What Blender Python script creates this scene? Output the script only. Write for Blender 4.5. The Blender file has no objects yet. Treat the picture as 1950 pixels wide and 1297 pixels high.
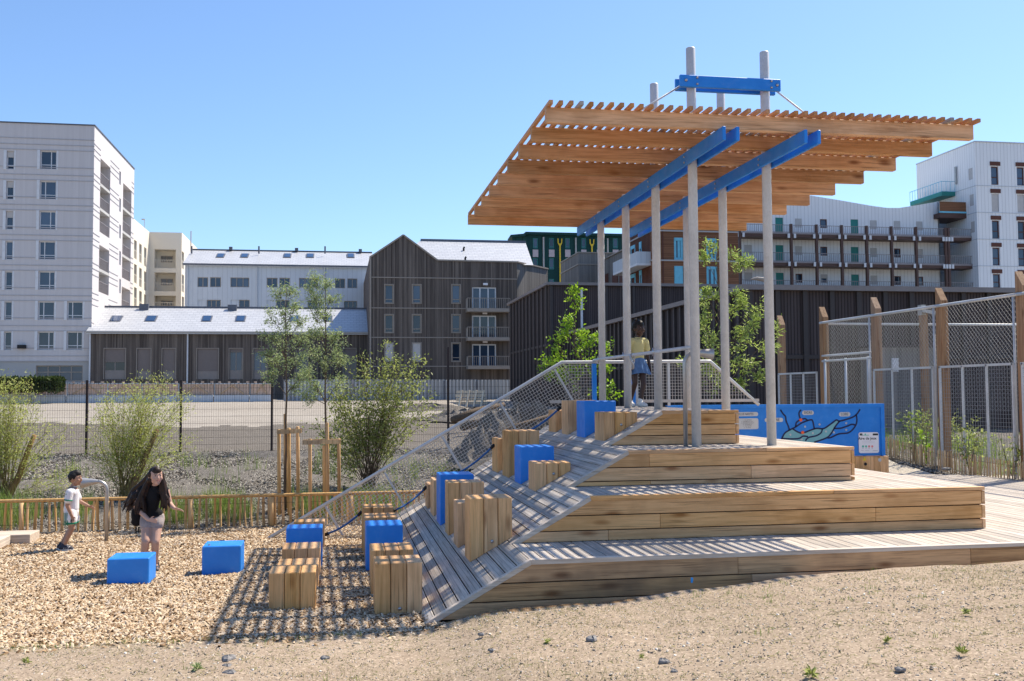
import bpy, bmesh, math, random
import numpy as np
from mathutils import Vector, Matrix, Quaternion
random.seed(7); RNG = np.random.default_rng(7)
S = bpy.context.scene
COL = S.collection

# ------------------------------------------------------------------ camera
F, TH, RO, PSI, CZ = 1914.64, .0514, -.0062, .1708, 2.4
_c, _s = math.cos(PSI), math.sin(PSI)
def _w(x, y, z): return Vector((x*_c + y*_s, -x*_s + y*_c, z))
_R = _w(math.cos(RO), -math.sin(RO)*math.sin(TH), math.sin(RO)*math.cos(TH))
_U = _w(-math.sin(RO), -math.cos(RO)*math.sin(TH), math.cos(RO)*math.cos(TH))
_F = _w(0, math.cos(TH), math.sin(TH))
cd = bpy.data.cameras.new('camera'); cam = bpy.data.objects.new('camera', cd); COL.objects.link(cam)
cd.sensor_width = 36; cd.lens = F/1950*36; cd.clip_start = .1; cd.clip_end = 3000
m = Matrix.Identity(4)
for i in range(3): m[i][0], m[i][1], m[i][2] = _R[i], _U[i], -_F[i]
m[2][3] = CZ
cam.matrix_world = m
S.camera = cam

# ------------------------------------------------------------------ sky, sun, exposure
SUN = Vector((.5123, .3052, .8028)).normalized()
W = bpy.data.worlds.new('World'); S.world = W; W.use_nodes = True
nt = W.node_tree; bg = nt.nodes['Background']
sky = nt.nodes.new('ShaderNodeTexSky'); sky.sky_type = 'NISHITA'; sky.sun_disc = False
sky.sun_elevation = math.asin(SUN.z); sky.sun_rotation = math.atan2(SUN.x, SUN.y)
sky.air_density = 1.0; sky.dust_density = .5; sky.ozone_density = 7.0; sky.altitude = 20
nt.links.new(sky.outputs[0], bg.inputs[0]); bg.inputs[1].default_value = .117
sl = bpy.data.lights.new('sun', 'SUN'); so = bpy.data.objects.new('sun', sl); COL.objects.link(so)
sl.energy = 4.65; sl.angle = math.radians(.53); sl.color = (1, .905, .755)
so.rotation_euler = SUN.to_track_quat('Z', 'Y').to_euler(); so.location = (20, 10, 40)
S.view_settings.view_transform = 'Standard'; S.view_settings.look = 'None'
S.view_settings.exposure = .78; S.view_settings.gamma = 1
S.render.engine = 'CYCLES'
S.cycles.max_bounces = 6

# ------------------------------------------------------------------ measuring helpers (pixel of the photograph -> point on a real plane)
def ray(px, py):
    d = _F*F + _R*(px-975) + _U*(648.5-py)
    return d
def atv(px, py, v):
    d = ray(px, py); t = v/d.y; return Vector((d.x*t, v, CZ+d.z*t))
def atu(px, py, u):
    d = ray(px, py); t = u/d.x; return Vector((u, d.y*t, CZ+d.z*t))
def atz(px, py, z):
    d = ray(px, py); t = (z-CZ)/d.z; return Vector((d.x*t, d.y*t, z))
def atplane(px, py, p, n):
    d = ray(px, py); o = Vector((0, 0, CZ)); t = (p-o).dot(n)/d.dot(n); return o+d*t

# ------------------------------------------------------------------ objects
def thing(name, label, cat, loc=(0, 0, 0), group=None):
    o = bpy.data.objects.new(name, None); COL.objects.link(o); o.location = loc
    o.empty_display_size = .2
    o['label'] = label; o['category'] = cat
    if group: o['group'] = group
    return o
def tag(o, label, cat, group=None):
    o['label'] = label; o['category'] = cat
    if group: o['group'] = group
    return o
def link(name, me, mat=None, parent=None, kind=None, smooth=False):
    o = bpy.data.objects.new(name, me); COL.objects.link(o)
    if mat is not None and len(me.materials) == 0: me.materials.append(mat)
    if smooth:
        for p in me.polygons: p.use_smooth = True
    if parent is not None:
        o.parent = parent
        pw = Vector(parent.location)
        o.matrix_parent_inverse = Matrix.Translation(-pw)
    if kind: o['kind'] = kind
    return o
class MB:
    """collects shapes in world coordinates; build() links them as one mesh"""
    def __init__(s): s.v = []; s.f = []
    def add(s, vs, fs):
        n = len(s.v); s.v += [tuple(p) for p in vs]; s.f += [tuple(i+n for i in f) for f in fs]; return s
    def hexa(s, p):   # p: 4 bottom + 4 top
        return s.add(p, [(3,2,1,0), (4,5,6,7), (0,1,5,4), (1,2,6,5), (2,3,7,6), (3,0,4,7)])
    def box(s, x0, x1, y0, y1, z0, z1):
        return s.hexa([(x0,y0,z0), (x1,y0,z0), (x1,y1,z0), (x0,y1,z0), (x0,y0,z1), (x1,y0,z1), (x1,y1,z1), (x0,y1,z1)])
    def prism_uz(s, poly, v0, v1):   # polygon in (u,z), extruded along v
        n = len(poly)
        vs = [(a, v0, b) for a, b in poly] + [(a, v1, b) for a, b in poly]
        fs = [tuple(range(n)), tuple(range(2*n-1, n-1, -1))] + [(i, n+i, n+(i+1) % n, (i+1) % n) for i in range(n)]
        return s.add(vs, fs)
    def prism_uv(s, poly, z0, z1):
        n = len(poly)
        vs = [(a, b, z0) for a, b in poly] + [(a, b, z1) for a, b in poly]
        fs = [tuple(range(n-1, -1, -1)), tuple(range(n, 2*n))] + [(i, (i+1) % n, n+(i+1) % n, n+i) for i in range(n)]
        return s.add(vs, fs)
    def bar(s, p, q, w, h=None, up=(0, 0, 1)):   # rectangular bar p->q
        h = h or w; p = Vector(p); q = Vector(q); d = (q-p).normalized(); up = Vector(up)
        if abs(d.dot(up)) > .98: up = Vector((0, 1, 0))
        a = d.cross(up).normalized()*w/2; b = a.cross(d).normalized()*h/2
        return s.hexa([p-a-b, p+a-b, q+a-b, q-a-b, p-a+b, p+a+b, q+a+b, q-a+b])
    def tube(s, pts, r, n=10, cap=True):
        pts = [Vector(p) for p in pts]; rs = r if isinstance(r, (list, tuple)) else [r]*len(pts)
        base = len(s.v); prev = None
        for i, p in enumerate(pts):
            d = (pts[min(i+1, len(pts)-1)]-pts[max(i-1, 0)])
            d = d.normalized() if d.length > 1e-9 else Vector((0, 0, 1))
            if prev is None:
                up = Vector((0, 0, 1)) if abs(d.z) < .95 else Vector((1, 0, 0))
                a = d.cross(up).normalized()
            else:
                a = (prev-d*prev.dot(d)).normalized()
            prev = a; b = d.cross(a)
            for k in range(n):
                t = 2*math.pi*k/n; s.v.append(tuple(p+(a*math.cos(t)+b*math.sin(t))*rs[i]))
        for i in range(len(pts)-1):
            for k in range(n):
                a0 = base+i*n+k; a1 = base+i*n+(k+1) % n
                s.f.append((a0, a1, a1+n, a0+n))
        if cap:
            s.f.append(tuple(base+k for k in range(n-1, -1, -1))); e = base+(len(pts)-1)*n
            s.f.append(tuple(e+k for k in range(n)))
        return s
    def ball(s, c, r, n=8, m=6, sx=1, sy=1, sz=1):
        c = Vector(c); base = len(s.v)
        for i in range(m+1):
            ph = math.pi*i/m
            for k in range(n):
                t = 2*math.pi*k/n
                s.v.append((c.x+r*sx*math.sin(ph)*math.cos(t), c.y+r*sy*math.sin(ph)*math.sin(t), c.z+r*sz*math.cos(ph)))
        for i in range(m):
            for k in range(n):
                s.f.append((base+i*n+k, base+(i+1)*n+k, base+(i+1)*n+(k+1) % n, base+i*n+(k+1) % n))
        return s
    def mesh(s, name):
        me = bpy.data.meshes.new(name); me.from_pydata(s.v, [], s.f); me.update(); return me
    def build(s, name, mat=None, parent=None, kind=None, smooth=False, bevel=0):
        me = s.mesh(name)
        if bevel or smooth:
            bm = bmesh.new(); bm.from_mesh(me)
            bmesh.ops.recalc_face_normals(bm, faces=bm.faces)
            if bevel: bmesh.ops.bevel(bm, geom=list(bm.edges), offset=bevel, segments=1, affect='EDGES', clamp_overlap=True)
            bm.to_mesh(me); bm.free()
        return link(name, me, mat, parent, kind, smooth)
def fast_mesh(name, verts, faces):   # numpy arrays, faces all of the same size
    me = bpy.data.meshes.new(name); nv = len(verts); nf, k = faces.shape
    me.vertices.add(nv); me.vertices.foreach_set('co', np.ascontiguousarray(verts, dtype=np.float32).ravel())
    me.loops.add(nf*k); me.loops.foreach_set('vertex_index', np.ascontiguousarray(faces, dtype=np.int32).ravel())
    me.polygons.add(nf); me.polygons.foreach_set('loop_start', np.arange(0, nf*k, k, dtype=np.int32))
    me.polygons.foreach_set('loop_total', np.full(nf, k, dtype=np.int32))
    me.update(calc_edges=True); return me

# ------------------------------------------------------------------ materials
class NT:
    def __init__(s, name):
        s.m = bpy.data.materials.new(name); s.m.use_nodes = True; s.t = s.m.node_tree
        s.b = s.t.nodes['Principled BSDF']; s.out = s.t.nodes['Material Output']
    def n(s, typ, **kw):
        nd = s.t.nodes.new('ShaderNode'+typ)
        for k, v in kw.items(): setattr(nd, k, v)
        return nd
    def l(s, a, b): s.t.links.new(a, b)
    def val(s, sock, v):
        if isinstance(v, (int, float, tuple, list)): sock.default_value = v
        else: s.l(v, sock)
    def math(s, op, a, b=0., c=None):
        nd = s.n('Math', operation=op); s.val(nd.inputs[0], a); s.val(nd.inputs[1], b)
        if c is not None: s.val(nd.inputs[2], c)
        return nd.outputs[0]
    def vmath(s, op, a, b):
        nd = s.n('VectorMath', operation=op); s.val(nd.inputs[0], a); s.val(nd.inputs[1], b); return nd.outputs[0]
    def noise(s, vec, scale, detail=4, rough=.55, dist=0):
        nd = s.n('TexNoise'); nd.inputs['Scale'].default_value = scale; nd.inputs['Detail'].default_value = detail
        nd.inputs['Roughness'].default_value = rough; nd.inputs['Distortion'].default_value = dist
        if vec is not None: s.l(vec, nd.inputs['Vector'])
        return nd.outputs['Fac']
    def voro(s, vec, scale, out='Distance', feature='F1', rnd=1):
        nd = s.n('TexVoronoi', feature=feature); nd.inputs['Scale'].default_value = scale
        nd.inputs['Randomness'].default_value = rnd
        s.l(vec, nd.inputs['Vector']); return nd.outputs[out]
    def ramp(s, fac, stops):
        nd = s.n('ValToRGB'); s.l(fac, nd.inputs[0]); e = nd.color_ramp.elements
        while len(e) < len(stops): e.new(.5)
        for x, (p, c) in zip(e, stops): x.position = p; x.color = (*c, 1) if len(c) == 3 else c
        return nd.outputs[0]
    def mix(s, fac, a, b, typ='MIX'):
        nd = s.n('MixRGB', blend_type=typ); s.val(nd.inputs[0], fac)
        for i, c in ((1, a), (2, b)):
            if isinstance(c, (tuple, list)): nd.inputs[i].default_value = (*c, 1)
            else: s.l(c, nd.inputs[i])
        return nd.outputs[0]
    def hsv(s, col, h=.5, sat=1., v=1.):
        nd = s.n('HueSaturation'); s.val(nd.inputs[0], h); s.val(nd.inputs[1], sat); s.val(nd.inputs[2], v); s.l(col, nd.inputs[4]); return nd.outputs[0]
    def bump(s, h, strength=.3, dist=.01):
        nd = s.n('Bump'); nd.inputs['Strength'].default_value = strength; nd.inputs['Distance'].default_value = dist
        s.l(h, nd.inputs['Height']); s.l(nd.outputs[0], s.b.inputs['Normal'])
    def obj(s): return s.n('TexCoord').outputs['Object']
    def rnd(s): return s.n('ObjectInfo').outputs['Random']
    def mapping(s, vec, scale=(1, 1, 1), rot=(0, 0, 0)):
        nd = s.n('Mapping'); nd.inputs['Scale'].default_value = scale; nd.inputs['Rotation'].default_value = rot; s.l(vec, nd.inputs[0]); return nd.outputs[0]
    def done(s, col=None, rough=.6, metal=0, spec=.4):
        if col is not None:
            if isinstance(col, (tuple, list)): s.b.inputs['Base Color'].default_value = (*col, 1)
            else: s.l(col, s.b.inputs['Base Color'])
        s.val(s.b.inputs['Roughness'], rough); s.b.inputs['Metallic'].default_value = metal
        s.b.inputs['Specular IOR Level'].default_value = spec; return s.m
def wood(name, light, dark, axis=0, rough=.7, knots=True, grain=1., var=.22, stain=None, groove=None, jitter=True, crack=.5):
    t = NT(name); o = t.obj()
    r = t.rnd()
    if jitter:
        off = t.n('CombineXYZ'); t.l(t.math('MULTIPLY', r, 37.), off.inputs[0]); t.l(t.math('MULTIPLY', r, 91.), off.inputs[1]); t.l(t.math('MULTIPLY', r, 53.), off.inputs[2])
        p = t.vmath('ADD', o, off.outputs[0])
    else: p = o
    sc = [9*grain]*3; sc[axis] = .5*grain
    g1 = t.noise(t.mapping(p, tuple(sc)), 2.2, 6, .62, .5)
    sc2 = [48*grain]*3; sc2[axis] = 1.1*grain
    g2 = t.noise(t.mapping(p, tuple(sc2)), 1.2, 3, .6, .3)
    mid = tuple((a+b)/2 for a, b in zip(light, dark))
    c = t.ramp(g1, [(.33, dark), (.46, mid), (.58, light), (.72, tuple(min(.85, x*1.06) for x in light))])
    c = t.mix(t.math('MULTIPLY', t.ramp(g2, [(.56, (0, 0, 0)), (.68, (1, 1, 1))]), crack), c, tuple(x*.42 for x in dark), 'MIX')
    if knots:
        sk = [5.5]*3; sk[axis] = 1.7
        kp = t.mapping(p, tuple(sk)); k = t.voro(kp, 1.0)
        kk = t.n('MapRange'); t.l(k, kk.inputs[0]); kk.inputs[1].default_value = .07; kk.inputs[2].default_value = .26; kk.inputs[3].default_value = .85; kk.inputs[4].default_value = 0
        gate = t.n('RGBToBW'); t.l(t.voro(kp, 1.0, 'Color'), gate.inputs[0])
        c = t.mix(t.math('MULTIPLY', kk.outputs[0], t.math('GREATER_THAN', gate.outputs[0], .42)), c, (dark[0]*.42, dark[1]*.30, dark[2]*.25))
    big = t.noise(p, .9, 4, .6)
    if stain:
        c = t.mix(t.ramp(big, [(.50, (0, 0, 0)), (.72, (.7, .7, .7))]), c, stain)
    if groove:
        ax = t.n('SeparateXYZ'); t.l(o, ax.inputs[0])
        w = t.math('FRACT', t.math('MULTIPLY', ax.outputs[groove[0]], 1/groove[1]))
        gl = t.math('LESS_THAN', w, .13)
        c = t.mix(t.math('MULTIPLY', gl, .55), c, tuple(x*.3 for x in dark))
    c = t.hsv(c, v=t.math('ADD', t.math('MULTIPLY', r, var*2), 1-var), sat=t.math('ADD', t.math('MULTIPLY', t.math('FRACT', t.math('MULTIPLY', r, 7.3)), .2), .98))
    t.bump(g2, .25, .004)
    return t.done(c, rough, 0, .25)
def plain(name, col, rough=.6, metal=0, var=.08, scale=3., spec=.4, bump=0):
    t = NT(name); o = t.obj(); n = t.noise(o, scale, 5)
    c = t.ramp(n, [(.3, tuple(x*(1-var) for x in col)), (.7, tuple(min(1, x*(1+var)) for x in col))])
    if bump: t.bump(t.noise(o, 40, 3), bump, .01)
    return t.done(c, rough, metal, spec)
M = {}
M['riser'] = wood('larch_boards', (.77, .475, .26), (.60, .35, .18), 0, stain=(.38, .21, .10), var=.09, crack=.8)
M['riser_dirty'] = wood('dirty_larch_boards', (.60, .385, .225), (.40, .25, .145), 0, stain=(.15, .105, .075), var=.12, crack=.8)
M['beam'] = wood('larch_block_timber', (.76, .475, .255), (.56, .33, .165), 2, stain=(.38, .215, .10), var=.13, crack=.85)
M['deck'] = wood('weathered_deck_boards', (.56, .50, .435), (.37, .325, .28), 1, knots=False, var=.17, stain=(.35, .305, .265), groove=(0, .047), rough=.75)
M['nosing'] = wood('deck_edge_timber', (.62, .54, .46), (.46, .38, .31), 0, knots=False, var=.1, rough=.6)
M['roof'] = wood('orange_larch_joists', (.60, .38, .23), (.41, .242, .133), 0, var=.24, stain=(.33, .17, .08), crack=.7)
M['slat'] = wood('orange_larch_slats', (.55, .31, .165), (.40, .20, .10), 1, var=.2, knots=False)
M['slat_grey'] = wood('weathered_grey_slat', (.42, .40, .38), (.28, .27, .26), 1, var=.1, knots=False)
M['stake'] = wood('peeled_chestnut_stakes', (.66, .44, .23), (.47, .28, .13), 2, var=.22, knots=False)
M['pale_stake'] = wood('pale_chestnut_pales', (.56, .43, .27), (.38, .26, .15), 2, var=.25, knots=False)
M['pallet'] = plain('pale_pallet_wood', (.78, .64, .47), .7, 0, .1)
M['court_post'] = wood('court_post_timber', (.36, .235, .15), (.24, .14, .085), 2, var=.12)
M['dark_post'] = plain('dark_brown_steel', (.035, .02, .02), .5)
t = NT('blue_paint'); o = t.obj(); r = t.rnd()
c = t.ramp(t.noise(o, 3.5, 5), [(.3, (.012, .20, .68)), (.7, (.017, .24, .76))])
dust = t.ramp(t.noise(o, 7., 6, .7), [(.52, (0, 0, 0)), (.78, (.10, .10, .10))]); c = t.mix(dust, c, (.38, .42, .46))
scr = t.n('MapRange'); t.l(t.noise(t.mapping(o, (3, 3, 40)), 2., 4, .6), scr.inputs[0]); scr.inputs[1].default_value = .66; scr.inputs[2].default_value = .72; scr.inputs[3].default_value = 0; scr.inputs[4].default_value = .25
c = t.mix(scr.outputs[0], c, (.12, .32, .62)); t.bump(t.noise(o, 30, 3), .06, .004)
M['blue'] = t.done(t.hsv(c, v=t.math('ADD', t.math('MULTIPLY', r, .14), .93)), t.ramp(t.noise(o, 5., 4), [(.3, (.36, .36, .36)), (.7, (.56, .56, .56))]), 0, .4)
M['navy'] = plain('navy_print', (.006, .012, .07), .5)
M['teal'] = plain('teal_print', (.17, .42, .47), .5)
M['plate'] = plain('pale_grey_plate', (.55, .57, .56), .5)
M['orange'] = plain('orange_dot', (.85, .12, .03), .5)
M['white'] = plain('white_sign', (.8, .8, .84), .4, 0, .02)
M['sticker'] = plain('yellow_sticker', (.8, .6, .02), .5)
M['mint'] = plain('green_print', (.12, .5, .38), .5)
M['red'] = plain('pink_print', (.7, .25, .25), .5)
M['ink'] = plain('black_ink', (.02, .02, .025), .5)
M['greyink'] = plain('grey_ink', (.42, .42, .47), .5)
t = NT('galvanised_steel'); o = t.obj()
sp = t.voro(t.mapping(o, (1, 1, .5)), 55., 'Color'); g = t.n('RGBToBW'); t.l(sp, g.inputs[0])
c = t.ramp(t.math('ADD', t.math('MULTIPLY', g.outputs[0], .22), t.math('MULTIPLY', t.noise(o, 2.5, 5), .8)), [(.3, (.46, .475, .49)), (.75, (.62, .64, .66))])
M['galv'] = t.done(c, .5, .15, .5)
M['steel'] = plain('brushed_steel', (.42, .41, .40), .38, .55, .1, 6)
M['bolt'] = plain('bolt_steel', (.45, .45, .46), .3, .9)
M['wire'] = plain('dull_galvanised_wire', (.26, .26, .265), .55, .2)
M['eyewhite'] = plain('eye_white', (.22, .19, .18), .4)
M['mesh'] = plain('pale_wire_mesh', (.50, .47, .44), .5, .1)
M['black'] = plain('black_rubber', (.015, .015, .018), .7)
M['rope'] = plain('blue_rope', (.03, .12, .36), .8)
t = NT('rope_twist'); o = t.obj(); wv = t.n('TexWave', bands_direction='DIAGONAL'); wv.inputs['Scale'].default_value = 30; t.l(o, wv.inputs[0])
M['rope'] = t.done(t.ramp(wv.outputs[1], [(.3, (.015, .06, .22)), (.7, (.05, .2, .5))]), .85)
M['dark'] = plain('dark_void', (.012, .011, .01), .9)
def cladding(name, cols, width=.14, streak=True, rough=.75, axis='sum', horiz=False, gap=.0, contrast=.35):
    t = NT(name); o = t.obj(); sx = t.n('SeparateXYZ'); t.l(o, sx.inputs[0])
    s_ = sx.outputs[2] if horiz else t.math('ADD', sx.outputs[0], sx.outputs[1])
    q = t.math('MULTIPLY', s_, 1/width); cell = t.math('FLOOR', q)
    wn = t.n('TexWhiteNoise', noise_dimensions='1D'); t.l(cell, wn.inputs['W'])
    mp = t.mapping(o, (6, 6, .25) if not horiz else (.25, .25, 6)); st = t.noise(mp, 1.2, 5, .65)
    f = t.math('ADD', t.math('MULTIPLY', wn.outputs[0], contrast), t.math('MULTIPLY', st, 1-contrast))
    c = t.ramp(f, [(.25, cols[0]), (.5, cols[1]), (.78, cols[2])])
    if gap:
        e = t.math('LESS_THAN', t.math('FRACT', q), gap)
        c = t.mix(t.math('MULTIPLY', e, .65), c, tuple(x*.25 for x in cols[0]))
        t.bump(t.math('SUBTRACT', 1., e), .5, .02)
    return t.done(c, rough, 0, .2)
M['charred'] = cladding('grey_brown_timber_cladding', ((.062, .050, .044), (.120, .099, .087), (.215, .180, .155)), .13, gap=.07)
M['greywood'] = cladding('silver_timber_cladding', ((.13, .125, .12), (.19, .18, .17), (.27, .25, .235)), .2, gap=.06)
M['shed'] = cladding('dark_ribbed_cladding', ((.056, .042, .041), (.080, .062, .060), (.108, .085, .082)), .12, gap=.35, contrast=.2)
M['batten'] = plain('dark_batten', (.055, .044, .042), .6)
M['coping'] = plain('brown_grey_coping', (.22, .19, .185), .45, .2)
M['tower'] = cladding('grey_panel_cladding', ((.55, .52, .525), (.585, .555, .56), (.62, .59, .595)), .22, gap=.0, contrast=.22)
M['tower_base'] = plain('pale_render', (.42, .415, .41), .8, 0, .04, .3)
M['beige'] = plain('cream_render', (.70, .64, .54), .8, 0, .04, .4)
M['bluegrey'] = cladding('pale_blue_grey_metal', ((.48, .52, .57), (.52, .56, .61), (.55, .59, .64)), .55, gap=.03, contrast=.15, rough=.5)
M['whiteclad'] = cladding('white_metal_cladding', ((.78, .79, .81), (.82, .83, .85), (.86, .87, .89)), .4, gap=.06, contrast=.15, rough=.5)
M['green'] = cladding('dark_green_cladding', ((.008, .040, .040), (.011, .052, .050), (.015, .065, .062)), .3, gap=.1, contrast=.2)
M['brownclad'] = cladding('brown_horizontal_cladding', ((.17, .080, .045), (.23, .108, .058), (.28, .135, .075)), .16, horiz=True, gap=.2, contrast=.3)
M['corr'] = cladding('white_corrugated_steel', ((.42, .44, .46), (.5, .52, .54), (.56, .58, .6)), .3, gap=.3, contrast=.2, rough=.5)
def slate(name, cols):
    t = NT(name); o = t.obj(); br = t.n('TexBrick'); t.l(t.mapping(o, (1, .0, 1)), br.inputs[0])
    sx = t.n('SeparateXYZ'); t.l(o, sx.inputs[0]); cb = t.n('CombineXYZ'); t.l(sx.outputs[0], cb.inputs[0]); t.l(sx.outputs[2], cb.inputs[1]); t.l(cb.outputs[0], br.inputs[0])
    br.inputs['Scale'].default_value = 1.; br.inputs['Brick Width'].default_value = .6; br.inputs['Row Height'].default_value = .22; br.inputs['Mortar Size'].default_value = .022
    for k, c in zip(('Color1', 'Color2', 'Mortar'), cols): br.inputs[k].default_value = (*c, 1)
    c = t.mix(t.math('MULTIPLY', t.noise(o, .5, 4), .25), br.outputs[0], cols[2])
    return t.done(c, .42, .15, .5)
M['slate'] = slate('pale_metal_shingles', ((.50, .51, .53), (.57, .58, .60), (.34, .35, .38)))
M['ridge'] = plain('grey_ridge_cap', (.10, .11, .14), .5)
M['trim'] = plain('taupe_window_trim', (.30, .26, .225), .6)
M['whitetrim'] = plain('white_window_trim', (.66, .67, .70), .5)
M['brownframe'] = plain('red_brown_frame', (.11, .035, .02), .6)
M['tealframe'] = plain('light_blue_frame', (.16, .50, .66), .5)
M['tealdoor'] = plain('teal_door', (.02, .22, .20), .5)
M['joint'] = plain('panel_joint', (.42, .405, .42), .6)
M['shutter'] = plain('taupe_shutter', (.18, .15, .14), .6, 0, .05)
M['sillp'] = plain('taupe_grey_panel', (.25, .22, .205), .6, 0, .06)
M['fencewood'] = wood('pinkish_fence_boards', (.62, .46, .36), (.42, .29, .21), 2, var=.2, knots=False)
M['paleshutter'] = plain('pale_shutter', (.50, .48, .47), .6, 0, .06)
M['brownsteel'] = plain('brown_steel_frame', (.085, .042, .033), .5)
M['rail'] = plain('grey_railing', (.26, .23, .235), .5)
M['pinkpanel'] = plain('pinkish_panel', (.46, .40, .42), .6)
M['yellow'] = plain('yellow_pipe', (.75, .52, .03), .5)
t = NT('window_glass'); r = t.rnd()
c = t.ramp(t.math('ADD', t.math('MULTIPLY', r, .6), t.math('MULTIPLY', t.noise(t.obj(), .35, 3), .45)), [(.2, (.015, .026, .045)), (.55, (.04, .065, .11)), (.85, (.08, .12, .19))])
M['glass'] = t.done(c, .06, 0, .6)
M['skyglass'] = plain('skylight_glass', (.02, .05, .12), .05, 0, .1, 1, .9)
# skin, cloth, hair
M['skin_l'] = plain('light_skin', (.52, .31, .23), .5, 0, .06, 9)
M['skin_m'] = plain('tan_skin', (.38, .21, .14), .5, 0, .06, 9)
M['skin_d'] = plain('dark_skin', (.055, .028, .02), .45, 0, .08, 9)
M['hair_b'] = wood('dark_brown_hair', (.035, .018, .012), (.01, .006, .005), 2, .5, False, 2., .02, jitter=False)
M['hair_k'] = plain('black_hair', (.009, .008, .008), .6, 0, .3, 40, .3, .5)
M['cloth_w'] = plain('white_jersey', (.74, .72, .74), .8, 0, .04, 6, .2, .1)
M['cloth_k'] = plain('black_cotton', (.010, .010, .012), .85, 0, .2, 8, .2, .1)
M['cloth_g'] = plain('grey_denim', (.33, .28, .27), .85, 0, .12, 20, .2, .2)
M['cloth_y'] = plain('pale_yellow_cotton', (.55, .50, .24), .85, 0, .06, 8, .2, .1)
M['cloth_j'] = plain('blue_denim', (.10, .19, .36), .8, 0, .15, 15, .2, .2)
M['cloth_gr'] = plain('jersey_green', (.01, .22, .13), .7)
M['shoe_w'] = plain('white_shoe', (.7, .68, .64), .6, 0, .1, 12)
M['shoe_d'] = plain('dark_trainer', (.03, .03, .045), .6)
M['pink'] = plain('pink_jacket', (.75, .06, .22), .7, 0, .2, 8)
# ground
def ground(name, cols, sc=(6., 26., 1.1), rough=.95, bump=.5, bd=.015, patch=None):
    t = NT(name); o = t.obj()
    a = t.noise(o, sc[0], 6, .65); b = t.noise(o, sc[1], 4, .7); p = t.noise(o, sc[2], 5, .6)
    f = t.math('ADD', t.math('MULTIPLY', a, .45), t.math('MULTIPLY', b, .55))
    c = t.ramp(f, [(.3, cols[0]), (.5, cols[1]), (.7, cols[2])])
    if patch: c = t.mix(t.ramp(p, [(.46, (0, 0, 0)), (.62, (1, 1, 1))]), c, t.mix(.5, c, patch))
    cell = t.voro(o, 55, 'Color'); g = t.n('RGBToBW'); t.l(cell, g.inputs[0])
    c = t.mix(t.math('MULTIPLY', t.math('GREATER_THAN', g.outputs[0], .78), .5), c, tuple(min(.8, x*1.45) for x in cols[2]))
    c = t.mix(t.math('MULTIPLY', t.math('LESS_THAN', g.outputs[0], .2), .55), c, tuple(x*.5 for x in cols[0]))
    t.bump(t.math('ADD', t.math('MULTIPLY', b, .6), g.outputs[0]), bump, bd)
    return t.done(c, rough, 0, .15)
M['gravel'] = ground('sandy_gravel', ((.235, .178, .128), (.325, .252, .185), (.39, .315, .235)), (2.2, 18., .55), bump=.4, bd=.01, patch=(.255, .20, .14))
M['chipbed'] = ground('wood_chip_floor', ((.10, .058, .03), (.22, .135, .07), (.42, .29, .17)), (9, 38, 1.), bump=.8, bd=.02)
M['mulch'] = ground('grey_mulch', ((.085, .075, .065), (.16, .145, .13), (.27, .25, .225)), (5, 24, .8), bump=.9, bd=.03)
M['yard'] = ground('construction_yard_soil', ((.215, .19, .165), (.29, .26, .225), (.35, .32, .28)), (1.2, 9, .12), bump=.4, patch=(.36, .33, .29))
M['soil'] = ground('darker_ground', ((.11, .096, .082), (.165, .146, .125), (.22, .197, .17)), (2, 14, .3), bump=.8, bd=.05)
M['sand'] = ground('pale_sand_path', ((.40, .34, .26), (.50, .44, .35), (.56, .50, .42)), (3, 20, .5), bump=.3)
M['blacksoil'] = ground('black_mulch', ((.02, .017, .015), (.04, .034, .03), (.08, .07, .06)), (7, 30, 1), bump=.9, bd=.03)
def rndcol(name, stops, rough=.8, trans=0, key='island'):
    t = NT(name); r = t.n('NewGeometry').outputs['Random Per Island']
    c = t.ramp(r, stops)
    m_ = t.done(c, rough, 0, .25)
    if trans:
        tr = t.n('BsdfTranslucent'); t.l(t.hsv(c, sat=1.1, v=1.25), tr.inputs[0]); mx = t.n('MixShader'); mx.inputs[0].default_value = trans
        t.l(t.b.outputs[0], mx.inputs[1]); t.l(tr.outputs[0], mx.inputs[2]); t.l(mx.outputs[0], t.out.inputs[0])
    return m_
M['chips'] = rndcol('wood_chips', [(0, (.12, .065, .03)), (.22, (.28, .18, .10)), (.55, (.50, .37, .235)), (.85, (.68, .56, .41)), (1, (.36, .30, .25))], .85)
M['mulchbits'] = rndcol('bark_bits', [(0, (.05, .042, .035)), (.4, (.14, .125, .11)), (.8, (.30, .28, .25)), (1, (.40, .37, .33))], .9)
M['pebbles'] = rndcol('pebbles', [(0, (.13, .11, .095)), (.25, (.23, .19, .15)), (.7, (.38, .315, .25)), (.88, (.5, .45, .39)), (1, (.72, .70, .66))], .8)
M['leaf_w'] = rndcol('willow_leaves', [(0, (.26, .30, .07)), (.5, (.42, .46, .14)), (1, (.56, .58, .24))], .5, .5)
M['leaf_o'] = rndcol('olive_leaves', [(0, (.15, .20, .075)), (.5, (.28, .35, .15)), (1, (.46, .52, .30))], .45, .45)
M['leaf_s'] = rndcol('shrub_leaves', [(0, (.15, .18, .05)), (.5, (.28, .32, .10)), (1, (.43, .46, .19))], .45, .45)
M['leaf_dark'] = rndcol('hedge_leaves', [(0, (.02, .035, .01)), (.5, (.045, .07, .02)), (1, (.09, .12, .04))], .6, .2)
M['leaf_b'] = rndcol('bright_leaves', [(0, (.12, .23, .025)), (.5, (.25, .40, .045)), (1, (.40, .54, .10))], .45, .4)
M['leaf_a'] = rndcol('ash_leaves', [(0, (.16, .23, .05)), (.5, (.30, .39, .10)), (1, (.46, .53, .20))], .45, .45)
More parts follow.
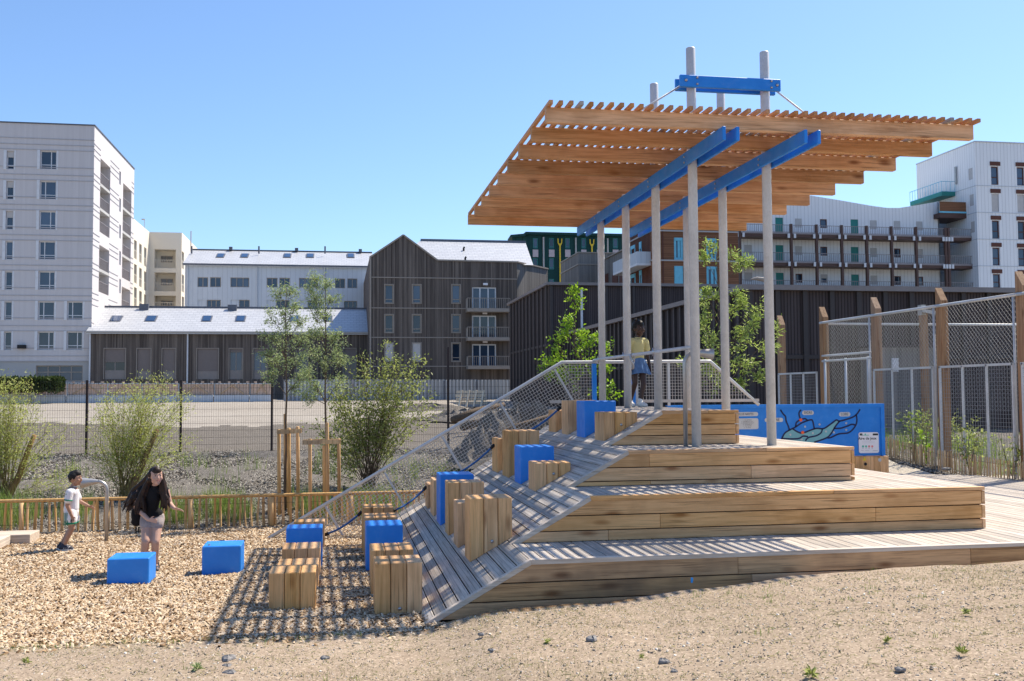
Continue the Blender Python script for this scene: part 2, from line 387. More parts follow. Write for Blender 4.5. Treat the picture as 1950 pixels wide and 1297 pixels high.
M['grass'] = rndcol('grass_blades', [(0, (.10, .16, .03)), (.5, (.20, .30, .06)), (1, (.38, .40, .16))], .6, .3)
M['drygrass'] = rndcol('dry_grass', [(0, (.14, .17, .05)), (.5, (.27, .25, .11)), (1, (.42, .36, .2))], .7, .25)
M['bark'] = wood('branch_bark', (.16, .12, .085), (.07, .05, .036), 2, .85, False, 1.5, .1)
M['willowbark'] = wood('willow_stems', (.26, .21, .09), (.13, .10, .045), 2, .8, False, 1.5, .1)
M['log'] = wood('pollard_trunk', (.28, .19, .10), (.13, .08, .045), 2, .85, False, 1.2, .1)
M['stone'] = plain('grey_stone', (.22, .21, .205), .8, 0, .25, 25, .3, .3)
# ------------------------------------------------------------------ terrain
_FU = [-60, -4, 0, .7, .95, 1.45, 2.9, 3.8, 4.9, 6, 8, 14, 30]
_FZ = [-.1, -.03, -.02, -.02, .0, .13, .19, .28, .36, .415, .44, .5, .6]
def sstep(a, b, x):
    t = np.clip((x-a)/(b-a), 0, 1); return t*t*(3-2*t)
def G(u, v):
    u = np.asarray(u, float); v = np.asarray(v, float)
    f = np.interp(u, _FU, _FZ)
    c = np.interp(v, [10.4, 18.5, 21.6, 22.2, 29, 33, 45, 80, 140, 800], [-.03, -.33, -.34, -.24, .78, .83, 1.05, 1.78, 2.0, 2.2])
    d = np.interp(v, [10.4, 12, 18.5, 20.2, 23, 29, 40, 80, 140, 800], [.25, .25, .46, .5, .74, .9, 1.1, 1.78, 2.0, 2.2])
    d = d + .12*sstep(13.2, 14.5, u)*sstep(12, 17, v)*(1-sstep(24, 30, v))
    t = sstep(2.6, 7, u)
    inner = c*(1-t)+d*t
    k = sstep(10.45, 10.8, v)
    return f*(1-k)+inner*k
def g(u, v): return float(G(u, v))
def bumpz(u, v):
    return .012*np.sin(u*3.1+1.7*np.sin(v*2.3))*np.sin(v*2.7+u)+.008*np.sin(u*7.3+v*5.1)*np.sin(v*8.7-u*3.)
us = np.concatenate([np.linspace(-420, -40, 20), np.linspace(-38, -15, 24), np.arange(-14, 20, .16), np.linspace(20.2, 45, 26), np.linspace(50, 420, 18)])
vs = np.concatenate([np.linspace(-60, 4, 9), np.arange(4.3, 9.6, .2), np.arange(9.7, 11.3, .08), np.arange(11.4, 31, .18), np.linspace(31.3, 90, 60), np.linspace(95, 800, 20)])
UU, VV = np.meshgrid(us, vs, indexing='ij')
ZZ = G(UU, VV)+bumpz(UU, VV)*(np.abs(UU) < 60)*(VV < 90)
bank = sstep(21.8, 22.6, VV)*(1-sstep(30, 33, VV)); ZZ += bank*(.05*np.sin(UU*1.3+VV*.9)*np.sin(VV*1.9-UU*.5)+.03*np.sin(UU*3.7)*np.sin(VV*4.1))
cu = .5*(us[:-1, None]+us[1:, None])+0*vs[None, :-1]; cv = .5*(vs[None, :-1]+vs[None, 1:])+0*us[:-1, None]
def edge_v(u): return 10.35+.05*np.sin(u*2.1)+.03*np.sin(u*5.7+1)+np.where(u < -1.2, .10+(-u-1.2)*.02, 0)
reg = np.zeros(cu.shape, int)                                     # 0 gravel
reg[(cv > edge_v(cu)) & (cv < 21.55) & (cu < 3.2) & (cu > -40)] = 1       # chips
bk = (cv >= 21.55) & (cv < 29.6) & (cu < 11.5) & (cu > -45)
reg[bk] = 2
reg[(cv >= 29.6)] = 3
reg[(cv >= 29.6) & (cv < 47+3*np.sin(cu*.3)+.8*np.sin(cu*2.3)) & (cu < 13.6) & (cu > -60)] = 4  # darker ground band between the wire fence and the pale yard
reg[(cu >= 11.5) & (cv > 18.6) & (cv < 29.6)] = 5
reg[(cu >= 13.05) & (cv > 15) & (cv < 29.6)] = 6
reg[(cu >= 13.6) & (cv > 15) & (cv < 33)] = 2
reg[(cu >= 3.2) & (cu < 11.5) & (cv > 11) & (cv < 21.55)] = 4
reg[(cu >= 11.5) & (cu < 13.05) & (cv > 11) & (cv <= 18.6)] = 5
nv_ = len(vs); idx = (np.arange(len(us))[:, None]*nv_+np.arange(nv_)[None, :])
V3 = np.stack([UU, VV, ZZ], -1).reshape(-1, 3)
def terrain(k, name, mat):
    i, j = np.nonzero(reg == k)
    q = np.stack([idx[i, j], idx[i+1, j], idx[i+1, j+1], idx[i, j+1]], 1)
    used, inv = np.unique(q.ravel(), return_inverse=True)
    me = fast_mesh(name, V3[used], inv.reshape(-1, 4)); o = link(name, me, mat, None, 'structure', True); return o
for k, (n_, m_) in enumerate([('gravel_ground', 'gravel'), ('wood_chip_ground', 'chipbed'), ('mulch_bank', 'mulch'), ('construction_yard', 'yard'), ('darker_ground', 'soil'), ('sand_path', 'sand'), ('planting_strip', 'blacksoil')]):
    terrain(k, n_, M[m_])

# scatter: many small flat pieces as one mesh
def scatter(name, mat, pts, lx, ly, th, tilt=.35, kind='stuff', lift=.3):
    n = len(pts); a = RNG.uniform(0, 2*np.pi, n); tx = RNG.normal(0, tilt, n); ty = RNG.normal(0, tilt, n)
    L = RNG.uniform(lx[0], lx[1], n)/2; Wd = RNG.uniform(ly[0], ly[1], n)/2; T = RNG.uniform(th[0], th[1], n)
    ex = np.stack([np.cos(a)*np.cos(tx), np.sin(a)*np.cos(tx), np.sin(tx)], -1)
    ey = np.stack([-np.sin(a)*np.cos(ty), np.cos(a)*np.cos(ty), np.sin(ty)], -1)
    ez = np.cross(ex, ey)
    c = np.array(pts)+np.array([0, 0, 1])*(T*lift)[:, None]
    vs_ = []
    for sx, sy, sz, k in ((-1, -1, -1, 1), (1, -1, -1, 1), (1, 1, -1, 1), (-1, 1, -1, 1), (-1, -1, 1, .8), (1, -1, 1, .8), (1, 1, 1, .8), (-1, 1, 1, .8)):
        vs_.append(c+ex*(sx*k*L)[:, None]+ey*(sy*k*Wd)[:, None]+ez*(sz*T/2)[:, None])
    v_ = np.stack(vs_, 1).reshape(-1, 3)
    fq = np.array([(4, 5, 6, 7), (0, 1, 5, 4), (1, 2, 6, 5), (2, 3, 7, 6), (3, 0, 4, 7)])
    f_ = (np.arange(n)[:, None, None]*8+fq[None]).reshape(-1, 4)
    return link(name, fast_mesh(name, v_, f_), mat, None, kind)
def pts_in(n, u0, u1, v0, v1, mask=None, dens=None):
    u = RNG.uniform(u0, u1, n); v = RNG.uniform(v0, v1, n)
    ok = np.ones(n, bool)
    if mask is not None: ok &= mask(u, v)
    u, v = u[ok], v[ok]
    return np.stack([u, v, G(u, v)+bumpz(u, v)], -1)
def vis(u, v):   # inside the view cone, with a margin for side steps
    d = u*_s+v*_c; x = u*_c-v*_s
    return np.abs(x) < d*.56+2.2
chipmask = lambda u, v: vis(u, v) & (v > edge_v(u)-np.abs(RNG.normal(0, .15, len(u)))*(RNG.random(len(u)) < .35)) & (u < .7+.05*(18-v))
scatter('wood_chips', M['chips'], np.concatenate([pts_in(100000, -10.2, 1.3, 9.9, 16, chipmask), pts_in(40000, -13, 1.2, 16, 21.5, chipmask)]), (.03, .10), (.012, .032), (.004, .014), .42)
scatter('bark_pieces', M['mulchbits'], pts_in(105000, -15, 11.3, 21.6, 29.4, lambda u, v: vis(u, v)), (.03, .11), (.010, .032), (.006, .02), .45)
scatter('bark_pieces', M['mulchbits'], pts_in(5000, 13.1, 13.6, 15.5, 29, lambda u, v: vis(u, v)), (.03, .09), (.015, .04), (.01, .03), .4)
grav = lambda u, v: vis(u, v) & (v < edge_v(u)+.02*RNG.normal(size=len(u))) 
def clump(u, v): return (np.sin(u*1.9+v*1.1)+np.sin(v*2.7-u*.7)+RNG.normal(0, .8, len(u))) > .2
scatter('gravel_pieces', M['pebbles'], pts_in(42000, -5, 9.5, 5.6, 10.8, lambda u, v: grav(u, v)), (.004, .013), (.003, .010), (.002, .007), .35)
scatter('gravel_pieces', M['pebbles'], pts_in(6000, -5, 9.5, 5.6, 10.8, lambda u, v: grav(u, v) & clump(u, v)), (.010, .032), (.008, .024), (.005, .014), .35)
scatter('twig_bits', M['drygrass'], pts_in(16000, -5, 9.5, 5.6, 10.8, grav), (.02, .09), (.002, .004), (.002, .004), .4)
def blades(name, mat, roots, h, w, n_per, spread, kind='stuff', bend=.35):
    P_, F_ = [], []
    R = np.repeat(np.array(roots), n_per, 0); n = len(R)
    a = RNG.uniform(0, 2*np.pi, n); R = R+np.stack([RNG.normal(0, spread, n), RNG.normal(0, spread, n), np.zeros(n)], -1)
    H = RNG.uniform(h[0], h[1], n); B = RNG.uniform(.05, bend, n)*H; Wd = RNG.uniform(w[0], w[1], n)/2
    ca, sa = np.cos(a), np.sin(a); side = np.stack([-sa, ca, 0*a], -1)*Wd[:, None]; out = np.stack([ca, sa, 0*a], -1)
    up = np.array([0, 0, 1.])
    mid = R+out*(B*.35)[:, None]+up*(H*.55)[:, None]; top = R+out*B[:, None]+up*H[:, None]
    v_ = np.stack([R-side, R+side, mid+side*.8, mid-side*.8, top+side*.12, top-side*.12], 1).reshape(-1, 3)
    fq = np.array([(0, 1, 2, 3), (3, 2, 4, 5)])
    f_ = (np.arange(n)[:, None, None]*6+fq[None]).reshape(-1, 4)
    return link(name, fast_mesh(name, v_, f_), mat, None, kind)
def rooted(n, *a, **k): return pts_in(n, *a, **k)
blades('grass', M['drygrass'], np.concatenate([
    np.stack([u := RNG.uniform(1.3, 9, 420), v := 10.76-np.abs(RNG.normal(0, .07, 420)), G(u, v)], -1),
    np.stack([u := RNG.uniform(-3.4, .6, 80), v := edge_v(u)-np.abs(RNG.normal(0, .10, 80)), G(u, v)], -1), pts_in(9000, -4, 9, 5.8, 10.6, lambda u, v: grav(u, v) & (np.sin(u*1.1)+np.sin(v*2.3+u*1.7)+RNG.normal(0, .5, len(u)) > .6))]), (.008, .035), (.0015, .004), 7, .06)
blades('grass', M['grass'], np.concatenate([
    np.stack([u := RNG.uniform(1.5, 8.2, 240), v := 10.74-np.abs(RNG.normal(0, .08, 240)), G(u, v)], -1),
    np.stack([u := RNG.uniform(-3.4, .2, 40), v := edge_v(u)-np.abs(RNG.normal(0, .09, 40)), G(u, v)], -1),
    pts_in(260, -3, 9, 5.8, 10.4, lambda u, v: grav(u, v) & (np.sin(u*1.3+2)+np.sin(v*3.1+u*2.) > .9))]), (.02, .06), (.003, .006), 8, .03)
# bank grass behind the low fence
def bankgrass(u, v): return vis(u, v) & ((np.sin(u*1.7+.6)+np.sin(u*4.1+v*1.3)+RNG.normal(0, .6, len(u))) > .1)
blades('grass', M['grass'], np.concatenate([pts_in(1000, -8, 3.2, 21.85, 23.4, bankgrass), pts_in(130, -9, 4, 23.2, 28, bankgrass), pts_in(40, 1.2, 4.2, 24, 27, lambda u, v: vis(u, v)), pts_in(160, 13.6, 16.5, 18, 27)]), (.12, .55), (.006, .014), 12, .09, bend=.5)

# ------------------------------------------------------------------ stepped timber deck with ramp
RA, RB = 2.054, 1.811
Z1, Z2, Z3, Z4 = .58, 1.121, 1.595, 2.103
V1, V2, V3_, V4 = 10.82, 12.03, 13.30, 14.62
R2, R3, R4 = 8.36, 7.216, 6.04
VB = 19.7
def ramp_u(z): return RA+RB*(z-Z1)
def ramp_z(u): return Z1+(u-RA)/RB
ang = math.atan2(1, RB)
deck = thing('play_deck', 'stepped weathered timber deck with a boarded ramp on its left side', 'play deck', (4, 14, 0))
_pl = {}
def plank(w, l, th, name='plank', mat='deck', bev=.004):
    key = (round(w, 3), round(l, 2), round(th, 3), mat, name)
    if key not in _pl:
        mb = MB(); mb.box(-w/2, w/2, 0, key[1], -th, 0)
        me = mb.mesh(name); bm = bmesh.new(); bm.from_mesh(me)
        bmesh.ops.bevel(bm, geom=[e for e in bm.edges if min(v.co.z for v in e.verts) > -1e-4 and abs(e.verts[0].co.y-e.verts[1].co.y) > .01], offset=bev, segments=1, affect='EDGES')
        bm.to_mesh(me); bm.free(); me.materials.append(M[mat]); _pl[key] = me
    o = link(name, _pl[key], None, deck); return o
def put_plank(u, v0, v1, z, rot=0, w=.141):
    o = plank(w, v1-v0, .03); o.location = (u, v0, z+random.uniform(-.0015, .0015)); o.rotation_euler = (0, -rot, 0); return o
PW = .1475
def fill(u0, u1, v0, v1, z):
    n = int(round((u1-u0)/PW)); st = (u1-u0)/n
    for i in range(n):
        u = u0+(i+.5)*st; e = v1(u) if callable(v1) else v1
        put_plank(u, v0, e, z, 0, st-.012)
NW = .085
back1 = lambda u: min(20.3, 20.35-(u-11.7)*.5)
fill(ramp_u(Z1)+.004, R2, V1+NW+.006, V2+.06, Z1)
fill(R2, 14.4, V1+NW+.006, back1, Z1)
fill(ramp_u(Z2)+.004, R3, V2+NW+.006, V3_+.06, Z2)
fill(R3, R2-.004, V2+NW+.006, 20.3, Z2)
fill(ramp_u(Z3)+.004, R4, V3_+NW+.006, V4+.06, Z3)
fill(R4, R3-.004, V3_+NW+.006, 20.3, Z3)
fill(ramp_u(Z4)+.01, R4-.004, V4+NW+.006, VB+.05, Z4)
# ramp boards
slope = math.hypot(1, RB)
for za, zb_, v0 in ((-.42, Z1, V1), (Z1, Z2, V2), (Z2, Z3, V3_), (Z3, Z4, V4)):
    nr = int(round((zb_-za)*slope/PW)); dz = (zb_-za)/nr
    for i in range(nr):
        z = za+(i+.5)*dz; put_plank(ramp_u(z), v0+NW+.006, VB, z, ang, dz*slope-.012)
# edge timbers (nosings) and risers
def cut(mb, z0, z1, v0, v1, off, uR, cutl=True, uL=None):
    a = (ramp_u(z0)+off) if uL is None else uL; b = (ramp_u(z1)+off) if uL is None else uL
    mb.prism_uz([(a, z0), (uR, z0), (uR, z1), (b, z1)], v0, v1)
def edge_piece(poly, v0, v1, name='edge_board', mat='nosing', bev=.004):
    mb = MB(); mb.prism_uz(poly, v0, v1); c = Vector((sum(p[0] for p in poly)/len(poly), v0, sum(p[1] for p in poly)/len(poly)))
    mb.v = [tuple(Vector(p)-c) for p in mb.v]
    o = mb.build(name, M[mat], deck, bevel=bev); o.location = c; return o
def ramp_edge(z0, z1, v):   # sloping edge board, perpendicular thickness
    t = .055; n = Vector((-1, RB)).normalized()   # (u,z) normal of the ramp, pointing up-left
    p = [Vector((ramp_u(z), z)) for z in (z0, z1)]
    q = [p[0]-n*t, p[1]-n*t, p[1]+n*.004, p[0]+n*.004]
    # mitre the top end vertically with the tier nosing
    q[1] = Vector((ramp_u(z1)+.015, z1-.052)); q[2] = Vector((ramp_u(z1), z1+.004))
    edge_piece([tuple(x) for x in q], v, v+NW)
TI = [(Z1, V1, 14.4, -.3, [1405, 1848], [1431, 1700], []), (Z2, V2, R2, Z1, [], [1258, 1669], [1159]), (Z3, V3_, R3, Z2, [1237], [1431], [1239]), (Z4, V4, R4, Z3, [], [], [])]
for k, (z, v, uR, zb, j1, j2, j3) in enumerate(TI):
    lo = [-.06, Z1, Z2, Z3][k]
    ramp_edge(lo-.02 if k == 0 else lo-.012, z, v)
    # nosing along the tier, in two lengths
    js = [ramp_u(z), (ramp_u(z)*.4+uR*.6), uR]
    for a, b in zip(js[:-1], js[1:]):
        edge_piece([(a+(.004 if a > js[0] else 0), z-.04), (b, z-.04), (b, z+.004), (a+(.004 if a > js[0] else 0), z+.004)] if a > js[0] else [(a+.015, z-.052), (b, z-.04), (b, z+.004), (a, z+.004)], v, v+NW, 'edge_board', 'riser' if k else 'nosing')
    # riser boards: three rows cut along the ramp slope
    h = [.178, .17, .158] if k != 3 else [.155, .15, .14]
    top = z-.046
    for r_, hh in enumerate(h if k else [.19, .18, .16]):
        z1_, z0_ = top, max(top-hh, zb+.006 if k else -.4); top = z0_-.012
        off = .078
        xs = [None]+[atv(x, 1000 if k < 2 else 880, v).x for x in (j1, j2, j3)[r_]]+[uR-(.048 if k else 0)]
        for a, b in zip(xs[:-1], xs[1:]):
            if a is None: poly = [(ramp_u(z0_)+off, z0_), (b-.003, z0_), (b-.003, z1_), (ramp_u(z1_)+off, z1_)]
            else: poly = [(a+.001, z0_), (b-.003, z0_), (b-.003, z1_), (a+.001, z1_)]
            edge_piece(poly, v+.006+random.uniform(0, .003), v+.045, 'riser_board', 'riser' if k else 'riser_dirty', .003)
        if k:   # side boards along the right end of the tier, end grain to the front
            mb = MB(); mb.box(uR-.044, uR, v+.004, 20.3, z0_+.003, z1_-.002); mb.build('side_board', M['riser'], deck, bevel=.003)
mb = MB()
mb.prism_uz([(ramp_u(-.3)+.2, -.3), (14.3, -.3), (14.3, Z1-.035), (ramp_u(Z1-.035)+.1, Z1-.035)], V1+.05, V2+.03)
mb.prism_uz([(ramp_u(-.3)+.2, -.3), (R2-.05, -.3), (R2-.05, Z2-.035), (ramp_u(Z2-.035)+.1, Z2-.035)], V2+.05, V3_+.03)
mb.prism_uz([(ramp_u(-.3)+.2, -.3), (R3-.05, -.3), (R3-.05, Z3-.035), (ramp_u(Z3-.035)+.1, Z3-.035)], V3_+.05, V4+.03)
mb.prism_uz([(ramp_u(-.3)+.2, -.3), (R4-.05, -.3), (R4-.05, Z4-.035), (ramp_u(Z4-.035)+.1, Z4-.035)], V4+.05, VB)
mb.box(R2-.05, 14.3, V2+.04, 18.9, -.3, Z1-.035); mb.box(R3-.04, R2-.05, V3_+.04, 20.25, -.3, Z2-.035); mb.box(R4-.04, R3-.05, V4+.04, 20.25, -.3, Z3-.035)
mb.build('dark_fill', M['dark'], deck)  # unseen dark fill, added so no light leaks between the boards

# ------------------------------------------------------------------ timber canopy on steel posts
can = thing('timber_canopy', 'orange slatted timber canopy on blue beams and tall galvanised steel posts', 'canopy', (5.706, 16.6, Z4))
PU = (5.127, 6.285); PV = (13.997, 15.75, 17.5, 19.26); PR = .069
JZ0, JH = 5.912, .2065; UL, UR = 2.658, 8.80; VJ = 12.675
for i, pu in enumerate(PU):
    for k, pv in enumerate(PV):
        base = (Z3 if k == 0 else Z4) if (i == 0 or k == 0) else (Z3 if pu > R4 else Z4)
        top = 7.48 if k < 2 else 5.97
        mb = MB(); mb.tube([(pu, pv, base-.02), (pu, pv, top-.012), (pu, pv, top)], [PR, PR, PR*.9], 28); o = mb.build('post', M['galv'], can, smooth=True)
        mb.v = []
for i, pu in enumerate(PU):
    for sgn in (-1, 1):
        a = pu+sgn*(PR+.003); b = a+sgn*.048
        mb = MB(); mb.box(min(a, b), max(a, b), 12.5, 20.79, 5.72, 5.910)
        bo = mb.build('beam_board', M['blue'], can, bevel=.008)
        for pv in PV:
            for dz_ in (.055, .138):
                mb = MB(); x = b; mb.tube([(x, pv, 5.705+dz_), (x+sgn*.014, pv, 5.705+dz_)], [.017, .012], 10); mb.build('bolt', M['bolt'], bo, smooth=True)
for j in range(9):
    v = VJ+j
    mb = MB(); w_ = UR-UL; mb.box(-w_/2, w_/2, -.03, .078, 0, JH)
    o = mb.build('joist', M['roof'], can, bevel=.006); o.location = ((UL+UR)/2, v+.03, JZ0)
smesh = {}
NS = 46
for i in range(NS):
    key = 'slat_grey' if i in (3, 42) else 'slat'
    if key not in smesh:
        mb = MB(); mb.box(-.025, .025, 0, 8.28, 0, .052); me = mb.mesh('slat'); me.materials.append(M[key]); smesh[key] = me
    o = link('slat', smesh[key], None, can); o.location = (UL+.025+(UR-UL-.05)*i/(NS-1)+.012, 12.53+random.uniform(-.012, .012), JZ0+JH+.0005)
for v0 in (13.997-PR-.055, 13.997+PR+.003):
    p = atv(1295.5 if v0 < 14 else 1287, 171.7 if v0 < 14 else 179.4, v0); q = atv(1487 if v0 < 14 else 1476.5, 156.6, v0)
    mb = MB(); mb.box(p.x, q.x, v0, v0+.052, 6.855, 7.035)
    bo = mb.build('cross_beam', M['blue'], can, bevel=.008)
    if v0 < 14:
        for pu in PU:
            for dz_ in (.05, .145):
                mb = MB(); mb.tube([(pu+.05, v0, 6.855+dz_), (pu+.05, v0-.016, 6.855+dz_)], [.02, .014], 10); mb.build('bolt', M['bolt'], bo, smooth=True)
        for u_, dz_ in ((p.x+.09, .1), (q.x-.06, .09)):
            mb = MB(); mb.tube([(u_, v0, 6.855+dz_), (u_, v0-.02, 6.855+dz_)], [.027, .018], 10); mb.build('bolt', M['bolt'], bo, smooth=True)
for p, q in (((5.02, 14.0, 6.94), (3.86, 14.0, 6.2)), ((6.42, 14.0, 6.93), (7.45, 14.0, 6.2))):
    mb = MB(); mb.tube([p, q], .014, 8); mb.build('tie_rod', M['galv'], can, smooth=True)
mb = MB(); mb.tube([(5.127-.04, 13.99, 3.04), (5.127-.04, 19.3, 3.04), (5.1, 19.8, 3.03)], .03, 12); mb.build('grab_rail', M['galv'], can, smooth=True)
for pv in PV[1:]:
    mb = MB(); mb.tube([(5.06, pv, 3.11), (5.06, pv, 2.97)], .022, 10); mb.build('clamp', M['bolt'], can, smooth=True)
hp = MB(); c = Vector((5.09, 17.05, 2.93))
hp.tube([c+Vector((.02*math.sin(2*t_), .0+.05*math.sin(t_*3)*.2, 0))+Vector((.035*math.cos(t_), .06*math.cos(t_), .125*math.sin(t_))) for t_ in [k*2*math.pi/24 for k in range(25)]], .022, 8)
tag(hp.build('grip_ring', M['steel'], None, smooth=True), 'grey oval ring hung on the grab rail beside a canopy post', 'ring')

# ------------------------------------------------------------------ mesh guard along the back of the ramp and deck
VF = 19.8
gd = thing('mesh_guard', 'pale wire mesh guard with tube rail along the back of the ramp', 'guard rail', (3, VF, .6))
A0 = atv(507, 1028, VF); A1 = atv(1070, 690, VF); A2 = atv(1352, 688, VF); A3 = atv(1445, 771, VF)
mb = MB(); mb.tube([A0, A0+(A1-A0)*.97, A1, A1+(A2-A1)*.03, A2-(A2-A1)*.03, A2, A2+(A3-A2)*.06, A3], .034, 12); mb.build('hand_rail', M['galv'], gd, smooth=True)
dirv = (A1-A0).normalized(); nrm = Vector((dirv.z, 0, -dirv.x))
rl = (A1-A0).length
h_ = .98
def rampz2(u): return ramp_z(u)+.05
for px, py in ((620, 964), (732.8, 900), (841.7, 830), (952, 766), (1056, 703)):
    p = atv(px, py, VF); q = p+nrm*1.0
    mb = MB(); mb.box(-.02, .02, -.012, .012, 0, (q-p).length)
    rot = Vector((0, 0, 1)).rotation_difference((q-p).normalized()).to_matrix()
    mb.v = [tuple(rot @ Vector(x)+p) for x in mb.v]; mb.build('guard_post', M['galv'], gd)
B0 = A0+dirv*1.35+nrm*.97; B1 = A1+nrm*.97+dirv*.1
mb = MB(); mb.bar(B0, B1, .03, .05); mb.build('bottom_rail', M['galv'], gd)
def meshpanel(name, o0, ex, ey, lx, ly, inside=None, st=.062, r=.0085):
    mb = MB(); n = int(lx/st)
    for i in range(1, n):
        y0, y1 = inside(i*st, None) if inside else (0, ly)
        if y1-y0 > .02: mb.bar(o0+ex*(i*st)+ey*y0, o0+ex*(i*st)+ey*y1, r, r*.8, (0, 1, 0))
    for j in range(1, int(ly/st)):
        x0, x1 = inside(None, j*st) if inside else (0, lx)
        if x1-x0 > .02: mb.bar(o0+ex*x0+ey*(j*st)+Vector((0, r, 0)), o0+ex*x1+ey*(j*st)+Vector((0, r, 0)), r, r*.8, (0, 1, 0))
    return mb.build(name, M['mesh'], gd, 'stuff')
def ins(a, b):
    if b is None: return (.03, min(.97, .97*(a-.1)/1.25) if a < 1.35 else .97)
    return (.1+b/.97*1.25, rl+.05)
meshpanel('wire_mesh', A0, dirv, nrm, rl+.1, .97, ins)
zf = Z4+.10; dn = Vector((0, 0, -1)); ex = Vector((1, 0, 0))
bl = atv(1131, 690, VF); br = atv(1205, 690, VF)
L0 = Vector((A1.x+.02, VF, A1.z)); meshpanel('wire_mesh', L0, ex, dn, bl.x-L0.x-.02, A1.z-zf, lambda a, b: (.04, A1.z-zf) if b is None else (max(0, b*.55), bl.x-L0.x-.02))
L1 = Vector((br.x+.03, VF, A1.z)); wR = A3.x-L1.x; xk = A2.x-L1.x
meshpanel('wire_mesh', L1, ex, dn, wR, A1.z-zf, lambda a, b: ((.04 if a < xk else (a-xk)/(A3.x-A2.x)*(A2.z-A3.z)), A1.z-zf) if b is None else (0, min(wR, xk+b/(A2.z-A3.z)*(A3.x-A2.x))))
mb = MB(); mb.bar((L1.x, VF, zf), (A3.x, VF, zf), .05, .06); mb.bar((A1.x-.25, VF, zf), (bl.x, VF, zf), .05, .06); mb.build('bottom_rail', M['mesh'], gd)
for px in (1212, 1273):
    p = atv(px, 688, VF); mb = MB(); mb.box(p.x-.025, p.x+.025, VF-.02, VF+.02, Z4, A1.z); mb.build('guard_post', M['galv'], gd)
for p in (bl, br):
    mb = MB(); mb.box(p.x-.04, p.x+.04, VF-.05, VF+.05, Z4-.02, A1.z-.03); mb.build('gate_jamb', M['blue'], gd, bevel=.006)

# ------------------------------------------------------------------ blocks to climb on
def block(name, label, u0, v0, zt, mat='wood', zb=None, w=.535, d=.5, group=None, bolt=True):
    """three upright timbers (or one painted body) whose foot follows the ramp or sinks into the chips"""
    onr = zb is None
    def foot(u, v): return (ramp_z(u)-.005) if onr else (max(g(u, v)-.04, ramp_z(u)-.006))
    cat = 'climbing block'
    t_ = thing(name, label, cat, (u0+w/2, v0+d/2, foot(u0+w/2, v0+d/2)), group)
    def piece(a, b, nm, mt, bev):
        mb = MB(); z = [foot(a, v0), foot(b, v0), foot(b, v0+d), foot(a, v0+d)]
        c = Vector(((a+b)/2, v0, zt))
        P_ = [(a, v0, z[0]), (b, v0, z[1]), (b, v0+d, z[2]), (a, v0+d, z[3]), (a, v0, zt), (b, v0, zt), (b, v0+d, zt), (a, v0+d, zt)]
        mb.hexa([tuple(Vector(p)-c) for p in P_]); o = mb.build(nm, M[mt], t_, bevel=bev); o.location = c; return o
    if mat == 'blue':
        piece(u0, u0+w, 'body', 'blue', .012)
    else:
        n = 3 if w > .4 else 1; ww = w/n
        for i in range(n): piece(u0+i*ww+.0032, u0+(i+1)*ww-.0032, 'timber', 'beam', .009)
    if bolt:
        bu = u0+w*.52; z_ = foot(bu, v0)+.10
        mb = MB(); mb.tube([(bu, v0+.002, z_), (bu, v0-.012, z_)], [.024, .017], 10); mb.build('bolt', M['bolt'], t_, smooth=True)
    return t_
GB = 'timber and blue blocks to climb on'
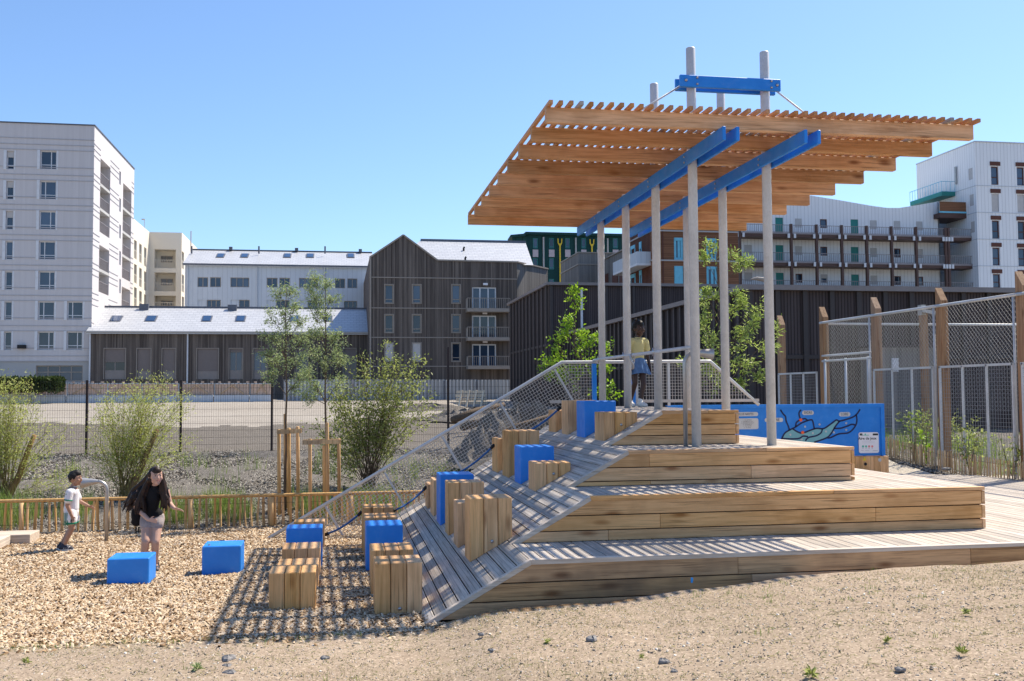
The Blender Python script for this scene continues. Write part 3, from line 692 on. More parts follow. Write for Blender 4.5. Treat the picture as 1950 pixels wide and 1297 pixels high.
rows = [
 # name, label, u0, v0, ztop, kind, depth, bolt, ground
 ('climbing_block', 'low timber block nearest the camera in the far left row of blocks on wood chips', -.79, 12.0, .335, 'wood', .54, 0, 1),
 ('climbing_block', 'timber block second from the front in the left row on wood chips', -.79, 13.5, .16, 'wood', .62, 0, 1),
 ('climbing_block', 'timber block just in front of the blue one in the left row on wood chips', -.785, 14.64, .215, 'wood', .6, 0, 1),
 ('climbing_block', 'blue block in the left row standing on wood chips beside the foot of the ramp', -.775, 15.62, .365, 'blue', .52, 0, 1),
 ('climbing_block', 'timber block at the far end of the left row behind a blue block', -.77, 18.06, .165, 'wood', .48, 0, 1),
 ('climbing_block', 'tall timber block at the ramp foot nearest the camera, pale middle timber', .40, 11.42, .50, 'wood', .54, 1, 1),
 ('climbing_block', 'timber block second from the front in the row at the ramp foot', .40, 12.78, .44, 'wood', .6, 0, 1),
 ('climbing_block', 'blue block at the ramp foot half hidden behind timber blocks', .40, 14.95, .47, 'blue', .58, 0, 1),
 ('climbing_block', 'timber block right behind the blue block at the ramp foot', .405, 16.3, .42, 'wood', .6, 0, 1),
 ('climbing_block', 'farthest timber block of the row at the ramp foot, rope tied to it', .40, 17.45, .45, 'wood', .55, 0, 1),
 ('climbing_block', 'large wide timber block lowest and nearest on the boarded ramp, steel bolt near its foot', 1.585, 12.34, 1.10, 'wood', .5, 1, 0),
 ('climbing_block', 'short narrow timber block just behind the large one low on the ramp', 1.575, 13.52, .92, 'wood', .5, 0, 0),
 ('climbing_block', 'wide timber block just in front of the blue block low on the ramp', 1.575, 14.70, 1.09, 'wood', .46, 0, 0),
 ('climbing_block', 'blue block in the lowest row across the ramp', 1.575, 15.84, 1.11, 'blue', .62, 0, 0),
 ('climbing_block', 'timber block just behind the blue one in the lowest ramp row', 1.575, 17.05, .93, 'wood', .56, 0, 0),
 ('climbing_block', 'shortest timber block at the far end of the lowest ramp row, rope tied to it', 1.575, 18.16, .76, 'wood', .52, 0, 0),
 ('climbing_block', 'low wedge shaped timber block in front of a blue block halfway up the ramp', 2.77, 14.22, 1.385, 'wood', .5, 1, 0),
 ('climbing_block', 'blue block halfway up the ramp between two timber blocks', 2.77, 15.36, 1.56, 'blue', .54, 0, 0),
 ('climbing_block', 'tall wide timber block behind the blue block halfway up the ramp', 2.775, 16.54, 1.76, 'wood', .62, 0, 0),
 ('climbing_block', 'narrow timber block at the far end of the middle ramp row, rope tied to it', 2.77, 17.70, 1.58, 'wood', .6, 0, 0),
 ('climbing_block', 'low wedge shaped timber block nearest the top of the ramp, bolt in its face', 3.98, 14.91, 2.085, 'wood', .56, 1, 0),
 ('climbing_block', 'blue block at the top of the ramp beside the canopy posts', 3.98, 16.11, 2.25, 'blue', .57, 0, 0),
 ('climbing_block', 'timber block just left of the topmost blue block on the ramp', 3.98, 17.36, 2.25, 'wood', .5, 0, 0),
 ('climbing_block', 'lowest timber block at the far end of the top ramp row', 3.98, 18.41, 2.06, 'wood', .6, 0, 0),
]
for nm, lb, u0, v0, zt, kd, d, bo, gr in rows:
    block(nm, lb, u0, v0, zt, kd, 0 if gr else None, .535, d, GB, bool(bo))
# two loose blue blocks, slightly turned
def loose(label, fl, fr, rr, ptop):
    u = Vector(fl); e1 = Vector((.545, 0, 0)); e2 = Vector((-e1.y, e1.x, 0)).normalized()*.55
    zt = ptop
    t_ = thing('climbing_block', label, 'climbing block', u+e1/2+e2/2, GB)
    q = [u, u+e1, u+e1+e2, u+e2]; mb = MB(); mb.hexa([(p.x, p.y, g(p.x, p.y)-.06) for p in q]+[(p.x, p.y, zt) for p in q])
    mb.build('body', M['blue'], t_, bevel=.012); return t_
def ongrd(px, py):
    v = 14.
    for _ in range(40):
        q = atz(px, py, g(-2, v)); v = .5*v+.5*q.y
    return q
a_, b_ = ongrd(203, 1115), ongrd(283, 1109)
zt = atv(203, 1065, a_.y).z; loose('blue block lying on wood chips in front of the long haired woman', a_, b_, None, zt)
a_, b_ = ongrd(384, 1096), ongrd(456, 1098)
zt = atv(384, 1041, a_.y).z; lb2 = loose('blue block alone on wood chips left of the timber block rows', a_, b_, None, zt)
mb = MB(); mb.ball(Vector((a_.x+.09, a_.y+.1, zt)), .022, 8, 4); mb.build('bolt', M['bolt'], lb2)
# ropes between the last blocks of each row
def rope(p, q, sag, label):
    p, q = Vector(p), Vector(q); t_ = thing('climbing_rope', label, 'rope', (p+q)/2, 'blue ropes between the far blocks')
    pts = [p+(q-p)*s_+Vector((0, 0, -sag*4*s_*(1-s_))) for s_ in [k/10 for k in range(11)]]
    mb = MB(); mb.tube(pts, .018, 8); mb.build('cord', M['rope'], t_, smooth=True)
    for a, b in ((pts[0], pts[1]), (pts[-1], pts[-2])):
        mb = MB(); mb.tube([a, a+(b-a)*.9], .03, 8); mb.build('end_sleeve', M['black'], t_, smooth=True)
VR = 18.3
rope((-.23, VR, atv(618, 1018, VR).z), (.40, 17.9, atv(690, 975, 17.9).z), .05, 'blue rope nearest the ground between the two rows of blocks on wood chips')
rope((.935, 17.9, atv(756, 973, 17.9).z), (1.575, 18.4, atv(818, 927, 18.4).z), .06, 'blue rope climbing from the ramp foot row to the lowest ramp row')
rope((2.11, VR, atv(901, 902, VR).z-.0), (2.77, 18.0, atv(936, 847, 18.0).z), .05, 'blue rope between the lowest and the middle ramp rows')
rope((3.31, 18.1, atv(1026, 826, 18.1).z), (3.98, 17.9, atv(1070, 775, 17.9).z), .05, 'blue rope highest on the ramp beside the topmost blocks')

# ------------------------------------------------------------------ blue information wall
VP = 20.56
iw = thing('info_wall', 'long blue wall on the deck showing a printed river map', 'map wall', (9.5, VP, Z1))
mb = MB(); mb.box(6.9, 11.86, VP+.02, VP+.14, .955, 2.085); wall_ = mb.build('panel', M['blue'], iw, bevel=.004)
mb = MB(); mb.box(6.9, 11.885, VP-.01, VP+.15, 2.03, 2.10); mb.box(11.80, 11.885, VP-.0095, VP+.1495, .952, 2.03); mb.build('frame', M['blue'], iw)
k = 0
x = 6.9
while x < 11.93:
    mb = MB(); mb.box(x, min(x+.138, 11.935), VP-.05, VP+.17, Z1+.002, .945); mb.build('base_board', M['riser'] if False else M['beam'], iw, bevel=.004); x += .142
mb = MB(); mb.tube([(11.38, VP-.051, .78), (11.38, VP-.056, .78)], .035, 14); mb.build('hole_ring', M['black'], iw)
mb = MB(); mb.add([(11.36-.045, VP-.053, .86), (11.36+.045, VP-.053, .86), (11.36, VP-.053, .935)], [(0, 1, 2)]); mb.build('sticker', M['sticker'], iw)
mb = MB(); mb.tube([(11.72, VP-.051, .865), (11.72, VP-.055, .865)], .04, 14); mb.build('disc', M['galv'], iw)
VQ = VP+.02
def pv_(px, py, off): p = atv(px, py, VQ); return Vector((p.x, VQ-off, p.z))
def stroke(pts, w=.035, off=.004, mat='navy', name='river_line'):
    P_ = [pv_(x, y, off) for x, y in pts]
    # smooth with Catmull-Rom
    Q = []
    for i in range(len(P_)-1):
        p0, p1, p2, p3 = P_[max(i-1, 0)], P_[i], P_[i+1], P_[min(i+2, len(P_)-1)]
        for t_ in (0, .25, .5, .75):
            Q.append(.5*((2*p1)+(p2-p0)*t_+(2*p0-5*p1+4*p2-p3)*t_*t_+(3*p1-p0-3*p2+p3)*t_**3))
    Q.append(P_[-1]); mb = MB(); L = []
    for i, q in enumerate(Q):
        d = (Q[min(i+1, len(Q)-1)]-Q[max(i-1, 0)]).normalized(); n_ = Vector((-d.z, 0, d.x))*w/2; L.append((q+n_, q-n_))
    vs_ = [p for a in L for p in a]; mb.add(vs_, [(2*i, 2*i+1, 2*i+3, 2*i+2) for i in range(len(L)-1)])
    for e in (Q[0], Q[-1]):
        n0 = len(mb.v); mb.v += [tuple(e+Vector((math.cos(a)*w/2, 0, math.sin(a)*w/2))) for a in [k*math.pi/6 for k in range(12)]]; mb.f.append(tuple(range(n0, n0+12)))
    return mb.build(name, M[mat], iw)
def z4(x, y): return 1360+x/6.487, 740+y/6.487
def poly_(pts, mat, name, off):
    mb = MB(); mb.add([pv_(*z4(x, y), off) for x, y in pts], [tuple(range(len(pts)))]); return mb.build(name, M[mat], iw)
poly_([(835, 615), (868, 560), (925, 515), (975, 505), (1020, 530), (1085, 555), (1180, 525), (1270, 495), (1335, 505), (1325, 540), (1270, 580), (1160, 605), (1120, 640), (1140, 680), (1000, 690), (900, 660)], 'teal', 'water_shape', .0025)
poly_([(1335, 505), (1400, 475), (1470, 430), (1510, 395), (1545, 405), (1500, 470), (1450, 540), (1390, 605), (1300, 645), (1240, 665), (1140, 690), (1120, 660), (1160, 605), (1270, 580), (1325, 540)], 'teal', 'water_shape', .002)
for L in ([(822, 268), (850, 312), (880, 345), (888, 400), (915, 465), (928, 512)], [(1068, 268), (1048, 300), (1052, 340), (1064, 372)],
          [(1798, 262), (1755, 322), (1690, 362), (1550, 402), (1510, 388), (1450, 430), (1380, 480), (1335, 497), (1260, 492), (1170, 522), (1085, 550), (1020, 530), (975, 500)],
          [(835, 620), (868, 555), (925, 515), (1000, 478), (1080, 425), (1180, 388), (1215, 400), (1235, 492)], [(1008, 465), (1015, 420), (1064, 385), (1120, 372), (1150, 392)],
          [(1335, 500), (1320, 545), (1262, 582), (1165, 605), (1130, 640)], [(838, 618), (960, 622), (1050, 615), (1095, 588), (1150, 592)],
          [(1550, 402), (1500, 462), (1440, 560), (1380, 612), (1240, 662)], [(1480, 492), (1560, 490), (1640, 465), (1700, 442), (1745, 452)], [(1755, 330), (1762, 400), (1735, 475), (1660, 545), (1540, 560), (1440, 605), (1395, 608)]):
    stroke([z4(x, y) for x, y in L])
for x, y in ((1067, 388), (1090, 542)):
    p = pv_(*z4(x, y), .006); mb = MB(); mb.tube([p, p-Vector((0, .012, 0))], .035, 16); mb.build('marker', M['orange'], iw)
FC = {}
def text(s, p, size, mat, parent, name='lettering', bold=0, spacing=1.05, wide=1.):
    cu_ = bpy.data.curves.new(name, 'FONT'); cu_.body = s; cu_.size = size; cu_.align_x = 'CENTER'; cu_.align_y = 'CENTER'; cu_.offset = bold; cu_.space_character = spacing; cu_.resolution_u = 2
    o = bpy.data.objects.new(name, cu_); COL.objects.link(o)
    bpy.context.view_layer.update()
    me = bpy.data.meshes.new_from_object(o.evaluated_get(bpy.context.evaluated_depsgraph_get())); bpy.data.objects.remove(o)
    rot = Matrix.Translation(p) @ Matrix.Rotation(math.pi/2, 4, 'X') @ Matrix.Diagonal((wide, 1, 1, 1)); me.transform(rot); me.materials.clear()
    return link(name, me, M[mat], parent)
def pill(x0, y0, x1, y1, rad, mat, name, off, parent=None, th=.004):
    a, b = pv_(x0, y1, off), pv_(x1, y0, off); r = min(rad, (b.z-a.z)/2, (b.x-a.x)/2); pts = []
    for cx, cz, s0 in ((b.x-r, b.z-r, 0), (a.x+r, b.z-r, 1), (a.x+r, a.z+r, 2), (b.x-r, a.z+r, 3)):
        for k in range(6): t_ = (s0+k/5)*math.pi/2; pts.append((cx+r*math.cos(t_), cz+r*math.sin(t_)))
    mb = MB(); mb.prism_uz(pts, VQ-off-th, VQ-off); return mb.build(name, M[mat], parent or iw), (a+b)/2
n_nodes = [(1121, 470, '3'), (1300, 443, '4'), (1630, 427, '8'), (1630, 510, '9'), (1477, 541, '7'), (1217, 550, '5'), (940, 570, '1'), (1380, 530, '6'), (1078, 630, '2')]
for x, y, s_ in n_nodes:
    p = pv_(*z4(x, y), .005); mb = MB(); mb.tube([p, p-Vector((0, .004, 0))], .022, 12); d_ = mb.build('number_disc', M['plate'], iw)
    text(s_, p-Vector((0, .006, 0)), .03, 'navy', d_, 'number')
for (x0, y0, x1, y1, s_, sz) in ((1394, 784.5, 1443.5, 793, 'ÎLES DE NANTES', .07), (1470, 795.6, 1491, 804, 'CHÉZINE', .085), (1527.5, 781.8, 1549.2, 790.4, 'ERDRE', .085), (1597.6, 784.8, 1618.8, 793.2, 'LOIRE', .085)):
    if s_ == 'CHÉZINE': x0 = 1456
    o, c = pill(x0, y0, x1, y1, .05, 'plate', 'name_plate', .003)
    text(s_, c-Vector((0, .007, 0)), sz, 'greyink' if False else 'navy', o, 'lettering', .0, 1.0, .74)
o, c = pill(1394, 796.4, 1443.8, 817.8, .04, 'plate', 'name_plate', .003)
for k, s_ in enumerate(('1 - ÎLE FEYDEAU', '2 - PRAIRIE AU DUC', '3 - PRAIRIE D\'AMONT', '4 - ÎLE MABON', '5 - ÎLE PETITE', '6 - ÎLE VIDE')):
    p = pv_(1423, 800+k*2.85, .008); text(s_, p, .029, 'ink', o)
o, c = pill(1635.3, 823, 1672.2, 863, .045, 'white', 'notice_board', .006, None, .012)
def nb(x, y): p = pv_(1540+x/9.2625, 765+y/9.2625, .0195); return p
def nrect(x0, y0, x1, y1, mat, name='print'):
    a, b = nb(x0, y1), nb(x1, y0); mb = MB(); mb.add([(a.x, a.y, a.z), (b.x, a.y, a.z), (b.x, a.y, b.z), (a.x, a.y, b.z)], [(0, 1, 2, 3)]); return mb.build(name, M[mat], o)
nrect(893, 560, 938, 596, 'ink', 'logo'); nrect(940, 585, 1055, 597, 'mint', 'logo'); nrect(978, 562, 1000, 585, 'mint', 'logo'); nrect(905, 575, 930, 590, 'mint', 'logo'); lg = nrect(1122, 560, 1216, 594, 'ink', 'logo')
text('Aire de jeux', nb(1026, 648)-Vector((0, .001, 0)), .082, 'ink', o, 'lettering', .0015, 1.0, 1.05)
for y, x1 in ((690, 1115), (705, 1165), (724, 1150)): nrect(928, y, x1, y+6, 'greyink')
for x, mt in ((950, 'mint'), (1004, 'mint'), (1058, 'red'), (1112, 'red')):
    mb = MB(); p = nb(x, 788); mb.tube([p, p-Vector((0, .001, 0))], .026, 10); mb.build('pictogram', M[mt], o); nrect(x-12, 818, x+12, 826, 'greyink')
nrect(918, 858, 960, 864, 'greyink'); nrect(985, 858, 1060, 864, 'greyink'); nrect(1122, 858, 1208, 867, 'greyink')

# ------------------------------------------------------------------ speaking tubes, platform, small things on the playground
def horn(label, base, zt, bend_dir, cone_len, r0, r1, pr=.034, zend=None):
    b = Vector(base); t_ = thing('speaking_tube', label, 'speaking tube', b, 'bent steel speaking tubes')
    d = Vector((bend_dir, 0, 0)); R_ = .17; pts = [b-Vector((0, 0, .06)), Vector((b.x, b.y, zt-R_))]
    for k in range(1, 8):
        a = k/7*math.pi/2; pts.append(Vector((b.x, b.y, zt-R_))+d*(R_*(1-math.cos(a)))+Vector((0, 0, R_*math.sin(a))))
    e = pts[-1]; mb = MB(); mb.tube(pts, pr, 14); mb.build('pipe', M['steel'], t_, smooth=True)
    q = e+d*cone_len+Vector((0, 0, -.02))
    mb = MB(); mb.tube([e-d*.01, e+d*.05, q], [pr, r0, r1], 18, cap=False); mb.tube([q, q-d*.002], [r1, r1*.9], 18, cap=False)
    mb.build('horn', M['steel'], t_, smooth=True)
    mb = MB(); mb.tube([q-d*.04, q-d*.041], [r1*.9, .001], 18); mb.build('horn_throat', M['dark'], t_)
horn('bent grey speaking tube with a horn in front of the boy on wood chips', (-4.30, 20.1, g(-4.3, 20.1)), atv(190, 917, 20.1).z, -1, .29, .05, .10)
horn('bent grey speaking tube with a horn beside the front canopy post', (5.02, 14.16, Z3), atv(1330, 672, 14.16).z, 1, .26, .05, .085, .033)
pf = thing('low_platform', 'low weathered board platform at the left edge of the wood chips', 'platform', (-6.3, 20.2, g(-6.3, 20)))
for k, (v0, v1, uR) in enumerate(((19.35, 19.98, -5.95), (20.0, 20.62, -5.62))):
    mb = MB(); mb.prism_uv([(-8.6, v0), (uR, v0), (uR+.0, v1), (-8.6, v1)], -.38, -.17); mb.build('slab_board', M['nosing'] if k else M['deck'], pf, bevel=.008)
mb = MB(); c = Vector((-6.62, 20.5, -.12))
for k in range(6):
    mb.ball(c+Vector((random.uniform(-.2, .15), random.uniform(-.06, .06), random.uniform(0, .1))), random.uniform(.06, .1), 9, 6, 1.3, 1, .8)
tag(mb.build('jacket', M['pink'], None, smooth=True), 'crumpled pink jacket left on the low board platform', 'jacket')
p = atz(1318, 1110, g(4., 10.3)+.01); mb = MB(); mb.add([(p.x-.015, p.y, p.z), (p.x+.012, p.y+.01, p.z), (p.x+.02, p.y+.02, p.z+.05), (p.x-.008, p.y+.015, p.z+.058), (p.x, p.y+.004, p.z+.03)], [(0, 1, 2, 3), (0, 1, 4)])
tag(mb.build('scrap', plain('blue_paper', (.03, .35, .75), .5)), 'small scrap of light blue paper on the gravel by the deck edge', 'paper scrap')
# stones
for k, (px, py, sz, lb) in enumerate(((435, 1257, .075, 'flat dark grey stone, largest of the stones at the bottom left'), (433, 1270, .045, 'dark stone just below the largest flat stone'), (438, 1284, .06, 'brownish flat stone lowest in its small cluster'), (618, 1254, .042, 'dark angular stone near the bottom middle of the gravel'), (917, 1209, .034, 'small grey stone on gravel left of the deck corner'), (1128, 1219, .065, 'dark flat stone on open gravel below the deck'), (1263, 1261, .05, 'dark stone near the bottom of the gravel'), (1713, 1276, .04, 'dark grey stone near the bottom right of the gravel'), (1283, 1279, .035, 'pale grey stone near the bottom edge of the gravel'), (1650, 1103, .03, 'small dark stone on gravel below the right part of the deck'), (936, 1239, .03, 'pale stone on gravel, right of bottom centre'))):
    v = 9.
    for _ in range(30): q = atz(px, py, g(1 if px < 1200 else 3, v)); v = .5*v+.5*q.y
    q = atz(px, py, g(q.x, q.y))
    mb = MB(); mb.ball((0, 0, 0), sz, 9, 6, 1, .75, .45); mb.v = [tuple(Vector(x)*(1+.28*math.sin(i*2.1+k))) for i, x in enumerate(mb.v)]
    o = mb.build('stone', M['stone']); o.location = q+Vector((0, 0, sz*.12)); o.rotation_euler = (0, 0, random.uniform(0, 6)); tag(o, lb, 'stone')
dc = MB(); p = atz(1802, 893, .66); dc.ball(p, .11, 12, 6, 1, .9, .35); tag(dc.build('stone', M['stone'], smooth=True), 'round dark stone lying on the pale path by the deck', 'stone')
# ------------------------------------------------------------------ facades
def MF(v): return lambda a, b, d: (a, v+d, b)            # face looking towards the camera
def MR(u): return lambda a, b, d: (u-d, a, b)            # face looking right (+u), a runs along v
def ML(u): return lambda a, b, d: (u+d, a, b)            # face looking left
def mbox(mb, m, a0, a1, b0, b1, d0, d1):
    return mb.hexa([m(a0, b0, d0), m(a1, b0, d0), m(a1, b0, d1), m(a0, b0, d1), m(a0, b1, d0), m(a1, b1, d0), m(a1, b1, d1), m(a0, b1, d1)])
def wall_holes(mb, m, a0, a1, b0, b1, holes, depth=.25):
    xs = sorted({a0, a1, *[min(max(h[i], a0), a1) for h in holes for i in (0, 1)]}); zs = sorted({b0, b1, *[min(max(h[i], b0), b1) for h in holes for i in (2, 3)]})
    for i in range(len(xs)-1):
        for j in range(len(zs)-1):
            ca, cb = (xs[i]+xs[i+1])/2, (zs[j]+zs[j+1])/2
            if any(h[0] < ca < h[1] and h[2] < cb < h[3] for h in holes): continue
            mb.add([m(xs[i], zs[j], 0), m(xs[i+1], zs[j], 0), m(xs[i+1], zs[j+1], 0), m(xs[i], zs[j+1], 0)], [(0, 1, 2, 3)])
    for h in holes:
        d = h[4] if len(h) > 4 else depth; A0, A1, B0, B1 = h[:4]
        for (p, q) in (((A0, B0), (A1, B0)), ((A1, B0), (A1, B1)), ((A1, B1), (A0, B1)), ((A0, B1), (A0, B0))):
            mb.add([m(*p, 0), m(*q, 0), m(*q, d), m(*p, d)], [(0, 1, 2, 3)])
    return mb
def window(root, m, a0, a1, b0, b1, frame='trim', pane='glass', depth=.16, fr=.07, mull=(), trans=(), name='window', shut=None, lintel=None):
    mb = MB()
    for x0, x1, z0, z1 in ((a0, a0+fr, b0, b1), (a1-fr, a1, b0, b1), (a0+fr, a1-fr, b0, b0+fr), (a0+fr, a1-fr, b1-fr, b1)): mbox(mb, m, x0, x1, z0, z1, depth-.05, depth+.04)
    for f_ in mull: x = a0+(a1-a0)*f_; mbox(mb, m, x-fr*.5, x+fr*.5, b0+fr, b1-fr, depth-.045, depth+.035)
    for f_ in trans: z = b0+(b1-b0)*f_; mbox(mb, m, a0+fr, a1-fr, z-fr*.45, z+fr*.45, depth-.04, depth+.03)
    o = mb.build(name, M[frame], root)
    mb = MB(); mbox(mb, m, a0+fr*.5, a1-fr*.5, b0+fr*.5, b1-fr*.5, depth+.005, depth+.025); mb.build('pane', M[pane], o)
    if shut:   # roller shutter pulled part of the way down: (fraction, material)
        mb = MB(); z = b1-(b1-b0)*shut[0]; mbox(mb, m, a0+fr*.3, a1-fr*.3, z, b1-.002, depth-.09, depth-.06); mb.build('shutter', M[shut[1]], o)
    return o
def railing(root, m, a0, a1, b0, b1, d=.0, mat='rail', st=.12, name='railing'):
    mb = MB(); mbox(mb, m, a0, a1, b1-.05, b1, d-.03, d+.03); mbox(mb, m, a0, a1, b0, b0+.04, d-.02, d+.02)
    n = max(2, int(abs(a1-a0)/st))
    for i in range(n+1): x = a0+(a1-a0)*i/n; mbox(mb, m, x-.018, x+.018, b0, b1-.05, d-.012, d+.012)
    return mb.build(name, M[mat], root)
def rectv(x0, x1, y0, y1, v):   # pixel rectangle -> (u0,u1,z0,z1) on the plane v
    a = atv(x0, (y0+y1)/2, v); b = atv(x1, (y0+y1)/2, v); xm = (x0+x1)/2
    return a.x, b.x, atv(xm, y1, v).z, atv(xm, y0, v).z
GB_ = 1.5
# --- grey residential tower, far left
vT = 103.; tw = thing('residential_tower', 'tall grey panelled apartment tower at the left edge of the photo', 'apartment tower', (atv(90, 600, vT).x, vT, 2))
uT = atv(176.5, 480, vT).x; zT = atv(182, 240, vT).z; uT0 = uT-26
mF = MF(vT); mR = MR(uT)
H = []; WN = []
for k in range(7):
    y0 = 287.3+57.42*k; y1 = y0+34.6
    for x0, x1, kind in ((13, 26.5, 's'), (76.8, 107.5, 'l')) + (((128, 157.5, 'l'),) if k >= 5 else ()):
        sh = -.85*k if x0 < 120 else -.85*(k-5); a0, a1, b0, b1 = rectv(x0+sh, x1+sh, y0, y1, vT)
        H.append((a0, a1, b0, b1, .3)); WN.append((a0, a1, b0, b1, kind, k))
ga0, ga1, gb0, gb1 = rectv(68, 157, 696, 726, vT); H.append((ga0, ga1, gb0, gb1, .3))
zbase = atv(90, 688, vT).z
mb = MB(); wall_holes(mb, mF, uT0, uT, zbase, zT, [h for h in H if h[2] > zbase]); mb.build('front_wall', M['tower'], tw)
mb = MB(); wall_holes(mb, MF(vT+.06), uT0, uT-.01, 1, zbase, [H[-1]]); mb.build('ground_floor_wall', M['tower_base'], tw)
for a0, a1, b0, b1, kind, k in WN:
    sc_ = random.choice((None, None, None, (.35, 'paleshutter'), (.2, 'paleshutter')))
    if kind == 's': window(tw, mF, a0, a1, b0, b1, 'whitetrim', depth=.22, fr=.07, trans=(.22,), shut=sc_ if k < 5 else None)
    else: window(tw, mF, a0, a1, b0, b1, 'whitetrim', depth=.22, fr=.08, mull=(.66 if k % 2 == 0 else .32,), trans=(.24,))
    mb = MB(); mbox(mb, mF, a0-.28, a0-.03, b0-.05, b1+.05, -.05, 0); mb.build('window_trim', M['whitetrim'], tw); mb = MB(); mbox(mb, mF, a1+.03, a1+.16, b0-.05, b1+.05, -.03, 0); mb.build('window_trim', M['whitetrim'], tw)
window(tw, MF(vT+.06), ga0, ga1, gb0, gb1, 'trim', depth=.2, fr=.1, mull=(.25, .5, .75), trans=(.58,))
mb = MB()
for k in range(8):
    y = 287.3+57.42*k
    for dy in (-26 if k else -23, -11.5, 1-2.5):
        z = atv(90, y+dy, vT).z
        if z > zbase: mbox(mb, mF, uT0, uT+.03, z-.035, z+.035, -.045, 0)
mb.build('cladding_joint', M['joint'], tw)
vTb = 122.5
cols = [(189.3, 208.5, ((299, 441), (466, 556))), (233.2, 249.4, ((347, 529), (546, 590)))]
H = []; bal = []
for x0, x1, grp in cols:
    va, vb = atu(x0, 450, uT).y, atu(x1, 450, uT).y
    for (ya, yb) in grp:
        z1_, z0_ = atu(x0, ya, uT).z, atu(x0, yb, uT).z; H.append((va, vb, z0_, z1_, 1.6)); bal.append((va, vb, z0_, z1_))
for yc in (339, 390.5, 441, 491.5, 545): 
    p = atu(227.3, yc-14, uT); q = atu(230, yc+14, uT); H.append((p.y, q.y, q.z, p.z, .3))
mb = MB(); wall_holes(mb, mR, vT, vTb, 1, zT, H); mb.build('side_wall', M['tower'], tw)
for h in H:
    d = h[4]
    if d < 1: window(tw, mR, h[0], h[1], h[2], h[3], 'whitetrim', depth=.2, fr=.07)
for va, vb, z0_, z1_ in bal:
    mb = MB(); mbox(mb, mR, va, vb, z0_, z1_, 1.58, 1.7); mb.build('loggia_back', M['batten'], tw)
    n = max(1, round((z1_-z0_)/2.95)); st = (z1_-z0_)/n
    for i in range(n):
        zz = z0_+i*st
        if i: mb = MB(); mbox(mb, mR, va+.01, vb-.01, zz-.28, zz, .02, 1.57); mb.build('balcony_slab', M['tower_base'], tw)
        railing(tw, mR, va+.02, vb-.02, zz+.02, zz+(1.15 if not i else 1.15), .12, 'rail', .16)
        w0 = va+(vb-va)*.2; mb = MB(); mbox(mb, mR, w0, w0+(vb-va)*.5, zz+.1, zz+2.2, 1.52, 1.575); mb.build('glazed_door', M['glass'], tw)
mb = MB()
for k in range(8):
    for dz_ in (0, .55, 1.15):
        z = zT-1.75-2.93*k-dz_*1.
        if z < zbase-3: continue
        segs = [(vT, H[0][0]), (H[0][1], H[2][0] if len(H) > 2 else vTb), (H[2][1], vTb)]
        for a, b in ((vT+.02, bal[0][0]), (bal[0][1], atu(226, 400, uT).y), (bal[2][1], vTb-.02)): mbox(mb, mR, a, b, z-.04, z+.03, -.045, 0)
mb.build('cladding_joint', M['joint'], tw)
mb = MB(); mb.box(uT0, uT+.08, vT-.08, vTb, zT, zT+.12); mb.build('roof_edge', M['ridge'], tw)
mb = MB(); mb.add([(uT0, vTb, 1), (uT, vTb, 1), (uT, vTb, zT), (uT0, vTb, zT), (uT0, vT, zT), (uT, vT, zT)], [(0, 1, 2, 3), (4, 5, 2, 3)]); mb.build('rear_wall', M['tower'], tw)
p = atv(43, 661, vT); mb = MB(); mb.box(p.x-.35, p.x+.35, vT-.5, vT, p.z-.15, p.z+.2); mb.build('wall_lamp', M['black'], tw)

# --- long low timber-clad row with pale roof
vR = 102.4; rw = thing('timber_row_house', 'long low grey brown timber clad row with a pale shingle roof', 'row building', (atv(430, 700, vR).x, vR, 2))
uA = atv(172.5, 660, vR).x; uB = atv(704, 660, vR).x; zE = atv(430, 632, vR).z
vRr = 108.6; zRg = atv(430, 586, vRr).z
holes = [(198.5, 238.6, 664, 722, 'shut', .6), (261, 286.7, 664, 722, 'shut', 1), (309, 334, 664, 722, 'shut', 1), (375, 415.6, 664, 722, 'shut', 1), (436.7, 461.5, 664, 722, 'win', 0), (482.5, 508, 664, 722, 'win', 0), (565, 586, 664, 722, 'win', 0), (654, 677.5, 664, 722, 'shut', .55)]
HH = []
for x0, x1, y0, y1, kd, f_ in holes: HH.append((*rectv(x0, x1, y0, y1, vR), .3))
mb = MB(); wall_holes(mb, MF(vR), uA, uB, 1, zE, HH); mb.add([(uA, vR, 1), (uA, vR, zE), (uA, vRr, zRg), (uA, vRr, 1)], [(0, 1, 2, 3)]); mb.build('timber_wall', M['charred'], rw)
for h, (x0, x1, y0, y1, kd, f_) in zip(HH, holes):
    zs_ = h[2]+(h[3]-h[2])*.26
    mb = MB(); mbox(mb, MF(vR), h[0]+.02, h[1]-.02, h[2], zs_, .12, .2); mb.build('sill_panel', M['sillp'], rw)
    o = window(rw, MF(vR), h[0], h[1], zs_, h[3], 'sillp', depth=.2, fr=.09, mull=(.5,) if h[1]-h[0] > 1.1 else (), shut=(f_, 'shutter') if kd == 'shut' else (.16, 'shutter'))
    mb = MB(); mbox(mb, MF(vR), h[0]-.07, h[0], h[2], h[3]+.07, -.04, .05); mbox(mb, MF(vR), h[1], h[1]+.07, h[2], h[3]+.07, -.04, .05); mbox(mb, MF(vR), h[0], h[1], h[3], h[3]+.07, -.04, .05); mb.build('opening_trim', M['trim'], rw)
mb = MB(); n_ = Vector((0, -(zRg-zE), vRr-vR)).normalized()
mb.hexa([(uA-.3, vR-.45, zE-.25), (uB+.0, vR-.45, zE-.25), (uB, vRr, zRg-.25), (uA-.3, vRr, zRg-.25), (uA-.3, vR-.45, zE+.02), (uB, vR-.45, zE+.02), (uB, vRr, zRg), (uA-.3, vRr, zRg)])
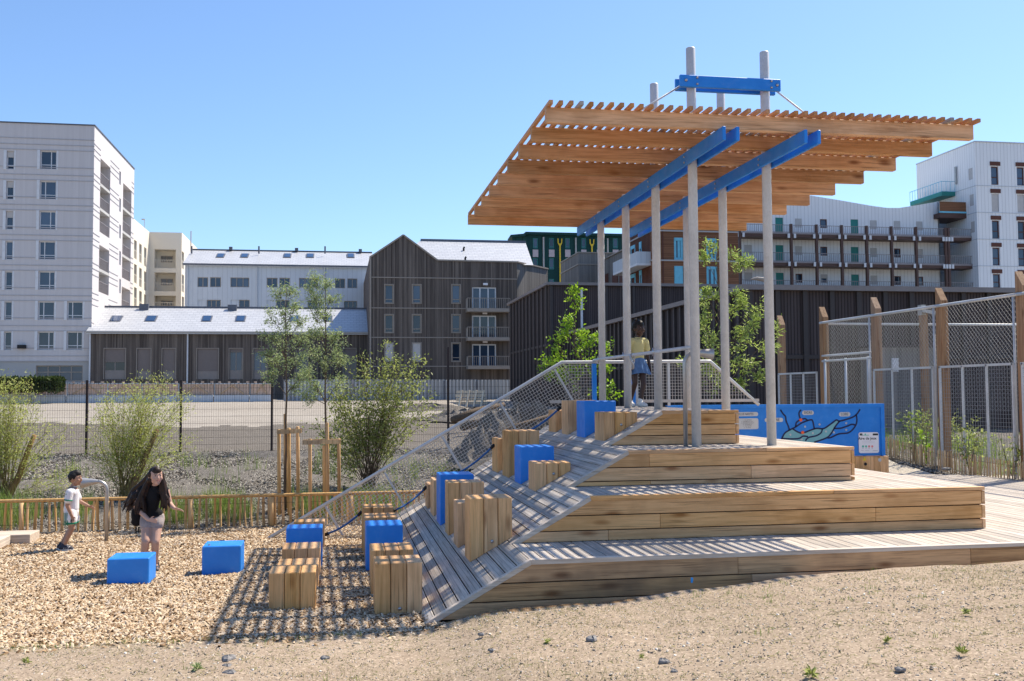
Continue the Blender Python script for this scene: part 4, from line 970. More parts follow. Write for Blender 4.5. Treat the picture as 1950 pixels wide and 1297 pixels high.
mb.hexa([(uA-.3, vRr, zRg-.25), (uB, vRr, zRg-.25), (uB, vRr+6, zE-.25), (uA-.3, vRr+6, zE-.25), (uA-.3, vRr, zRg), (uB, vRr, zRg), (uB, vRr+6, zE), (uA-.3, vRr+6, zE)])
rf = mb.build('roof', M['slate'], rw)
mb = MB(); mb.box(uA-.3, uB, vRr-.2, vRr+.2, zRg-.05, zRg+.1); mb.build('ridge_cap', M['ridge'], rf)
mb = MB(); mb.tube([(uA-.3, vR-.5, zE-.05), (uB, vR-.5, zE-.05)], .09, 8); mb.build('gutter', M['tower_base'], rw)
for px in (171, 357): p = atv(px, 680, vR-.12); mb = MB(); mb.tube([(p.x, vR-.12, zE-.1), (p.x, vR-.12, 1.5)], .08, 8); mb.build('downpipe', M['whitetrim'], rw)
rp = Vector((0, vR, zE)); rn = Vector((0, -(zRg-zE), vRr-vR)).normalized(); re = Vector((0, vRr-vR, zRg-zE)).normalized()
def skylight(root, x0, x1, y0, y1, rp, rn, re):
    a = atplane(x0, y1, rp, rn); b = atplane(x1, y1, rp, rn); c = atplane((x0+x1)/2, y0, rp, rn); L = max(.5, (c-(a+b)/2).dot(re))
    w = b.x-a.x; mb = MB()
    q = [a, a+Vector((w, 0, 0)), a+Vector((w, 0, 0))+re*L, a+re*L]; mb.hexa([p+rn*.0 for p in q]+[p+rn*.16 for p in q]); o = mb.build('skylight', M['ridge'], root)
    i = [a+Vector((.12, 0, 0))+re*.12, a+Vector((w-.12, 0, 0))+re*.12, a+Vector((w-.12, 0, 0))+re*(L-.12), a+Vector((.12, 0, 0))+re*(L-.12)]
    mb = MB(); mb.hexa([p+rn*.17 for p in i]+[p+rn*.2 for p in i]); mb.build('pane', M['skyglass'], o)
for x0, x1 in ((207, 229), (274, 296), (382.5, 402), (447, 466.5), (551, 569.5), (615, 633)): skylight(rw, x0, x1, 603.5, 615, rp, rn, re)
for px in (275, 443):
    p = atv(px, 586, vRr-.5); mb = MB(); mb.box(p.x-.45, p.x+.45, vRr-.9, vRr-.4, zRg-.4, zRg+.25); mb.build('roof_vent', M['ridge'], rw)

# --- pale blue-grey terrace behind the row
vC = 120.; tc = thing('terrace_house', 'pale blue grey metal clad terrace with skylights behind the low row', 'terrace building', (atv(520, 560, vC).x, vC, 2))
uA, uB = atv(352, 540, vC).x, atv(712, 540, vC).x; zE = atv(520, 505.5, vC).z; vCr = 126.5; zRg = atv(520, 478.5, vCr).z
wins = [(376, 396.4, 528, 546.7, (.5,)), (400, 420.8, 528, 546.7, (.5,)), (438.7, 474.6, 528.5, 547, (.33, .67)), (508, 528.5, 529, 547.5, (.5,)), (532, 552, 529, 547.5, (.5,)), (569.5, 604, 529.5, 548, (.33, .67)), (638, 657.3, 530.5, 549, (.5,)), (661.5, 680.5, 530.5, 549, (.5,)),
        (393.5, 420.3, 571, 590, (.33, .67)), (455, 475.5, 571, 590, (.5,)), (526, 551.5, 571.5, 590, (.33, .67)), (586, 604, 572, 590, (.5,)), (655, 680.3, 573, 590, (.33, .67))]
doors = [(376.5, 391.5), (439, 453.3), (508.5, 522.5), (570, 584), (638.5, 651.8)]
HH = [(*rectv(*w[:4], vC), .2) for w in wins]; DD = [(*rectv(x0, x1, 571, 600, vC), .15) for x0, x1 in doors]
mb = MB(); wall_holes(mb, MF(vC), uA, uB, 1, zE, HH+DD); mb.build('metal_wall', M['bluegrey'], tc)
for h, w in zip(HH, wins): window(tc, MF(vC), *h[:4], 'trim', depth=.14, fr=.08, mull=w[4])
for h in DD: mb = MB(); mbox(mb, MF(vC), *h[:4], .1, .15); mb.build('door', M['bluegrey'], tc)
mb = MB(); mb.hexa([(uA-.2, vC-.4, zE-.2), (uB, vC-.4, zE-.2), (uB, vCr, zRg-.2), (uA-.2, vCr, zRg-.2), (uA-.2, vC-.4, zE+.05), (uB, vC-.4, zE+.05), (uB, vCr, zRg), (uA-.2, vCr, zRg)])
mb.add([(uA, vCr, zRg), (uB, vCr, zRg), (uB, vCr+6, zE), (uA, vCr+6, zE)], [(0, 1, 2, 3)])
mb.build('roof', M['slate'], tc)
mb = MB(); mb.box(uA-.2, uB, vCr-.15, vCr+.15, zRg, zRg+.12); mb.box(uA-.2, uB, vC-.5, vC-.38, zE-.12, zE+.06)
mb.build('gutter', M['ridge'], tc)
for px in (357, 489.5, 618.5): p = atv(px, 540, vC-.1); mb = MB(); mb.tube([(p.x, vC-.1, zE-.1), (p.x, vC-.1, 2)], .07, 8); mb.build('downpipe', M['bluegrey'], tc)
rp = Vector((0, vC, zE)); rn = Vector((0, -(zRg-zE), vCr-vC)).normalized(); re = Vector((0, vCr-vC, zRg-zE)).normalized()
for x0, x1 in ((410.5, 426.5), (456.8, 472.5), (539, 554), (582.5, 598), (660.7, 675.3)): skylight(tc, x0, x1, 485, 492.5, rp, rn, re)
for px in (440, 565, 686): p = atv(px, 478, vCr); mb = MB(); mb.box(p.x-.2, p.x+.2, vCr-.5, vCr-.1, zRg, zRg+.4); mb.build('roof_vent', M['ridge'], tc)
for px in (365, 493, 619): p = atv(px, 483, vCr-2.4); mb = MB(); mb.tube([p, p+Vector((0, 0, .9))], .1, 8); mb.build('roof_vent', M['ridge'], tc)

# --- cream apartment block with loggias
vB_ = 140.; bb = thing('apartment_block', 'cream rendered apartment block with recessed loggias behind the grey tower', 'apartment block', (atv(315, 520, vB_).x, vB_, 2))
uA, uB = atv(283.5, 520, vB_).x, atv(345.5, 520, vB_).x; zT_ = atv(315, 442.5, vB_).z; vF = 118.
H = [(*rectv(294, 334.5, y0, y1, vB_), 1.8) for y0, y1 in ((475, 511), (519, 555), (563, 592))]
mb = MB(); wall_holes(mb, MF(vB_), uA, uB, 1, zT_, H)
H1 = []
for k in range(3):
    for (x0, x1, y) in ((255.5, 260, 456), (265.2, 269.5, 463), (274.5, 278.5, 470)):
        p = atu(x0, y+47*k*(1-.02*k), uA); q = atu(x1, y+47*k*(1-.02*k)+39, uA); H1.append((p.y, q.y, q.z, p.z, .45))
wall_holes(mb, MR(uA), vF, vB_, 1, zT_, H1)
H2 = []
for y in (478, 522, 564): p = atu(346.5, y, uB); q = atu(350, y+36, uB); H2.append((p.y, q.y, q.z, p.z, .45))
wall_holes(mb, MR(uB), vB_, vB_+26, 1, zT_, H2)
mb.add([(uA-20, vF, zT_), (uA, vF, zT_), (uA, vB_, zT_), (uB, vB_, zT_), (uB, vB_+26, zT_), (uA-20, vB_+26, zT_)], [tuple(range(6))])
mb.build('rendered_wall', M['beige'], bb)
for h in H:
    mb = MB(); mbox(mb, MF(vB_), h[0], h[1], h[2], h[3], 1.78, 1.9); mb.build('loggia_back', M['beige'], bb)
    w = h[1]-h[0]; window(bb, MF(vB_), h[0]+w*.2, h[0]+w*.77, h[2]+.4*(h[3]-h[2]), h[2]+.74*(h[3]-h[2]), 'trim', depth=1.7, fr=.07, mull=(.5,))
    railing(bb, MF(vB_), h[0], h[1], h[2]+.02, h[2]+1.15, .08, 'beige', .2)
for u_, hs in ((uA, H1), (uB, H2)):
    for h in hs:
        window(bb, MR(u_), *h[:4], 'trim', depth=.4, fr=.07); railing(bb, MR(u_), h[0], h[1], h[2]+.02, h[2]+1.1, .06, 'beige', .25)
mb = MB(); p = atv(363.5, 470, 132.); mb.tube([(p.x, 132, p.z-1.5), (p.x, 132, atv(363.5, 440, 132.).z)], .07, 8)
p = atv(275, 424, 138.); mb.tube([(p.x, 138, p.z-2), (p.x, 138, p.z+.4)], .04, 6); mb.box(p.x-.35, p.x+.05, 137.9, 138.1, p.z+.35, p.z+.5); mb.build('roof_mast', M['tower_base'], bb)

# --- dark timber house with a gable
vD = 97.; hs = thing('gabled_timber_house', 'grey brown timber clad apartment house with a pointed gable and three balconies', 'apartment house', (atv(840, 640, vD).x, vD, 2))
uA, uB = atv(703.5, 600, vD).x, atv(985, 600, vD).x
g1, g2, g3, g4, g5 = [atv(*p, vD) for p in ((703.5, 490.5), (768, 447.5), (833, 495.5), (985, 499), (985, 700))]
zlow = g3.z
W3 = []
for k, (y0, y1) in enumerate(((542.5, 577), (599.5, 633), (653.5, 688))):
    for x0, x1, cl in ((733, 748.6, k == 2), (785.6, 801.3, k == 2), (860.8, 876.2, False)): W3.append((*rectv(x0, x1, y0, y1, vD), cl))
FW = [rectv(899, 945, y0, y1, vD) for y0, y1 in ((547, 590), (601, 644), (655.4, 699))]
mb = MB(); zmid = min(g1.z, g3.z, g4.z)-.01
wall_holes(mb, MF(vD), uA, uB, 1, zmid, [(*w[:4], .22) for w in W3]+[(*f, .25) for f in FW])
mb.add([(uA, vD, zmid), (uB, vD, zmid), (uB, vD, g4.z), (g3.x, vD, g3.z), (g2.x, vD, g2.z), (uA, vD, g1.z)], [tuple(range(6))])
vDb = 122.; mb.add([(uA, vD, 1), (uA, vD, g1.z), (uA, vDb, g1.z), (uA, vDb, 1)], [(0, 1, 2, 3)])
mb.build('front_wall', M['charred'], hs)
cp = uB; ray_end = atplane(1043, 512, Vector((uB, vD, 0)), Vector((1, -1, 0)).normalized())
du = ray_end.x-uB; zc = ray_end.z
mb = MB(); mb.add([(uB, vD, 1), (uB+du, vD+du, 1), (uB+du, vD+du, zc), (uB, vD, g4.z)], [(0, 1, 2, 3)]); mb.add([(uB+du, vD+du, 1), (uB+du, vDb, 1), (uB+du, vDb, zc), (uB+du, vD+du, zc)], [(0, 1, 2, 3)])
mb.build('corner_wall', M['greywood'], hs)  # paler cladding on the angled face, its sunlit tone put into the colour
for a0, a1, b0, b1, cl in W3:
    window(hs, MF(vD), a0, a1, b0, b1, 'trim', depth=.12, fr=.08, trans=() if cl else (.2,), shut=(.995, 'paleshutter') if cl else None)
    mb = MB(); mbox(mb, MF(vD), a0-.08, a0, b0-.08, b1+.08, -.05, .03); mbox(mb, MF(vD), a1, a1+.08, b0-.08, b1+.08, -.05, .03); mbox(mb, MF(vD), a0, a1, b1, b1+.08, -.05, .03); mbox(mb, MF(vD), a0, a1, b0-.08, b0, -.07, .03); mb.build('window_surround', M['trim'], hs)
for f in FW: window(hs, MF(vD), *f, 'whitetrim', depth=.15, fr=.12, mull=(.33, .67), name='french_window')
for x0, x1, y0, y1 in ((890, 971.5, 567.3, 593.5), (890.3, 972.2, 622.5, 648.6), (891, 972.4, 678, 702.8)):
    a0, a1, b0, b1 = rectv(x0, x1, y0, y1, vD-1.4)
    mb = MB(); mb.box(a0, a1, vD-1.4, vD-.01, b0, b0+.3); o = mb.build('balcony', M['trim'], hs)
    railing(o, MF(vD-1.4), a0, a1, b0+.3, b1, .03, 'trim', .2); railing(o, ML(a0), vD-1.36, vD-.05, b0+.3, b1, .03, 'trim', .2)
for y in (529.8, 587.5, 643, 697.8): z = atv(840, y, vD).z; mb = MB(); mb.box(uA, uB, vD-.05, vD, z-.04, z+.05); mb.build('floor_band', M['trim'], hs)
p = atv(705.5, 600, vD-.1); mb = MB(); mb.tube([(p.x, vD-.1, g1.z), (p.x, vD-.1, 2)], .08, 8); mb.build('downpipe', M['trim'], hs)
mb = MB()
for a, b in ((g1, g2), (g2, g3), (g3, g4)): mb.bar((a.x, vD-.02, a.z), (b.x, vD-.02, b.z), .14, .2, (0, 1, 0))
mb.bar((g4.x, vD, g4.z), (uB+du, vD+du, zc), .2, .14); mb.build('verge_trim', M['trim'], hs)
mb = MB(); mb.add([(uA, vD+.1, g1.z), (g2.x, vD+.1, g2.z), (g2.x, vDb, g2.z), (uA, vDb, g1.z), (g3.x, vD+.1, g3.z), (g3.x, vDb, g3.z)], [(0, 1, 2, 3), (1, 4, 5, 2)])
r1 = atv(801, 457.5, vD+6.5); r2 = atv(1000.5, 461.5, vD+6.5); e2 = atv(1015.5, 500, vD+.6)
mb.add([(r1.x-3, vD+.6, zlow-.3), (e2.x, vD+.6, zlow-.25), (r2.x, vD+6.5, r2.z), (r1.x, vD+6.5, r1.z), (r2.x, vD+14, zlow), (r1.x, vD+14, zlow)], [(0, 1, 2, 3), (3, 2, 4, 5)])
rf = mb.build('roof', M['slate'], hs)
mb = MB(); mb.box(r1.x, r2.x, vD+6.3, vD+6.7, r1.z-.1, r1.z+.12); mb.build('ridge_cap', M['ridge'], rf)
for px, py, vv_ in ((883, 476, vD+4), (886, 495, vD+1.2)): p = atv(px, py, vv_); mb = MB(); mb.tube([p-Vector((0, 0, .4)), p+Vector((0, 0, .2)), p+Vector((.1, 0, .3))], .1, 8); mb.build('roof_vent', M['black'], rf)
for px, py in ((924, 541.5), (923, 596.5), (923.5, 651)): p = atv(px, py, vD); mb = MB(); mb.box(p.x-.22, p.x+.22, vD-.25, vD, p.z-.1, p.z+.1); mb.build('wall_lamp', M['white'], hs)

# --- two dark ribbed sheds behind the playground
def shed(label, v0, cx, cy, xl, u_right, depthL, ph, gx):
    p = atv(cx, cy, v0); t_ = thing('dark_shed', label, 'shed', (p.x+4, v0, 1), 'dark ribbed sheds behind the playground')
    u0, zt_ = p.x, p.z; vb = v0+depthL
    mb = MB(); mb.add([(u0, v0, .3), (u_right, v0, .3), (u_right, v0, zt_), (u0, v0, zt_)], [(0, 1, 2, 3)]); mb.add([(u0, v0, .3), (u0, vb, .3), (u0, vb, zt_), (u0, v0, zt_)], [(3, 2, 1, 0)])
    mb.add([(u0, v0, zt_), (u_right, v0, zt_), (u_right, vb, zt_), (u0, vb, zt_)], [(0, 1, 2, 3)]); mb.add([(u_right, v0, .3), (u_right, vb, .3), (u_right, vb, zt_), (u_right, v0, zt_)], [(0, 1, 2, 3)])
    mb.build('ribbed_wall', M['shed'], t_)
    k = 0; u = u0+.12; bm_ = MB(); bm_.box(-.085, .085, -.11, 0, .3, zt_-.1); me = bm_.mesh('batten'); me.materials.append(M['batten'])
    while u < min(u_right, gx): o = link('batten', me, None, t_); o.location = (u, v0, 0); u += ph
    bm_ = MB(); bm_.box(-.11, 0, -.085, .085, .3, zt_-.1); me2 = bm_.mesh('batten'); me2.materials.append(M['batten']); v = v0+.5
    while v < vb: o = link('batten', me2, None, t_); o.location = (u0, v, 0); v += ph*.75
    mb = MB(); mb.box(u0-.22, u_right, v0-.24, v0+.1, zt_-.12, zt_+.06); mb.box(u0-.22, u0+.1, v0+.1, vb, zt_-.12, zt_+.06); mb.build('coping', M['coping'], t_)
    zm = .3+(zt_-.3)*.56; mb = MB(); mb.box(u0-.05, u_right, v0-.06, v0, zm, zm+.14); mb.box(u0-.06, u0, v0, vb, zm, zm+.14); mb.build('rail_band', M['batten'], t_); return t_, zt_
shB, zB_ = shed('nearer low dark brown ribbed shed behind the ball court and the right posts', 33., 1420, 546, 1050, 40., 30.5, 1.02, 40)
shA, zA_ = shed('taller dark brown ribbed shed behind the left canopy posts, lit downpipe on its front', 62., 1045.5, 539.5, 970, 60., 15., 1.8, 50)
for px in (1107.5, 1335): p = atv(px, 600, 61.85); mb = MB(); mb.tube([(p.x, 61.8, zA_-.3), (p.x, 61.8, 2)], .08, 8); mb.build('downpipe', M['whitetrim'], shA)

# --- dark green building with yellow pipes
vG = 140.; gr_ = thing('green_apartment_building', 'dark green apartment building with tall windows and yellow pipes in the far middle', 'apartment building', (atv(1090, 500, vG).x, vG, 2))
uA, uB = atv(1004, 500, vG).x, atv(1260, 500, vG).x; zT_ = atv(1090, 449, vG).z
W_ = [(1015, 1024.3), (1045.8, 1055.2), (1076.6, 1085.6), (1107.4, 1116), (1137, 1146), (1167.4, 1177)]
HH = [(*rectv(a, b, y0, y1, vG), .2) for a, b in W_ for y0, y1 in ((453.5, 473), (491.5, 513), (531, 550))]
mb = MB(); wall_holes(mb, MF(vG), uA, uB, 1, zT_, HH)
q = atplane(975.5, 458, Vector((uA, vG, 0)), Vector((.55, .83, 0))); mb.add([(uA, vG, 1), (uA, vG, zT_), (q.x, q.y, zT_-.2), (q.x, q.y, 1)], [(0, 1, 2, 3)])
mb.build('green_wall', M['green'], gr_)
for h in HH: window(gr_, MF(vG), *h[:4], 'tealdoor', depth=.12, fr=.08, trans=(.16,))
for a, b in W_: r = rectv(a-.6, b+.6, 475.5, 489.5, vG); mb = MB(); mbox(mb, MF(vG), *r, -.06, 0); mb.build('infill_panel', M['pinkpanel'], gr_)
for x in (1035.3, 1096.8, 1157.6): p = atv(x, 490, vG-.15); mb = MB(); mb.tube([(p.x, vG-.15, zT_-.3), (p.x, vG-.15, 3)], .12, 8); mb.build('downpipe', M['tower_base'], gr_)
for x in (1066.5, 1127.5):
    p = atv(x, 490, vG-.3); mb = MB(); mb.tube([(p.x, vG-.3, zT_-1.2), (p.x, vG-.3, 3)], .11, 8)
    for s_ in (-1, 1): mb.tube([(p.x, vG-.3, zT_-1.6), (p.x+s_*.26, vG-.3, zT_-1.1), (p.x+s_*.28, vG-.3, zT_-.5)], .08, 8)
    mb.build('yellow_pipe', M['yellow'], gr_)
mb = MB(); mb.box(uA-.3, uB, vG-.6, vG+10, zT_, zT_+.35); mb.prism_uv([(uA-.3, vG-.6), (q.x-.3, q.y-.4), (q.x, q.y+4), (uA, vG+10)], zT_-.25, zT_+.1); mb.build('roof', M['green'], gr_)

# --- silver timber building behind the canopy posts
vK = 104.; sk_ = thing('silver_timber_building', 'weathered silver timber clad block between the green and brown buildings', 'building', (atv(1130, 520, vK).x, vK, 2))
uA = atv(1102, 500, vK).x; zT_ = atv(1102, 481.5, vK).z; uB = atv(1172, 500, vK).x; vb = atu(1068, 520, uA).y
mb = MB(); mb.box(uA, uB, vK, vb, 1, zT_); mb.build('timber_wall', M['greywood'], sk_)
z_ = atv(1102, 503, vK).z; mb = MB(); mb.box(uA-.08, uB, vK-.08, vb, z_-.06, z_+.06); mb.build('floor_band', M['trim'], sk_)
mb = MB(); mb.box(uA-.1, uB, vK-.1, vb, zT_, zT_+.1); mb.build('coping', M['trim'], sk_)

# --- brown clad building with light blue window surrounds
vO = 86.; ob_ = thing('brown_clad_building', 'brown timber clad building with light blue window surrounds behind the posts', 'building', (atv(1320, 500, vO).x, vO, 2))
uA, uB = atv(1243, 480, vO).x, atv(1406, 480, vO).x; zT_ = atv(1320, 432, vO).z
ws = [(1283.5, 1301, 452.5, 495), (1345, 1365.5, 454, 495.5), (1283.8, 1301.5, 506.5, 547), (1345.5, 1366, 507.5, 548)]
HH = [(*rectv(*w, vO), .25) for w in ws]
mb = MB(); wall_holes(mb, MF(vO), uA, uB, 1, zT_, HH); vb = atu(1199, 480, uA).y; mb.add([(uA, vO, 1), (uA, vb, 1), (uA, vb, zT_), (uA, vO, zT_)], [(3, 2, 1, 0)]); mb.add([(uA, vO, zT_), (uB, vO, zT_), (uB, vb, zT_), (uA, vb, zT_)], [(0, 1, 2, 3)]); mb.build('brown_wall', M['brownclad'], ob_)
for k, h in enumerate(HH):
    window(ob_, MF(vO), *h[:4], 'tealframe', depth=.1, fr=.22, mull=(.55,), shut=(.14 if k != 2 else .99, 'tealframe'))
for x0, x1, y0, y1 in ((1202, 1211, 470, 488), (1218.3, 1223.5, 462, 503.5), (1202, 1211, 524, 545), (1218.5, 1223.8, 516, 545)):
    p = atu(x0, y0, uA); q = atu(x1, y1, uA); window(ob_, ML(uA), min(p.y, q.y), max(p.y, q.y), q.z, p.z, 'tealframe', depth=-.02, fr=.2, shut=(.3, 'tealframe'))
mb = MB()
for y in (441, 497, 549): z = atv(1330, y, vO).z; mb.box(uA-.12, uB, vO-.12, vO, z-.06, z+.06); mb.box(uA-.12, uA, vO, vb, z-.06, z+.06)
mb.build('floor_band', M['tower_base'], ob_)
vk2 = atu(1129, 500, uA).y; zk2 = atu(1165, 487.5, uA).z
mb = MB(); mb.add([(uA+.05, vb, 1), (uA+.05, vk2, 1), (uA+.05, vk2, zk2), (uA+.05, vb, zk2)], [(3, 2, 1, 0)]); mb.build('rear_timber_wall', M['greywood'], ob_)
mb = MB(); mb.box(uA-.1, uA+.3, vb, vk2, zk2, zk2+.1); mb.build('coping', M['trim'], ob_)
va_, vc_ = atu(1213, 500, uA-1.3).y, atu(1167, 500, uA-1.3).y; b0 = atu(1190, 511, uA-1.3).z
mb = MB(); mb.box(uA-1.3, uA, va_, vc_, b0-.2, b0); o = mb.build('balcony', M['whitetrim'], ob_); mb = MB(); mb.box(uA-1.3, uA-1.26, va_, vc_, b0, b0+1.05); mb.build('glass_balustrade', M['bluegrey'], o); mb = MB(); mb.box(uA-1.26, uA, va_, va_+.04, b0, b0+1.05); mb.build('glass_balustrade', M['bluegrey'], o)
for x0, x1 in ((1150, 1158), (1166, 1176), (1180, 1187)): p = atu(x0, 524, uA); q = atu(x1, 536, uA); mb = MB(); mb.box(uA-.03, uA+.04, q.y, p.y, q.z-2, p.z); mb.build('window', M['brownframe'], ob_)
mb = MB(); n = 16
for k in range(n): v = vO+.8+(vb-vO-1)*k/n; mb.box(uA-.06, uA, v-.06, v+.06, 1, zT_)
for px in (1243.5, 1262, 1325): p = atv(px, 480, vO); mb.box(p.x-.05, p.x+.05, vO-.06, vO, 1, zT_)
mb.build('cover_strip', M['brownframe'], ob_)

# --- white gallery building with brown galleries
vQ = 96.; gl = thing('gallery_building', 'white apartment building with dark brown open galleries and a wavy roofline on the right', 'apartment building', (atv(1600, 500, vQ).x, vQ, 2))
vW = vQ+1.9; uA, uB = atv(1398, 480, vW).x, atv(1789.5, 480, vW).x
top = [atv(x, y, vW) for x, y in ((1398, 372), (1470, 368), (1545, 372.5), (1600, 381.5), (1660, 392), (1690, 396), (1712, 396), (1745, 391), (1789.5, 383.5))]
rowsY = [(414.5, 447), (467, 501.5), (519.5, 553)]
items = []
for r_ in range(3):
    y0, yf = rowsY[r_]
    for x0, x1, kd in ((1417, 1431.5, 'c'), (1476.5, 1491.5, 'd'), (1514, 1527, 'o' if r_ == 2 else 'c'), (1561.5, 1574.8, 'h' if r_ == 2 else 'o'), (1620, 1634.8, 'd'), (1656.5, 1669.5, 'c'), (1702, 1714.5, 'c' if r_ == 0 else 'o'), (1744.5, 1757, 'o' if r_ == 2 else 'c'), (1767, 1777.5, 'w')):
        if x0 == 1417 and r_ == 0: continue
        dy = (x0-1480)*.024
        items.append((x0+r_*.6, x1+r_*.6, y0+dy+(1 if kd != 'd' else 0), (yf+dy) if kd in 'dw' else y0+18+dy, kd))
HH = [(*rectv(*it[:4], vW), .16) for it in items]
zmin = min(p.z for p in top)-.05
mb = MB(); wall_holes(mb, MF(vW), uA, uB, 1, zmin, HH); mb.add([(uA, vW, zmin), (uB, vW, zmin)]+[tuple(p) for p in reversed(top)], [tuple(range(2+len(top)))])
mb.add([tuple(p) for p in top]+[(p.x, vW+9, p.z) for p in top], [(i, i+1, i+1+len(top), i+len(top)) for i in range(len(top)-1)]); mb.build('white_wall', M['whiteclad'], gl)
for h, it in zip(HH, items):
    kd = it[4]
    if kd == 'd': mb = MB(); mbox(mb, MF(vW), *h[:4], .1, .16); mb.build('door', M['tealdoor'], gl)
    elif kd == 'w': mb = MB(); mbox(mb, MF(vW), *h[:4], .03, .16); mb.build('door', M['whiteclad'], gl)
    else: window(gl, MF(vW), *h[:4], 'brownframe' if kd == 'o' else 'paleshutter', depth=.1, fr=.09, shut={'c': (.99, 'paleshutter'), 'h': (.45, 'paleshutter'), 'o': None}[kd])
uL_, uE = atv(1398, 490, vQ).x, atv(1862, 490, vQ).x
for k, (yt, yb) in enumerate(((427.6, 443.5), (480.6, 498.5), (533.2, 551))):
    zr, zf_ = atv(1480, yt, vQ).z, atv(1480, yb, vQ).z
    mb = MB(); mb.box(uL_, uE, vQ, vW-.01, zf_-.38, zf_-.1); mb.build('gallery_floor', M['brownsteel'], gl)
    mb = MB(); mb.box(uL_, uE, vQ-.06, vQ+.1, zf_-.1, zf_+.06); mb.build('floor_edge', M['rail'], gl)
    xs = [1409, 1507, 1555.7, 1603.6, 1651, 1698.4, 1745.3, 1801, 1861]
    for a, b in zip(xs[:-1], xs[1:]):
        pa, pb = atv(a, yt, vQ).x+.18, atv(b, yt, vQ).x-.18; railing(gl, MF(vQ), pa, pb, zf_+.1, zr, 0, 'rail', .2)
zt_ = atv(1480, 426, vQ).z
for px in (1409.5, 1507.5, 1555.8, 1603.8, 1651.3, 1698.6, 1745.5, 1801.5, 1807):
    p = atv(px, 490, vQ); mb = MB(); mb.box(p.x-.12, p.x+.12, vQ-.1, vQ+.2, 1, zt_); o = mb.build('gallery_post', M['brownsteel'], gl)
    for y in (449, 502.5):
        z = atv(1480, y, vQ).z
        for e in (-.335, .335): mb = MB(); mb.box(p.x+e-.115, p.x+e+.115, vQ-.2, vQ-.1, z-.22, z+.22); mb.build('gallery_lamp', M['whitetrim'], o)
# recess between the galleries and the tower
mb = MB(); mb.box(uB, uE, vW+4.5, vW+4.7, 1, atv(1820, 410, vW+4.6).z); mb.box(uB-.1, uB+.02, vW, vW+4.6, 1, top[-1].z); mb.build('recess_wall', M['bluegrey'], gl)
p = rectv(1790, 1843, 384.5, 403, vQ+.8); mb = MB(); mbox(mb, MF(vQ+.8), *p, 0, .1); mb.build('balustrade_boards', M['brownclad'], gl)
p = rectv(1789, 1844, 406, 415, vQ+.8); mb = MB(); mbox(mb, MF(vQ+.8), *p, -.05, 3.6); mb.build('platform', M['brownsteel'], gl)
p = rectv(1790, 1844, 403, 406, vQ+.8); mb = MB(); mbox(mb, MF(vQ+.8), *p, -.08, .2); mb.build('platform_edge', M['tealframe'], gl)

# --- white tower at the right edge
vX = 95.; wt = thing('white_tower', 'tall white clad apartment tower at the right edge of the photo', 'apartment tower', (atv(1905, 450, vX).x, vX, 2))
uA = atv(1860.5, 420, vX).x; uB = uA+16; zT_ = atv(1858, 270.5, vX).z; vb = atu(1745, 312, uA).y
ys = [(317, 352), (369, 403.5), (420, 454.5), (471.5, 505.5), (522, 548)]
HH = []
for x0 in (1887.5, 1936.5):
    for k, (y0, y1) in enumerate(ys): HH.append((*rectv(x0+.9*k, x0+14+.9*k, y0+(x0-1887)*.03, y1+(x0-1887)*.03, vX), .3))
mb = MB(); wall_holes(mb, MF(vX), uA, uB, 1, zT_, HH)
H2 = []
for x, y in ((1851, 322), (1853, 372), (1855, 423)): p = atu(x-7, y, uA); q = atu(x+1.5, y+19, uA); H2.append((q.y, p.y, q.z, p.z, .2))
wall_holes(mb, ML(uA), vX, vb, 1, zT_, H2); mb.add([(uA, vX, zT_), (uB, vX, zT_), (uB, vb, zT_), (uA, vb, zT_)], [(0, 1, 2, 3)]); mb.build('white_wall', M['whiteclad'], wt)
for i, h in enumerate(HH):
    window(wt, MF(vX), h[0], h[1], h[2], h[3], 'brownframe', depth=.18, fr=.09, trans=(.42,), shut=(.99, 'paleshutter') if i in (1, 6) else None)
    mb = MB(); mbox(mb, MF(vX), h[0]-.12, h[1]+.2, h[3]+.08, h[3]+.5, -.08, 0); mb.build('shutter_box', M['brownframe'], wt)
for h in H2: window(wt, ML(uA), *h[:4], 'whitetrim', depth=.12, fr=.08, shut=(.99, 'paleshutter'))
mb = MB()
for y in (353.8, 404.8, 455.5, 506.5): z = atv(1880, y, vX).z; mb.box(uA-.04, uB, vX-.04, vX, z-.03, z+.03); mb.box(uA-.04, uA, vX, vb, z-.03, z+.03)
mb.box(uA-.08, uB, vX-.08, vb, zT_, zT_+.12); mb.build('floor_joint', M['bluegrey'], wt)
q0, q1 = atu(1820, 365, uA-1), atu(1757, 380, uA-1); zb_ = atu(1800, 366, uA-1.0).z
va, vc = atu(1819, 365, uA).y, atu(1757, 372, uA).y
mb = MB(); mb.box(uA-1.6, uA, va, vc, zb_-.45, zb_); o = mb.build('balcony', M['tealdoor'], wt); railing(o, ML(uA-1.6), va, vc, zb_, zb_+1.15, 0, 'tealframe', .5); railing(o, MF(va), uA-1.6, uA-.02, zb_, zb_+1.15, 0, 'tealframe', .5)
p = atu(1819.5, 330, uA-.15); mb = MB(); mb.tube([(uA-.15, p.y, p.z-1.2), (uA-.15, p.y, p.z+.7)], .12, 8); mb.build('flue', M['steel'], wt)

